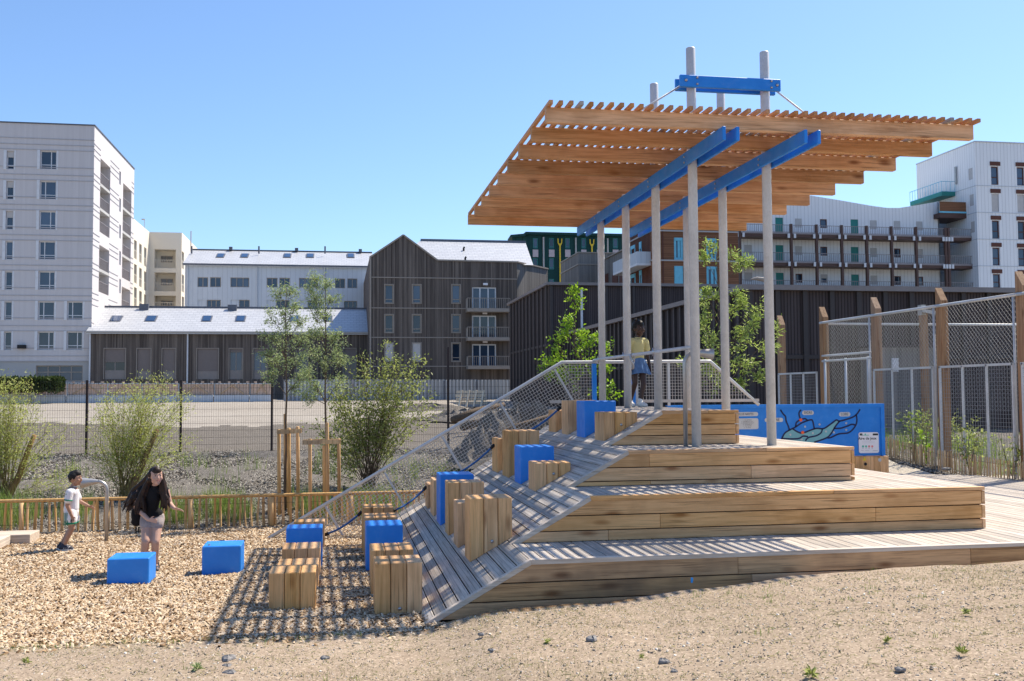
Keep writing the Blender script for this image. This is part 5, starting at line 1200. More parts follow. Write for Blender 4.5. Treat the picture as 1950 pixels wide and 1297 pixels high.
# ------------------------------------------------------------------ site fences far behind
fw = thing('panel_fence', 'low site fence of brown boarded panels on pale concrete feet, far left', 'fence', (atv(350, 745, 82).x, 82, 1.7))
v_ = 82.; xs_ = [-10, 62, 128, 205, 270, 340, 408, 476, 520]
for a, b in zip(xs_[:-1], xs_[1:]):
    p = rectv(a+1.5, b-1.5, 731, 752.5, v_); mb = MB(); n = max(3, int((p[1]-p[0])/.22))
    for i in range(n):
        w = (p[1]-p[0])/n; mb.box(p[0]+i*w+.01, p[0]+(i+1)*w-.02, v_, v_+.03, p[2], p[3]+(.2 if i % 3 == 1 else 0))
    o = mb.build('boarded_panel', M['fencewood'], fw)
    mb = MB(); mb.bar((p[0]+.4, v_-.03, p[2]+.1), ((p[0]+p[1])/2, v_-.03, p[3]-.1), .05, .1, (0, 1, 0)); mb.bar((p[1]-.4, v_-.03, p[2]+.1), ((p[0]+p[1])/2, v_-.03, p[3]-.1), .05, .1, (0, 1, 0)); mb.build('brace', M['pale_stake'], o)
    mb = MB()
    for x, y in ((p[0], p[1]),): mb.box(x-.08, x+.02, v_-.08, v_-.03, p[2]-.25, p[3]+.05); mb.box(x, y, v_-.08, v_-.03, p[2]-.06, p[2]+.02); mb.box(x, y, v_-.08, v_-.03, p[3]-.03, p[3]+.05)
    mb.build('panel_frame', M['corr'], fw)
    q = rectv(a, b-.6, 752.5, 770, v_); mb = MB(); mb.box(q[0], q[1]-.04, v_-.25, v_+.3, g(q[0], v_)-.2, q[3]); mb.build('concrete_foot', M['bluegrey'], fw)
ho = thing('site_hoarding', 'pale corrugated steel hoarding in front of the gabled timber house', 'hoarding', (atv(880, 745, 84).x, 84, 1.8))
v_ = 84.; xs_ = [540, 600, 660, 722, 785, 846, 908, 973]
for a, b in zip(xs_[:-1], xs_[1:]):
    p = rectv(a, b, 723, 769, v_); mb = MB(); n = int((p[1]-p[0])/.28); w = (p[1]-p[0])/n
    for i in range(n): x = p[0]+i*w; mb.prism_uv([(x, v_), (x+w*.15, v_-.06), (x+w*.6, v_-.06), (x+w*.75, v_), (x+w, v_), (x+w, v_+.03), (x, v_+.03)], p[2]-.3, p[3])
    mb.build('corrugated_sheet', M['corr'], ho); mb = MB(); mb.box(p[1]-.05, p[1]+.03, v_-.14, v_-.07, p[2]-.3, p[3]-.1); mb.build('hoarding_post', M['ridge'], ho)
pr_ = thing('timber_rack', 'pale timber crate rack leaning in front of the hoarding', 'rack', (atv(898, 770, 62).x, 62, g(12, 62)))
v_ = 62.; a = rectv(868, 928, 745, 772, v_)
for i in range(4):
    z = a[2]+.15+(a[3]-a[2]-.2)*i/3; mb = MB(); mb.box(a[0]+.1*math.sin(i*3), a[1]-.05*i, v_-.05, v_, z-.09, z+.09); mb.build('rail_board', M['pallet'], pr_)
for i in range(4):
    x = a[0]+.3+(a[1]-a[0]-.6)*i/3; mb = MB(); mb.bar((x-.15, v_-.4, a[2]-.1), (x+.1, v_+.02, a[3]+.05), .11, .12); mb.build('upright', M['pallet'], pr_)
# dark rigid wire fence at the top of the bank
wf = thing('wire_fence', 'thin dark rigid wire fence with brown posts along the top of the mulch bank', 'fence', (0, 29, g(0, 29)))
v_ = 29.; mb = MB(); uA, uB = atv(-60, 800, v_).x, atv(1330, 800, v_).x
zb0, zt0 = g(-5, 29)+.03, atv(345, 726, v_).z
u = uA
while u < uB: mb.bar((u, v_, zb0), (u, v_, zt0), .0042, .0042, (0, 1, 0)); u += .062
for k in range(11): z = zb0+(zt0-zb0)*k/10; mb.bar((uA, v_-.006, z), (uB, v_-.006, z), .006, .006, (0, 1, 0))
mb.build('wire_panel', M['black'], wf, 'stuff')
for px, py in ((-12, 724), (166, 724), (345, 724), (518, 724), (853, 661), (1030, 724), (1190, 724)):
    p = atv(px, py, v_+.03); mb = MB(); mb.box(p.x-.03, p.x+.03, v_+.01, v_+.07, zb0-.2, p.z); mb.build('fence_post', M['dark_post'], wf)

hd_ = thing('hedge', 'dark clipped hedge at the far left in front of the grey tower', 'hedge', (atv(60, 740, 80).x, 80, 1.7))
r_ = rectv(-30, 118, 723, 748, 80.); n_ = 5200; P0 = np.stack([RNG.uniform(r_[0], r_[1], n_), RNG.uniform(79.2, 80.8, n_), r_[2]+(r_[3]-r_[2])*RNG.uniform(0, 1, n_)**.8+RNG.normal(0, .05, n_)], -1)
HEDGE = (hd_, P0)
# soil heaps and timber debris beyond the wire fence
def heap(label, px, py, v, sx, sy, sz, seed):
    p = atv(px, py, v); c = Vector((p.x, v, g(p.x, v))); rr = random.Random(seed)
    n, m_ = 40, 16; vs_ = []; fs_ = []
    for j in range(m_+1):
        for i in range(n):
            t_ = 2*math.pi*i/n; r = j/m_; h = max(0, 1-r*r)**1.2; k = 1+.22*math.sin(t_*3+seed)+.12*math.sin(t_*7+2*seed)
            vs_.append((c.x+math.cos(t_)*sx*r*k, c.y+math.sin(t_)*sy*r*k, c.z-.05+sz*h*(1+.25*math.sin(t_*4+r*9)+rr.uniform(-.3, .3))))
    for j in range(m_):
        for i in range(n): fs_.append((j*n+i, j*n+(i+1) % n, (j+1)*n+(i+1) % n, (j+1)*n+i))
    mb = MB(); mb.add(vs_, fs_); return tag(mb.build('soil_heap', M['mulch'], None), label, 'soil heap')
heap('wide brown soil heap beyond the wire fence below the crate rack', 905, 800, 46, 2.6, 3., .42, 1)
heap('darker soil heap seen through the ramp guard mesh', 985, 860, 26.3, 2.1, 1.5, 1.15, 2)
heap('low soil heap at the foot of the hoarding left of the ramp guard', 820, 770, 60, 3., 3, .3, 5)
for k, (a, b, r) in enumerate((((862, 800), (960, 770), .13), ((880, 812), (1000, 796), .16), ((915, 845), (1050, 790), .07))):
    p, q = atv(*a, (36, 34.5, 25.4)[k]), atv(*b, (37.5, 36, 25.7)[k]); mb = MB(); mb.tube([p, (p+q)/2+Vector((0, 0, .08)), q], [r, r*.9, r*.6], 9)
    tag(mb.build('old_log', M['bark'], None, smooth=True), ('upper grey log lying on the soil heap', 'thick middle log lying on the soil heap', 'thin lower log seen through the ramp guard mesh')[k], 'log')

# ------------------------------------------------------------------ low chestnut fences round the playground
def pale_fence(label, pts, h, st, toprail, mat, group, postevery=2.0, w=.045, extra=0):
    L = [0]; P_ = [Vector((x, y, 0)) for x, y in pts]
    for a, b in zip(P_[:-1], P_[1:]): L.append(L[-1]+(b-a).length)
    def at(s):
        for i in range(len(L)-1):
            if s <= L[i+1] or i == len(L)-2: t_ = (s-L[i])/(L[i+1]-L[i]); return P_[i].lerp(P_[i+1], t_), (P_[i+1]-P_[i]).normalized()
    c = P_[0].lerp(P_[-1], .5); root = thing('pale_fence', label, 'picket fence', (c.x, c.y, g(c.x, c.y)), group)
    meshes = []
    for k in range(6):
        mb = MB(); r = random.Random(k); hh = h*(1+r.uniform(-.05, .05)); b = r.uniform(-.02, .02); ww = w*r.uniform(.75, 1.15)
        n = 5; rr_ = [ww/2]*2+[ww/2*.95, ww/2*.7]; zz = [-.08, hh*.4, hh*.93, hh]
        mb.tube([(0, 0, zz[0]), (b, 0, zz[1]), (b*.4, 0, zz[2]), (b*.4, 0, zz[3])], rr_, n); me = mb.mesh('pale'); me.materials.append(M[mat]); meshes.append(me)
    s = .05; n_p = 0; rest = MB()
    while s < L[-1]:
        p, d = at(s)
        if n_p < 300:
            o = link('pale', meshes[random.randrange(6)], None, root); o.location = (p.x, p.y, g(p.x, p.y)); o.rotation_euler = (random.gauss(0, .03), random.gauss(0, .035), random.uniform(0, 6)); n_p += 1
        else: z = g(p.x, p.y); rest.tube([(p.x, p.y, z-.05), (p.x, p.y, z+h)], w*.45, 5)
        s += st*random.uniform(.8, 1.2)
    if rest.v: rest.build('pale', M[mat], root, 'stuff')
    s = .3
    while s < L[-1]:
        p, d = at(s); z = g(p.x, p.y); mb = MB(); mb.tube([(p.x, p.y-.05, z-.1), (p.x, p.y-.05, z+h*(.97 if toprail else 1.04))], w*.85, 8); mb.build('fence_stake', M[mat], root, smooth=True); s += postevery
    if toprail:
        pp = [at(L[-1]*i/24)[0] for i in range(25)]; mb = MB(); mb.tube([(p.x, p.y-.01, g(p.x, p.y)+h+.015) for p in pp], .036, 7); mb.build('top_rail', M[mat], root, smooth=True)
    for f_ in (.25, .78):
        mb = MB(); mb.tube([(p.x, p.y-.03, g(p.x, p.y)+h*f_) for p in [at(L[-1]*i/60)[0] for i in range(61)]], .003, 4); mb.build('tie_wire', M['dark_post'], root)
    return root
pale_fence('low split chestnut fence with a top rail behind the wood chips', [(-13, 21.62), (3.9, 21.55)],   .62, .138, True, 'stake', 'low split chestnut fences', 1.62, .058)
pale_fence('low pale chestnut fence beside the sandy path in front of the ball court', [(13.25, 27.5), (13.3, 22), (13.45, 16.5)], .50, .085, False, 'pale_stake', 'low split chestnut fences', 1.9, .032)

# ------------------------------------------------------------------ ball court cage on the right
cc = thing('ball_court_cage', 'ball court cage of slanted top timber posts with galvanised mesh', 'sports cage', (13.75, 24, .9))
uc = 13.75; Z0, ZT, ZP = .86, 4.33, 2.93
PVs = [(1487, 600), (1568, 583.5), (1667.5, 565), (1792, 547), (1946, 515)]
vposts = []
for px, pt in PVs:
    p = atu(px, pt, uc); vposts.append(p.y); v = p.y; zt = p.z
    mb = MB(); mb.hexa([(uc-.09, v-.11, .4), (uc+.09, v-.11, .4), (uc+.09, v+.11, .4), (uc-.09, v+.11, .4), (uc-.09, v-.11, zt-.32), (uc+.09, v-.11, zt-.32), (uc+.09, v+.11, zt), (uc-.09, v+.11, zt)]); mb.build('post', M['court_post'], cc, bevel=.008)
def diag(mb, m, a0, a1, b0, b1, st, r):
    H_ = b1-b0; n = int((a1-a0+H_)/st)
    for i in range(n+1):
        s = a0-H_+i*st
        x0, z0 = max(s, a0), b0+max(0, a0-s); x1, z1 = min(s+H_, a1), b0+min(H_, a1-s)
        if x1 > x0: mb.bar(m(x0, z0, 0), m(x1, z1, 0), r, r); mb.bar(m(a0+a1-x0, z0, .004), m(a0+a1-x1, z1, .004), r, r)
mm = MB(); tb = MB(); pn = MB()
mL = ML(uc)
vposts = sorted(vposts)+[]
vv = vposts
for a, b in zip(vv[:-1], vv[1:]):
    gate = abs(a-vv[2]) < .01
    if b > vv[3]+.2:   # last bay: low panel only
        pass
    else: diag(mm, mL, a+.12, b-.12, ZP if not gate else Z0+.1, ZT, .115, .0032); tb.tube([(uc-.12, a, ZT), (uc-.12, b, ZT)], .035, 10); tb.tube([(uc-.12, a+.14, Z0), (uc-.12, a+.14, ZT)], .025, 8)
    if gate:
        for v in (a+.25, (a+b)/2, b-.25): tb.tube([(uc-.12, v, Z0), (uc-.12, v, ZP+.35)], .035, 8)
        for z in (ZP+.45, ZP+.3): tb.tube([(uc-.12, a+.1, z), (uc-.12, b-.1, z)], .03, 8)
    else:
        for k in range(4): v = a+.14+(b-a-.28)*k/3; pn.box(uc-.2, uc-.16, v-.022, v+.022, Z0-.3, ZP)
        pn.box(uc-.2, uc-.16, a+.12, b-.12, ZP-.04, ZP+.01)
        z = Z0
        while z < ZP-.06: mm.bar((uc-.18, a+.14, z), (uc-.18, b-.14, z), .006); z += .085
        v = a+.14
        while v < b-.14: mm.bar((uc-.175, v, Z0), (uc-.175, v, ZP), .006); v += .085
        pn.build('panel_frame', M['galv'], cc); pn = MB()
a, b = vv[0]-3.2, vv[0]; pn.box(uc-.2, uc-.16, a, b-.12, ZP-.04, ZP+.01)
for k in range(4): v = a+(b-a-.16)*k/3; pn.box(uc-.2, uc-.16, v-.022, v+.022, Z0-.3, ZP)
v = a
while v < b-.14: mm.bar((uc-.175, v, Z0), (uc-.175, v, ZP), .006); v += .085
z = Z0
while z < ZP-.06: mm.bar((uc-.18, a, z), (uc-.18, b-.14, z), .006); z += .085
diag(mm, mL, a, b-.12, ZP, ZT, .115, .0032); tb.tube([(uc-.12, a, ZT), (uc-.12, b, ZT)], .035, 10)
vf = vv[3]+.25
diag(mm, MF(vf), uc+.1, uc+12, ZP-1.2, ZT, .13, .0035); tb.tube([(uc, vf, ZT), (uc+12, vf, ZT)], .035, 10)
mm.build('wire_mesh', M['wire'], cc, 'stuff'); tb.build('tube_frame', M['galv'], cc, smooth=True); pn.build('panel_frame', M['galv'], cc)
for px in (1757.5,):
    p = atv(px, 594, vf-.1); mb = MB(); mb.box(p.x-.09, p.x+.09, vf-.2, vf-.02, .4, p.z); mb.build('post', M['court_post'], cc)
    fl = thing('floodlight', 'small grey floodlight fixed on a timber post of the ball court', 'floodlight', (p.x, vf-.1, p.z))
    mb = MB(); mb.bar((p.x-.1, vf-.25, p.z+.02), (p.x+.28, vf-.5, p.z-.08), .3, .09); mb.build('housing', M['steel'], fl); mb = MB(); mb.box(p.x-.12, p.x+.02, vf-.22, vf-.02, p.z-.1, p.z+.2); mb.build('bracket', M['steel'], fl)
lp = atv(1447, 533.5, 31.); ld = thing('street_lamp', 'slim street lamp with a flat curved head half hidden by a canopy post', 'street lamp', (lp.x+.25, 31, .8))
mb = MB(); mb.tube([(lp.x+.25, 31, .8), (lp.x+.25, 31, lp.z)], .05, 8); mb.build('pole', M['dark_post'], ld); mb = MB(); mb.tube([(lp.x+.25, 31, lp.z), (lp.x-.1, 31, lp.z+.05), (lp.x-.3, 31, lp.z+.03)], [.08, .06, .02], 8); mb.build('lamp_head', M['trim'], ld)
# low curb wall and cream hut inside the court
hu = thing('garden_shelter', 'small weathered timber shelter seen through the ball court mesh', 'shelter', (17.5, 32.2, 1)); q = rectv(1662, 1795, 662, 745, 32.)
mb = MB(); mb.box(q[0], q[1], 32, 32.8, .6, q[3]); mb.build('wall', M['greywood'], hu); q2 = rectv(1700, 1712, 682, 708, 31.9); mb = MB(); mb.box(q2[0], q2[1], 31.92, 32, q2[2], q2[3]); mb.build('hatch', M['whitetrim'], hu)
mb = MB(); mb.box(q[0]-.1, q[1]+.1, 31.9, 32.85, q[3], q[3]+.08); mb.build('roof', M['batten'], hu)
# ------------------------------------------------------------------ trees and shrubs
def leaves_mesh(name, P_, D_, lx, ly, mat, parent, droop=0., fold=True):
    """one leaf per point: a folded rhomb of two quads; P_ points, D_ outward directions"""
    n = len(P_); P_ = np.array(P_); D_ = np.array(D_)+RNG.normal(0, .55, (n, 3)); D_[:, 2] -= droop
    D_ /= np.linalg.norm(D_, axis=1)[:, None]+1e-9
    r = RNG.normal(0, 1, (n, 3)); S_ = np.cross(D_, r); S_ /= np.linalg.norm(S_, axis=1)[:, None]+1e-9; N_ = np.cross(S_, D_)
    L = RNG.uniform(lx[0], lx[1], n)[:, None]; Wd = RNG.uniform(ly[0], ly[1], n)[:, None]/2
    tip = P_+D_*L+np.array([0, 0, -1])*L*.12; m1 = P_+D_*L*.45
    v_ = np.stack([P_, m1-S_*Wd+N_*Wd*.35, tip, m1+S_*Wd+N_*Wd*.35, m1], 1).reshape(-1, 3)
    f_ = (np.arange(n)[:, None, None]*5+np.array([(0, 1, 2, 4), (0, 4, 2, 3)])[None]).reshape(-1, 4)
    return link(name, fast_mesh(name, v_, f_), mat, parent)
def grow(rnd, mb, tips, p, d, L, r, depth, spread, up, nseg=4, kids=(3, 4), shrink=.68, minr=.004):
    pts = [p]; rs = [r]
    for i in range(nseg):
        d = (d+Vector((rnd.gauss(0, .13), rnd.gauss(0, .13), rnd.gauss(0, .09)+up*.12))).normalized(); p = p+d*(L/nseg); pts.append(p); rs.append(max(minr, r*(1-.6*(i+1)/nseg)))
        if depth <= 1: tips.append((p, d))
    mb.tube(pts, rs, 6 if r > .012 else 4, cap=False)
    if depth <= 0: return
    for k in range(rnd.randint(*kids)):
        i = rnd.randint(1, nseg); q = pts[i]; a = rnd.uniform(0, 2*math.pi)
        o = Vector((math.cos(a), math.sin(a), rnd.uniform(-.1, .5))).normalized(); dd = (d*(1-spread)+o*spread+Vector((0, 0, up*.4))).normalized()
        grow(rnd, mb, tips, q, dd, L*shrink*rnd.uniform(.7, 1.15), rs[i]*.7, depth-1, spread, up, nseg, kids, shrink, minr)
def leafy(tips, n, jit, rnd=RNG):
    T = np.array([tuple(t_[0]) for t_ in tips]); D = np.array([tuple(t_[1]) for t_ in tips]); i = rnd.integers(0, len(T), n)
    return T[i]+rnd.normal(0, jit, (n, 3)), D[i]+rnd.normal(0, .5, (n, 3))
def young_tree(name, label, px, pyb, pyt, v, crown, seed, mat, lx, ly, nleaf, clearpx, bark='bark', group=None, r0=.035, lean=0):
    """crown: list of (px, py, pixel radius) clumps the limbs reach into"""
    rnd = random.Random(seed); b = atv(px, pyb, v); b.z = g(b.x, v)-.05; top = atv(px+lean, pyt, v); t_ = thing(name, label, 'tree', b, group)
    n = 10; pts = []; 
    for i in range(n+1):
        f_ = i/n; pts.append(b.lerp(top, f_)+Vector((rnd.gauss(0, .012), rnd.gauss(0, .012), 0))*(i > 0))
    rs = [r0*(1-.86*i/n) for i in range(n+1)]
    mb = MB(); mb.tube(pts, rs, 10); tips = [(pts[-1], Vector((0, 0, 1))), (pts[-2], Vector((0, 0, 1)))]
    tr = mb; zc = atv(px, clearpx, v).z
    for cx, cy, cr in crown:
        c = atv(cx, cy, v); R_ = cr*v/F; c.y += rnd.uniform(-.6, .6)*max(R_, .25)
        # limb from the trunk to the clump
        zz = min(max(c.z-abs(c.x-b.x)*.9-.2, zc), top.z-.1); f_ = (zz-b.z)/(top.z-b.z); s_ = b.lerp(top, f_)
        mid = s_.lerp(c, .5)+Vector((0, 0, .05)); rr = r0*.32*(1-.5*f_)
        mb.tube([s_, mid, c], [rr, rr*.7, rr*.35], 6, cap=False); d0 = (c-mid).normalized()
        for k in range(5): grow(rnd, mb, tips, s_.lerp(c, rnd.uniform(.55, 1)), (d0+Vector((rnd.gauss(0, .6), rnd.gauss(0, .6), rnd.gauss(.2, .5)))).normalized(), R_*rnd.uniform(.7, 1.15), .006, 1, .6, .3, 3, (2, 3), .6, .0025)
    mb.build('trunk', M[bark], t_, smooth=True)
    P_, D_ = leafy(tips, nleaf, .055); leaves_mesh('crown', P_, D_, lx, ly, mat, t_, .15); return t_
young_tree('young_tree', 'slender young tree with silvery leaves, left one of the staked pair', 543, 935, 548, 22.7,
    [(552, 560, 16), (530, 560, 12), (560, 590, 16), (540, 605, 18), (515, 605, 13), (572, 615, 16), (545, 640, 26), (513, 640, 17), (505, 665, 22), (575, 650, 24), (540, 670, 32), (570, 685, 24), (520, 690, 22), (545, 710, 28), (580, 715, 16), (512, 715, 16), (560, 735, 18)],
    3, M['leaf_o'], (.045, .085), (.014, .024), 4800, 752, 'bark', 'staked young trees', .036, 3)
young_tree('young_tree', 'slender young tree with silvery leaves, taller right one of the staked pair', 621, 945, 522, 22.3,
    [(600, 535, 18), (592, 555, 20), (620, 545, 12), (605, 580, 20), (628, 575, 15), (597, 600, 20), (620, 610, 20), (640, 640, 18), (610, 640, 26), (588, 630, 14), (632, 665, 28), (600, 680, 26), (650, 690, 22), (620, 710, 30), (585, 715, 16), (645, 730, 20), (605, 745, 18), (583, 760, 12)],
    4, M['leaf_o'], (.045, .085), (.014, .024), 5200, 770, 'bark', 'staked young trees', .036, -2)
def tree_stakes(label, posts, bary, barx, v, group):
    c = atv(sum(p[0] for p in posts)/len(posts), 930, v); t_ = thing('tree_stakes', label, 'tree stakes', (c.x, v, g(c.x, v)), group)
    for i, (px, pyt, pyb) in enumerate(posts):
        vv_ = v+(-.2 if i % 2 == 0 else .2); a = atv(px, pyt, vv_); mb = MB(); mb.tube([(a.x+.02, vv_, g(a.x, vv_)-.15), (a.x, vv_, a.z-.01), (a.x, vv_, a.z)], [.042, .038, .03], 10); mb.build('stake', M['stake'], t_, smooth=True)
    a, b = atv(barx[0], bary, v-.27), atv(barx[1], bary-2, v-.27); m_ = (a+b)/2
    for p, q in ((a, m_), (m_+Vector((.01, .03, 0)), b)):
        mb = MB(); mb.bar(p, q, .03, .09); mb.build('cross_bar', M['pale_stake'], t_)
    a = a+Vector((0, .5, 0)); b = b+Vector((0, .5, 0)); mb = MB(); mb.bar(a, b, .03, .09); mb.build('cross_bar', M['pale_stake'], t_)
tree_stakes('four peeled stakes with cross bars round the left young tree', [(531, 818, 930), (543, 788, 938), (550, 815, 935), (567, 812, 925)], 823, (527, 574), 22.6, 'peeled tree stakes')
tree_stakes('four peeled stakes with cross bars round the right young tree', [(590, 835, 950), (617, 848, 945), (623, 805, 945), (645, 835, 940)], 843, (576, 649), 22.1, 'peeled tree stakes')
def bush(name, label, px, pyb, v, stems, mat, lx, ly, nleaf, seed, bark, cat='shrub', group=None, stemr=.012, curve=.25, deep=.5, sub=2, leaf_from=.3, jit=.035):
    rnd = random.Random(seed); b = atv(px, pyb, v); b.z = g(b.x, v)-.04; t_ = thing(name, label, cat, b, group); mb = MB(); tips = []
    for (tx, ty) in stems:
        e = atv(tx, ty, v); e.y += rnd.uniform(-1, 1)*deep*(abs(e.x-b.x)*.5+.4); s_ = b+Vector((rnd.gauss(0, .07), rnd.gauss(0, .07), 0)); pts = []
        mid = s_.lerp(e, .5)+Vector((-(e.x-b.x)*curve*.4, 0, (e-b).length*.07)); n = 8
        for i in range(n+1):
            f_ = i/n; p = s_*(1-f_)**2+mid*2*f_*(1-f_)+e*f_*f_; p = p+Vector((rnd.gauss(0, .012), rnd.gauss(0, .012), 0)); pts.append(p)
        mb.tube(pts, [stemr*(1-.82*i/n) for i in range(n+1)], 5, cap=False)
        for i in range(2, n+1):
            if i/n < leaf_from: continue
            d = (pts[i]-pts[i-1]).normalized(); tips.append((pts[i], d)); tips.append((pts[i].lerp(pts[i-1], .5), d))
            for k in range(sub):
                dd = (d+Vector((rnd.gauss(0, .6), rnd.gauss(0, .6), rnd.gauss(.1, .35)))).normalized(); L = rnd.uniform(.12, .38); q = pts[i]+dd*L; mb.tube([pts[i], pts[i].lerp(q, .5)+Vector((0, 0, .01)), q], [.004, .003, .0015], 4, cap=False)
                for f_ in (.35, .6, .85, 1): tips.append((pts[i].lerp(q, f_), dd))
    mb.build('stems', M[bark], t_, smooth=True); P_, D_ = leafy(tips, nleaf, jit); leaves_mesh('foliage', P_, D_, lx, ly, mat, t_, .1); return t_, b
rs_ = random.Random(11)
def fan(x0, x1, fy, n, r=rs_):   # stem tips under an outline
    out = []
    for i in range(n):
        x = r.uniform(x0, x1); y = fy(x)+abs(r.gauss(0, 1))*48; out.append((x, y))
    return out
w1 = lambda x: np.interp(x, [-60, 0, 60, 100, 118], [735, 728, 735, 790, 850])
w2 = lambda x: np.interp(x, [165, 185, 230, 285, 320, 345, 358], [850, 770, 742, 733, 720, 770, 830])
t1, b1 = bush('willow_bush', 'willow bush with yellow green wispy stems at the left edge of the bank', 12, 925, 24.3, fan(-60, 116, w1, 46), M['leaf_w'], (.05, .095), (.012, .020), 9500, 21, 'willowbark', 'willow bush', 'willow bushes on the bank', .009, .3, .8, 2, .36, .085)
t2, b2 = bush('willow_bush', 'willow bush with yellow green wispy stems behind the boy and the woman', 236, 935, 24.0, fan(168, 356, w2, 52), M['leaf_w'], (.05, .095), (.012, .020), 11000, 22, 'willowbark', 'willow bush', 'willow bushes on the bank', .009, .3, .8, 2, .36, .085)
for t_, b, e, m_ in ((t1, b1, (66, 828), None), (t2, b2, (300, 818), None)):
    q = atv(*e, b.y); mb = MB(); mb.tube([b, b.lerp(q, .4)+Vector((.03, 0, -.03)), b.lerp(q, .8), q], [.085, .07, .055, .05], 12); mb.build('pollard_trunk', M['log'], t_, smooth=True)
sh = lambda x: np.interp(x, [590, 630, 660, 700, 735, 770, 800, 822], [840, 770, 715, 695, 690, 690, 700, 760])
bush('leafy_shrub', 'broad olive green leafy shrub on the bank in front of the gabled house', 702, 915, 24.6, fan(600, 818, sh, 50)+[(735, 668), (762, 690), (690, 690)], M['leaf_s'], (.055, .095), (.028, .045), 8600, 23, 'bark', 'shrub', None, .011, .28, .8, 3, .26, .08)
# trees behind the deck
young_tree('garden_tree', 'small bright green tree behind the mesh guard left of the canopy posts', 1108, 792, 552, 23.2,
    [(1092, 560, 14), (1098, 580, 12), (1090, 615, 14), (1080, 640, 22), (1060, 655, 22), (1105, 645, 22), (1130, 650, 20), (1040, 685, 18), (1015, 688, 10), (1070, 690, 26), (1110, 680, 24), (1160, 670, 16), (1168, 690, 12), (1095, 720, 22), (1060, 715, 16), (1165, 735, 12), (1170, 750, 12), (1140, 700, 14)],
    31, M['leaf_b'], (.07, .12), (.035, .055), 1800, 770, 'bark', None, .03, -16)
young_tree('garden_tree', 'ash like tree with drooping narrow leaves behind the right canopy posts', 1398, 800, 458, 23.6,
    [(1350, 468, 18), (1340, 480, 12), (1398, 485, 16), (1410, 500, 18), (1428, 500, 12), (1330, 545, 14), (1355, 560, 16), (1345, 580, 16), (1405, 560, 16), (1412, 580, 12), (1450, 580, 16), (1445, 605, 18), (1340, 620, 18), (1350, 640, 18), (1430, 625, 20), (1410, 635, 18), (1488, 625, 16), (1492, 650, 14), (1345, 660, 16), (1425, 650, 16), (1355, 695, 20), (1340, 715, 18), (1415, 690, 18), (1440, 690, 12), (1445, 715, 14), (1375, 725, 12), (1340, 690, 14), (1395, 600, 16), (1415, 730, 8), (1290, 680, 12)],
    32, M['leaf_a'], (.09, .16), (.022, .036), 3600, 770, 'bark', None, .045, -38)
for k, (px, py, v, n, mt, lb, sz) in enumerate(((1765, 830, 19.9, 34, 'leaf_b', 'young climbing vine with round leaves left on the ball court fence', 26), (1845, 825, 19.2, 60, 'leaf_s', 'reddish green vine in the middle of the ball court fence', 26), (1930, 858, 18.3, 36, 'leaf_s', 'small vine at the right edge by the pale fence', 22), (1740, 800, 21., 50, 'leaf_a', 'thin vine hanging behind the ball court panel', 16))):
    u_ = 13.55; p = atu(px, py, u_); t_ = thing('climbing_vine', lb, 'plant', (u_, p.y, g(u_, p.y))); mb = MB(); tips = []
    b = Vector((u_, p.y, g(u_, p.y)))
    for i in range(6):
        e = p+Vector((random.uniform(-.1, .1), random.uniform(-.4, .4), random.uniform(-.1, .35))); mb.tube([b, b.lerp(e, .5)+Vector((0, .05, .05)), e], [.008, .006, .003], 5)
        for f_ in (.4, .6, .8, 1): tips.append((b.lerp(e, f_), Vector((-.4, -.6, .2))))
    mb.build('stems', M['bark'], t_); P_, D_ = leafy(tips, n*2, .07); leaves_mesh('foliage', P_, D_, (.07, .12), (.05, .09), M[mt], t_)
for k, (u_, v_, h_, w_, n, mt, lb) in enumerate(((15.2, 22.5, .6, 1.0, 700, 'leaf_a', 'loose green shrub inside the ball court planting, nearer one'), (16.4, 25.5, .9, 1.3, 1000, 'leaf_s', 'larger green shrub inside the ball court planting'), (14.6, 25.8, .5, .7, 400, 'leaf_b', 'small bright shrub behind the first ball court panel'), (14.9, 18.6, .6, 1., 600, 'leaf_b', 'bright shrub behind the court panel at the right edge'))):
    b = Vector((u_, v_, g(u_, v_))); t_ = thing('court_shrub', lb, 'shrub', b); mb = MB(); tips = []
    for i in range(26):
        e = b+Vector((random.gauss(0, w_*.4), random.gauss(0, w_*.4), h_*random.uniform(.4, 1))); mb.tube([b, b.lerp(e, .5)+Vector((0, 0, .08)), e], [.009, .006, .002], 4)
        for f_ in (.35, .55, .75, .9, 1): tips.append((b.lerp(e, f_), (e-b).normalized()))
    mb.build('stems', M['bark'], t_); P_, D_ = leafy(tips, n, .06); leaves_mesh('foliage', P_, D_, (.06, .11), (.025, .045), M[mt], t_)
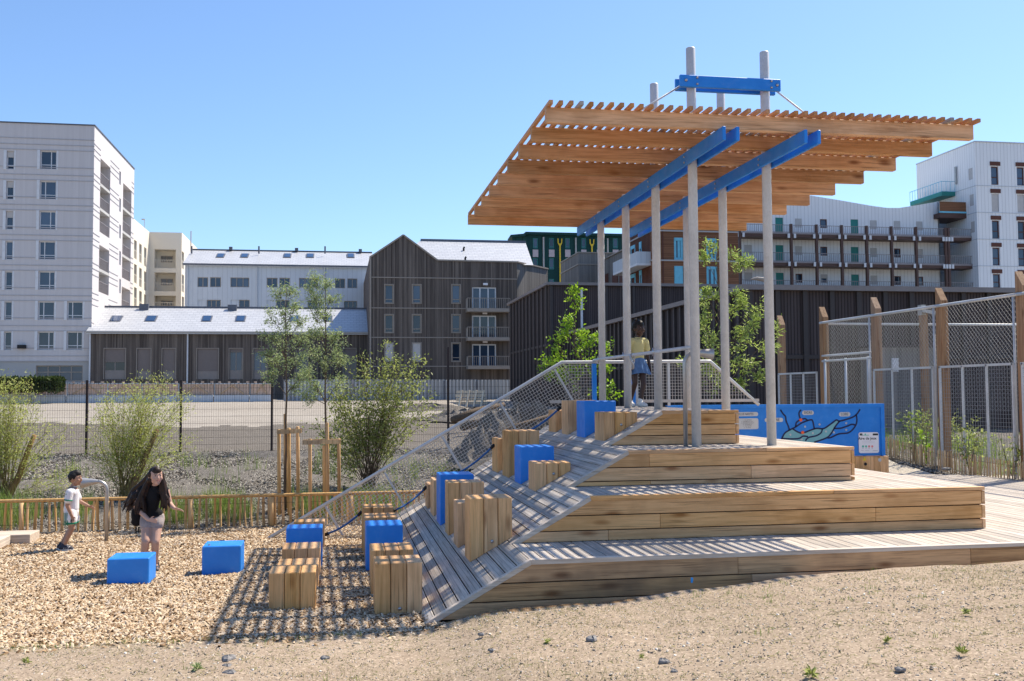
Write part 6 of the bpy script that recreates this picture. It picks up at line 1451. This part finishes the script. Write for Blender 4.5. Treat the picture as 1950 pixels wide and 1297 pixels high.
for k, (px, py, sz, lb) in enumerate(((375, 1278, .075, 'small blue green leafy weed at the bottom left of the gravel'), (1043, 1226, .05, 'small weed on the gravel below the deck corner'), (1222, 1256, .04, 'tiny weed near the bottom middle of the gravel'), (1690, 1221, .05, 'weed on the right part of the gravel'), (1832, 1243, .075, 'leafy weed lower right on the gravel'), (1840, 1166, .06, 'weed sprouting upper right on the gravel'), (1545, 1290, .085, 'spreading weed at the bottom edge of the gravel'), (50, 1264, .06, 'thin grassy weed at the lower left corner'))):
    v = 9.
    for _ in range(30): q = atz(px, py, g(0 if px < 1200 else 3.5, v)); v = .5*v+.5*q.y
    q = atz(px, py, g(q.x, q.y)); q.z = g(q.x, q.y); t_ = thing('weed', lb, 'weed', q, 'weeds on the gravel')
    P_ = [q+Vector((0, 0, .005+sz*.5*RNG.random())) for i in range(34)]; D_ = [Vector((math.cos(i*2.4), math.sin(i*2.4), .35+.9*RNG.random())) for i in range(34)]
    leaves_mesh('leaves', [tuple(p) for p in P_], [tuple(d) for d in D_], (sz*.6, sz*1.1), (sz*.16, sz*.3), M['leaf_s'] if k else M['leaf_o'], t_)

leaves_mesh('foliage', HEDGE[1], np.tile([0., -.3, 1.], (len(HEDGE[1]), 1)), (.25, .45), (.12, .22), M['leaf_dark'], HEDGE[0])
# ------------------------------------------------------------------ people
def remeshed(name, mb, voxel, mat, parent, smooth=3, sub=0):
    me = mb.mesh(name); o = bpy.data.objects.new(name, me); COL.objects.link(o)
    md = o.modifiers.new('r', 'REMESH'); md.mode = 'VOXEL'; md.voxel_size = voxel
    if smooth: sm = o.modifiers.new('s', 'SMOOTH'); sm.iterations = smooth; sm.factor = .5
    bpy.context.view_layer.update(); dg = bpy.context.evaluated_depsgraph_get()
    m2 = bpy.data.meshes.new_from_object(o.evaluated_get(dg)); bpy.data.objects.remove(o); m2.name = name; m2.materials.clear()
    return link(name, m2, mat, parent, None, True)
class Person:
    def __init__(s, label, base, sc=1., yaw=0.):
        s.root = thing('person', label, 'person', base); s.b = Vector(base); s.sc = sc; s.y = Matrix.Rotation(yaw, 3, 'Z')
    def w(s, p): return s.b+s.y @ (Vector(p)*s.sc)
    def limb(s, mb, pts, rs, n=12):
        P_ = [s.w(p) for p in pts]
        for i in range(len(P_)-1):
            a, b = P_[i], P_[i+1]; ra, rb = rs[i]*s.sc, rs[i+1]*s.sc; mb.tube([a, a.lerp(b, .5), b], [ra, (ra+rb)/2, rb], n)
        for p, r in zip(P_, rs): mb.ball(p, r*s.sc, 12, 8)
    def ell(s, mb, c, r, sx=1, sy=1, sz=1, n=14, m=10):
        k = len(mb.v); mb.ball((0, 0, 0), r*s.sc, n, m, sx, sy, sz); c = s.w(c)
        for i in range(k, len(mb.v)): mb.v[i] = tuple(s.y @ Vector(mb.v[i])+c)
    def hand(s, mb, wrist, fwd, side, L=.15, curl=.35):
        """palm with four unequal curled fingers and a thumb leaving its side"""
        f_ = Vector(fwd).normalized(); sd = Vector(side); sd = (sd-f_*sd.dot(f_)).normalized(); nn = f_.cross(sd); w_ = Vector(wrist)
        k = L/.17
        pc = w_+f_*.045*k
        for t_ in (-.024, -.008, .008, .024): s.limb(mb, [w_+sd*t_*.6*k, w_+f_*.085*k+sd*t_*1.15*k], [.015*k, .0115*k], 8)
        for i, (t_, fl) in enumerate(((-.030, .062), (-.010, .078), (.010, .084), (.029, .072))):
            p0 = w_+f_*.085*k+sd*t_*k; p1 = p0+(f_+nn*curl*.4).normalized()*fl*.5*k; p2 = p1+(f_*.8+nn*curl*1.4).normalized()*fl*.5*k; s.limb(mb, [p0, p1, p2], [.0095*k, .0085*k, .0068*k], 8)
        p0 = w_+f_*.025*k+sd*.022*k; p1 = p0+(f_*.6+sd*.8).normalized()*.042*k; p2 = p1+(f_*.95+sd*.3+nn*.2).normalized()*.032*k; s.limb(mb, [p0, p1, p2], [.012*k, .0105*k, .008*k], 8)
    def head(s, mb, c, face, up, R=.095):
        """skull, jaw, nose, ears in the body mesh; returns a frame"""
        fz = Vector(face).normalized(); uz = Vector(up); uz = (uz-fz*uz.dot(fz)).normalized(); sx = fz.cross(uz); c = Vector(c); k = R/.095
        for o, r in (((0, -.012, .022), .090), ((0, .012, .0), .083), ((0, .030, -.045), .064), ((0, .042, -.082), .042), ((.028, .020, -.060), .042), ((-.028, .020, -.060), .042), ((0, -.03, .01), .088)):
            s.ell(mb, c+sx*o[0]*k+fz*o[1]*k+uz*o[2]*k, r*k, 1, 1, 1.02)
        s.limb(mb, [c+fz*.088*k+uz*.012*k, c+fz*.106*k-uz*.026*k], [.009*k, .014*k], 8)
        for sg in (-1, 1): s.ell(mb, c+sx*sg*.088*k-fz*.012*k-uz*.012*k, .022*k, .55, .9, 1.3)
        for sg in (-1, 1): s.ell(mb, c+sx*sg*.045*k+fz*.066*k-uz*.030*k, .026*k)
        return c, fz, uz, sx, k
    def face(s, fr, lip, browmat):
        c, fz, uz, sx, k = fr
        for sg in (-1, 1):
            mb = MB(); p = c+sx*sg*.034*k+fz*.083*k+uz*.012*k; s.ell(mb, p-fz*.002*k, .0105*k, 1.2, .8, .7, 10, 8); e = mb.build('eye', M['eyewhite'], s.root, smooth=True)
            mb = MB(); s.ell(mb, p+fz*.0050*k, .0060*k, 1, .7, 1, 8, 6); mb.build('iris', M['hair_k'], e, smooth=True)
            mb = MB(); s.limb(mb, [c+sx*sg*.016*k+fz*.091*k+uz*.036*k, c+sx*sg*.050*k+fz*.080*k+uz*.038*k], [.0055*k, .004*k], 6); mb.build('eyebrow', M[browmat], s.root, smooth=True)
        mb = MB(); s.limb(mb, [c-sx*.024*k+fz*.086*k-uz*.056*k, c+fz*.094*k-uz*.056*k, c+sx*.024*k+fz*.086*k-uz*.056*k], [.004*k, .0075*k, .004*k], 6); mb.build('mouth', lip, s.root, smooth=True)
M['lip'] = plain('lips', (.42, .15, .13), .45); M['lip_d'] = plain('dark_lips', (.10, .035, .03), .45)
VOX = .0078
# --- the boy listening at the speaking tube (facing right)
pb = ongrd(133, 1046); sb = 1.0
B = Person('boy in a white and green football kit standing at the left speaking tube', (pb.x+.0, pb.y-.05, g(pb.x, pb.y)), 1.0)
bd = MB()
fr = B.head(bd, (.095, 0, 1.255), (1, -.25, -.02), (0, 0, 1), .098)
B.limb(bd, [(.04, 0, 1.05), (.07, 0, 1.17)], [.052, .046])
B.limb(bd, [(.02, 0, .70), (.03, 0, .86), (.045, 0, 1.03)], [.095, .092, .098])
for sy in (-1, 1):
    hip = (.03, .065*sy, .66)
    if sy < 0: B.limb(bd, [hip, (.055, -.075, .38), (-.075, -.08, .085)], [.082, .052, .036]); B.limb(bd, [(-.075, -.08, .06), (.045, -.09, .035)], [.038, .03])
    else: B.limb(bd, [hip, (.02, .07, .38), (-.15, .09, .085)], [.082, .052, .036]); B.limb(bd, [(-.15, .09, .06), (-.03, .09, .035)], [.038, .03])
B.limb(bd, [(.03, -.15, 1.01), (.0, -.175, .80), (.075, -.17, .615)], [.050, .037, .026]); B.hand(bd, (.078, -.17, .61), (.25, 0, -1), (1, .2, .2), .135, .6)
B.limb(bd, [(.04, .15, 1.01), (.12, .17, .83), (.29, .12, .745)], [.050, .037, .026]); B.hand(bd, (.295, .12, .742), (.95, -.15, -.35), (0, -.4, 1), .135, .5)
remeshed('body', bd, VOX, M['skin_m'], B.root)
B.face(fr, M['lip'], 'hair_k')
c, fz, uz, sx, k = fr
mb = MB()
for o, r in (((0, -.03, .05), .093), ((0, -.055, .01), .083), ((0, .01, .075), .078), ((.045, -.02, .045), .068), ((-.045, -.02, .045), .068), ((0, .045, .085), .045), ((0, -.07, -.03), .055)): B.ell(mb, c+sx*o[0]+fz*o[1]+uz*o[2], r)
for i in range(95):
    a, t_ = random.uniform(0, 6.28), random.uniform(-.45, 1); d = Vector((math.cos(a)*math.cos(t_), math.sin(a)*math.cos(t_), math.sin(t_)))
    if d.dot(fz) > .45 and d.z < .6: continue
    B.ell(mb, c-fz*.022+uz*.028+d*random.uniform(.09, .102), .021, 1, 1, 1, 8, 6)
remeshed('hair', mb, .009, M['hair_k'], B.root, 1)
mb = MB(); B.limb(mb, [(.03, 0, .72), (.035, 0, .86), (.045, 0, 1.0)], [.125, .118, .112], 18); B.limb(mb, [(.045, -.12, 1.02), (.045, .12, 1.02)], [.072, .072]); B.limb(mb, [(.03, -.15, 1.015), (.012, -.172, .885)], [.070, .066]); B.limb(mb, [(.04, .15, 1.015), (.095, .167, .895)], [.070, .064]); B.ell(mb, (.055, 0, 1.08), .062)
sh_ = remeshed('football_shirt', mb, VOX, M['cloth_w'], B.root)
for sy in (-1, 1):
    for k_ in range(3):
        mb = MB(); B.limb(mb, [(.0+.03*k_, .035*sy+.04*sy, 1.097-.004*k_), (.005+.028*k_, .10*sy, 1.088), (.0+.025*k_, .17*sy, 1.06), (-.012+.026*k_, .212*sy, .99)], [.0085]*4, 6); mb.build('shoulder_stripe', M['cloth_gr'], sh_, smooth=True)
mb = MB(); mb.tube([B.w((.016, -.171, .90)), B.w((.0125, -.1715, .878))], [.0705, .0700], 16); mb.build('sleeve_hem', M['cloth_gr'], sh_, smooth=True)
mb = MB(); B.limb(mb, [(.02, 0, .73), (.03, 0, .66)], [.124, .126], 18)
for sy in (-1, 1): B.limb(mb, [(.03, .06*sy, .66), (.045, .078*sy, .535)], [.100, .106], 16)
st_ = remeshed('football_shorts', mb, VOX, M['cloth_w'], B.root)
for k_ in range(3):
    mb = MB(); B.limb(mb, [(-.055+.028*k_, -.152, .66), (-.048+.028*k_, -.178, .45)], [.008, .008], 6); mb.build('side_stripe', M['cloth_gr'], st_, smooth=True)
mb = MB(); B.ell(mb, (.075, -.172, .53), .026, .9, .4, 1.3); mb.build('crest', M['cloth_k'], st_, smooth=True)
for sy in (-1, 1): mb = MB(); mb.tube([B.w((.0445, .0775*sy, .49)), B.w((.0455, .0781*sy, .455))], [.101, .085], 20); mb.build('shorts_hem', M['cloth_gr'], st_, smooth=True)
for x, y in ((-.075, -.08), (-.15, .09)):
    mb = MB(); B.limb(mb, [(x-.03, y, .05), (x+.06, y-.01, .045), (x+.14, y-.015, .032)], [.052, .05, .036]); B.limb(mb, [(x, y, .06), (x, y, .10)], [.048, .043]); o = remeshed('trainer', mb, .009, M['shoe_d'], B.root, 2)
    mb = MB(); mb.prism_uv([tuple(B.w((x+a, y+b, 0))[:2]) for a, b in ((-.085, -.035), (.0, -.048), (.11, -.062), (.175, -.045), (.18, 0), (.15, .035), (.03, .045), (-.08, .03))], B.b.z-.012, B.b.z+.026); mb.build('sole', M['shoe_w'], o)
    for q in range(3): mb = MB(); B.limb(mb, [(x+.02+.035*q, y-.052, .045), (x+.045+.035*q, y-.035, .075)], [.008, .008], 6); mb.build('trainer_stripe', M['shoe_w'], o, smooth=True)

# --- the long haired woman stepping forward
gw = ongrd(296, 1088); Wm = Person('woman with long dark hair, black top and grey shorts stepping forward', (gw.x-.02, gw.y-.0, g(gw.x, gw.y)), 1.0, -.05)
bd = MB(); 
fr = Wm.head(bd, (.055, -.20, 1.43), (.62, -1, -.05), (.05, -.12, 1), .102)
Wm.limb(bd, [(.02, -.115, 1.23), (.04, -.165, 1.34)], [.056, .048])
Wm.limb(bd, [(-.05, .05, .80), (-.045, 0, .95), (-.01, -.075, 1.12), (.0, -.10, 1.20)], [.108, .090, .102, .088])
Wm.limb(bd, [(-.17, -.085, 1.21), (.16, -.10, 1.20)], [.062, .062])
Wm.limb(bd, [(-.125, .06, .77), (.04, .05, .77)], [.10, .10])
Wm.limb(bd, [(-.115, .05, .76), (-.085, -.17, .475), (-.17, .03, .09)], [.094, .064, .040]); Wm.limb(bd, [(-.16, .04, .06), (-.12, -.11, .035)], [.045, .034])
Wm.limb(bd, [(.03, .04, .76), (.045, -.14, .46), (.005, .05, .09)], [.092, .062, .040]); Wm.limb(bd, [(.015, .06, .06), (.055, -.09, .035)], [.045, .034])
Wm.limb(bd, [(-.19, -.085, 1.20), (-.25, -.06, .95), (-.03, -.27, .80)], [.056, .042, .029]); Wm.hand(bd, (-.02, -.278, .797), (.95, -.15, -.12), (.1, -.2, 1), .16, .75)
Wm.limb(bd, [(.18, -.10, 1.195), (.23, -.06, 1.0), (.33, -.24, .955)], [.054, .040, .027]); Wm.hand(bd, (.335, -.245, .953), (1, -.25, -.22), (.1, -.9, .4), .16, .2)
remeshed('body', bd, VOX, M['skin_l'], Wm.root)
Wm.face(fr, M['lip'], 'hair_b')
c, fz, uz, sx, k = fr
mb = MB()
for o, r in (((0, -.03, .045), .096), ((0, -.055, .0), .09), ((0, .02, .07), .072), ((.06, -.02, .02), .06), ((-.06, -.02, .02), .06), ((.075, -.025, -.06), .05), ((-.075, -.025, -.06), .05), ((0, -.08, -.08), .08)): Wm.ell(mb, c+sx*o[0]+fz*o[1]+uz*o[2], r)
rh = random.Random(5)
def lock(p0, p1, p2, r0): Wm.limb(mb, [p0, Vector(p0).lerp(Vector(p1), .5), p1, Vector(p1).lerp(Vector(p2), .55), p2], [r0*.8, r0, r0*1.0, r0*.8, r0*.25], 8)
for i in range(52):
    x = rh.uniform(-.12, .08); lock((c.x+x*.8-.02, c.y+.07+rh.uniform(-.02, .03), c.z+rh.uniform(-.04, .04)), (-.16+x*1.3, .02+rh.uniform(-.05, .05), 1.18+rh.uniform(-.04, .04)), (-.24+x*1.7+rh.uniform(-.06, .06), .02+rh.uniform(-.07, .06), .98+rh.uniform(-.12, .10)), .034)
for i in range(22):
    x = rh.uniform(0, 1); lock((c.x-.085+.02*x, c.y-.01+.05*x, c.z+rh.uniform(-.03, .03)), (-.13+rh.uniform(-.04, .03), -.19+.1*x, 1.15), (-.17+rh.uniform(-.09, .08), -.20+.08*x, .90+rh.uniform(-.06, .12)), .031)
for i in range(22):
    x = rh.uniform(0, 1); lock((c.x+.075+.01*x, c.y+.01+.06*x, c.z+rh.uniform(-.04, .02)), (.15+rh.uniform(-.03, .03), -.17+.13*x, 1.20), (.19+rh.uniform(-.08, .07), -.20+.12*x, .96+rh.uniform(-.06, .12)), .031)
for i in range(26): q_ = rh.random(); lock((-.10-.08*q_, -.04+rh.uniform(-.05, .05), 1.32-.12*q_), (-.20-.12*q_, -.05+rh.uniform(-.06, .06), 1.13+rh.uniform(-.05, .05)), (-.27-.14*q_+rh.uniform(-.05, .03), -.04+rh.uniform(-.06, .06), 1.0+rh.uniform(-.05, .07)), .027)
remeshed('long_hair', mb, .0085, M['hair_b'], Wm.root, 1)
mb = MB(); Wm.limb(mb, [(-.05, .05, .81), (-.045, 0, .95), (-.01, -.075, 1.12), (.0, -.10, 1.20)], [.118, .100, .114, .096], 16); Wm.limb(mb, [(-.15, -.085, 1.215), (.14, -.10, 1.205)], [.072, .072]); Wm.limb(mb, [(.02, -.115, 1.23), (.03, -.135, 1.27)], [.075, .060]); Wm.limb(mb, [(-.09, .03, .84), (.01, .03, .84)], [.106, .106])
Wm.limb(mb, [(-.17, -.085, 1.205), (-.205, -.078, 1.12)], [.072, .060]); Wm.limb(mb, [(.16, -.10, 1.20), (.19, -.085, 1.11)], [.070, .058])
remeshed('black_top', mb, VOX, M['cloth_k'], Wm.root)
mb = MB(); Wm.limb(mb, [(-.115, .05, .79), (.03, .04, .79)], [.106, .106], 16); Wm.limb(mb, [(-.115, .05, .77), (-.105, -.02, .695)], [.108, .106], 16); Wm.limb(mb, [(.03, .04, .77), (.035, -.02, .70)], [.106, .103], 16)
remeshed('grey_shorts', mb, VOX, M['cloth_g'], Wm.root)
for x, y, dx in ((-.16, .03, .03), (.015, .05, .03)):
    mb = MB(); Wm.limb(mb, [(x, y+.04, .045), (x+dx*.6, y-.06, .042), (x+dx*1.3, y-.15, .032)], [.05, .048, .036]); Wm.limb(mb, [(x, y+.01, .06), (x, y+.01, .11)], [.048, .046]); remeshed('shoe', mb, .009, M['shoe_d'], Wm.root, 2)
bag = MB(); Pb = Wm
Pb.ell(bag, (-.27, .14, .83), .125, .85, .7, 1.3); Pb.ell(bag, (-.24, .12, .95), .09, 1, .7, 1); Pb.ell(bag, (-.29, .14, .72), .085, 1, .7, .8)
bo = tag(remeshed('backpack', bag, .011, M['cloth_k'], None, 3), 'black backpack hanging low behind the long haired woman', 'backpack')
for x in (-.29, -.25): mb = MB(); Pb.limb(mb, [(x, .10, .64), (x, .10, .57)], [.013, .009], 6); mb.build('loose_strap', M['cloth_k'], bo, smooth=True)
mb = MB(); Pb.limb(mb, [(-.22, .07, 1.02), (-.17, -.02, 1.22), (-.15, -.13, 1.22), (-.14, -.17, 1.0), (-.2, .05, .80)], [.018]*5, 8); mb.build('strap', M['cloth_k'], bo, smooth=True)

# --- the girl on the top deck
vg = 18.55; pg = atv(1216, 775, vg); k_ = 1.0
hg = atv(1217, 612, vg).z-Z4; sg = hg/1.40
Gr = Person('girl in a pale yellow shirt and blue skirt walking on the top deck', (pg.x, vg, Z4), sg, .12)
bd = MB()
fr = Gr.head(bd, (.01, -.02, 1.285), (.45, -1, -.08), (0, 0, 1), .098)
Gr.limb(bd, [(0, 0, 1.08), (.005, -.01, 1.20)], [.050, .043])
Gr.limb(bd, [(0, .02, .72), (0, .01, .86), (0, 0, 1.05)], [.092, .085, .090]); Gr.limb(bd, [(-.12, 0, 1.075), (.12, 0, 1.075)], [.048, .048])
Gr.limb(bd, [(-.07, .02, .69), (-.075, -.04, .39), (-.10, .10, .10)], [.072, .046, .033]); Gr.limb(bd, [(-.10, .11, .07), (-.095, -.01, .035)], [.036, .028])
Gr.limb(bd, [(.065, .0, .69), (.05, -.10, .38), (-.01, -.10, .08)], [.072, .046, .033]); Gr.limb(bd, [(-.01, -.09, .06), (.02, -.22, .03)], [.036, .028])
Gr.limb(bd, [(.135, 0, 1.06), (.185, .03, .84), (.205, -.02, .64)], [.044, .033, .023]); Gr.hand(bd, (.206, -.022, .635), (.05, -.1, -1), (-.2, -1, 0), .135, .5)
Gr.limb(bd, [(-.135, 0, 1.06), (-.175, .04, .85), (-.16, -.06, .68)], [.044, .033, .023]); Gr.hand(bd, (-.16, -.062, .675), (0, -.2, -1), (.2, -1, 0), .135, .5)
remeshed('body', bd, VOX, M['skin_d'], Gr.root)
Gr.face(fr, M['lip_d'], 'hair_k')
c, fz, uz, sx, k = fr
mb = MB()
for o, r in (((0, -.025, .038), .094), ((0, -.045, .0), .088), ((0, .015, .062), .072), ((.05, -.02, .03), .062), ((-.05, -.02, .03), .062), ((0, -.05, .10), .055), ((0, -.06, .115), .045)): Gr.ell(mb, c+sx*o[0]+fz*o[1]+uz*o[2], r)
Gr.limb(mb, [c-fz*.09+uz*.02-sx*.03, c-fz*.10-uz*.10-sx*.05, c-fz*.08-uz*.16-sx*.06], [.035, .038, .02])
remeshed('hair', mb, .009, M['hair_k'], Gr.root, 1)
mb = MB(); Gr.limb(mb, [(0, .02, .75), (0, .01, .88), (0, 0, 1.03)], [.112, .106, .104], 16); Gr.limb(mb, [(-.115, 0, 1.07), (.115, 0, 1.07)], [.062, .062]); Gr.ell(mb, (0, 0, 1.10), .062)
Gr.limb(mb, [(.13, 0, 1.065), (.165, .02, .95)], [.062, .060]); Gr.limb(mb, [(-.13, 0, 1.065), (-.16, .025, .95)], [.062, .060])
remeshed('yellow_shirt', mb, VOX, M['cloth_y'], Gr.root)
# pleated skirt
n = 60; vs_ = []; fs_ = []
for j, (z, r, a) in enumerate(((.79, .118, .0), (.74, .128, .004), (.62, .165, .014), (.54, .190, .022))):
    for i in range(n):
        t_ = 2*math.pi*i/n; rr = r+a*math.sin(t_*11); vs_.append(tuple(Gr.w((rr*1.08*math.cos(t_), .01+rr*.9*math.sin(t_), z+.012*math.sin(t_*3)))))
for j in range(3):
    for i in range(n): fs_.append((j*n+i, j*n+(i+1) % n, (j+1)*n+(i+1) % n, (j+1)*n+i))
mb = MB(); mb.add(vs_, fs_); mb.build('pleated_skirt', M['cloth_j'], Gr.root, smooth=True)
for x, y, dx in ((-.10, .10, .005), (-.01, -.10, .035)):
    mb = MB(); Gr.limb(mb, [(x, y+.03, .045), (x+dx*.5, y-.06, .04), (x+dx, y-.13, .03)], [.046, .044, .033]); Gr.limb(mb, [(x, y, .05), (x, y, .11)], [.044, .042]); remeshed('white_shoe', mb, .009, M['shoe_w'], Gr.root, 2)
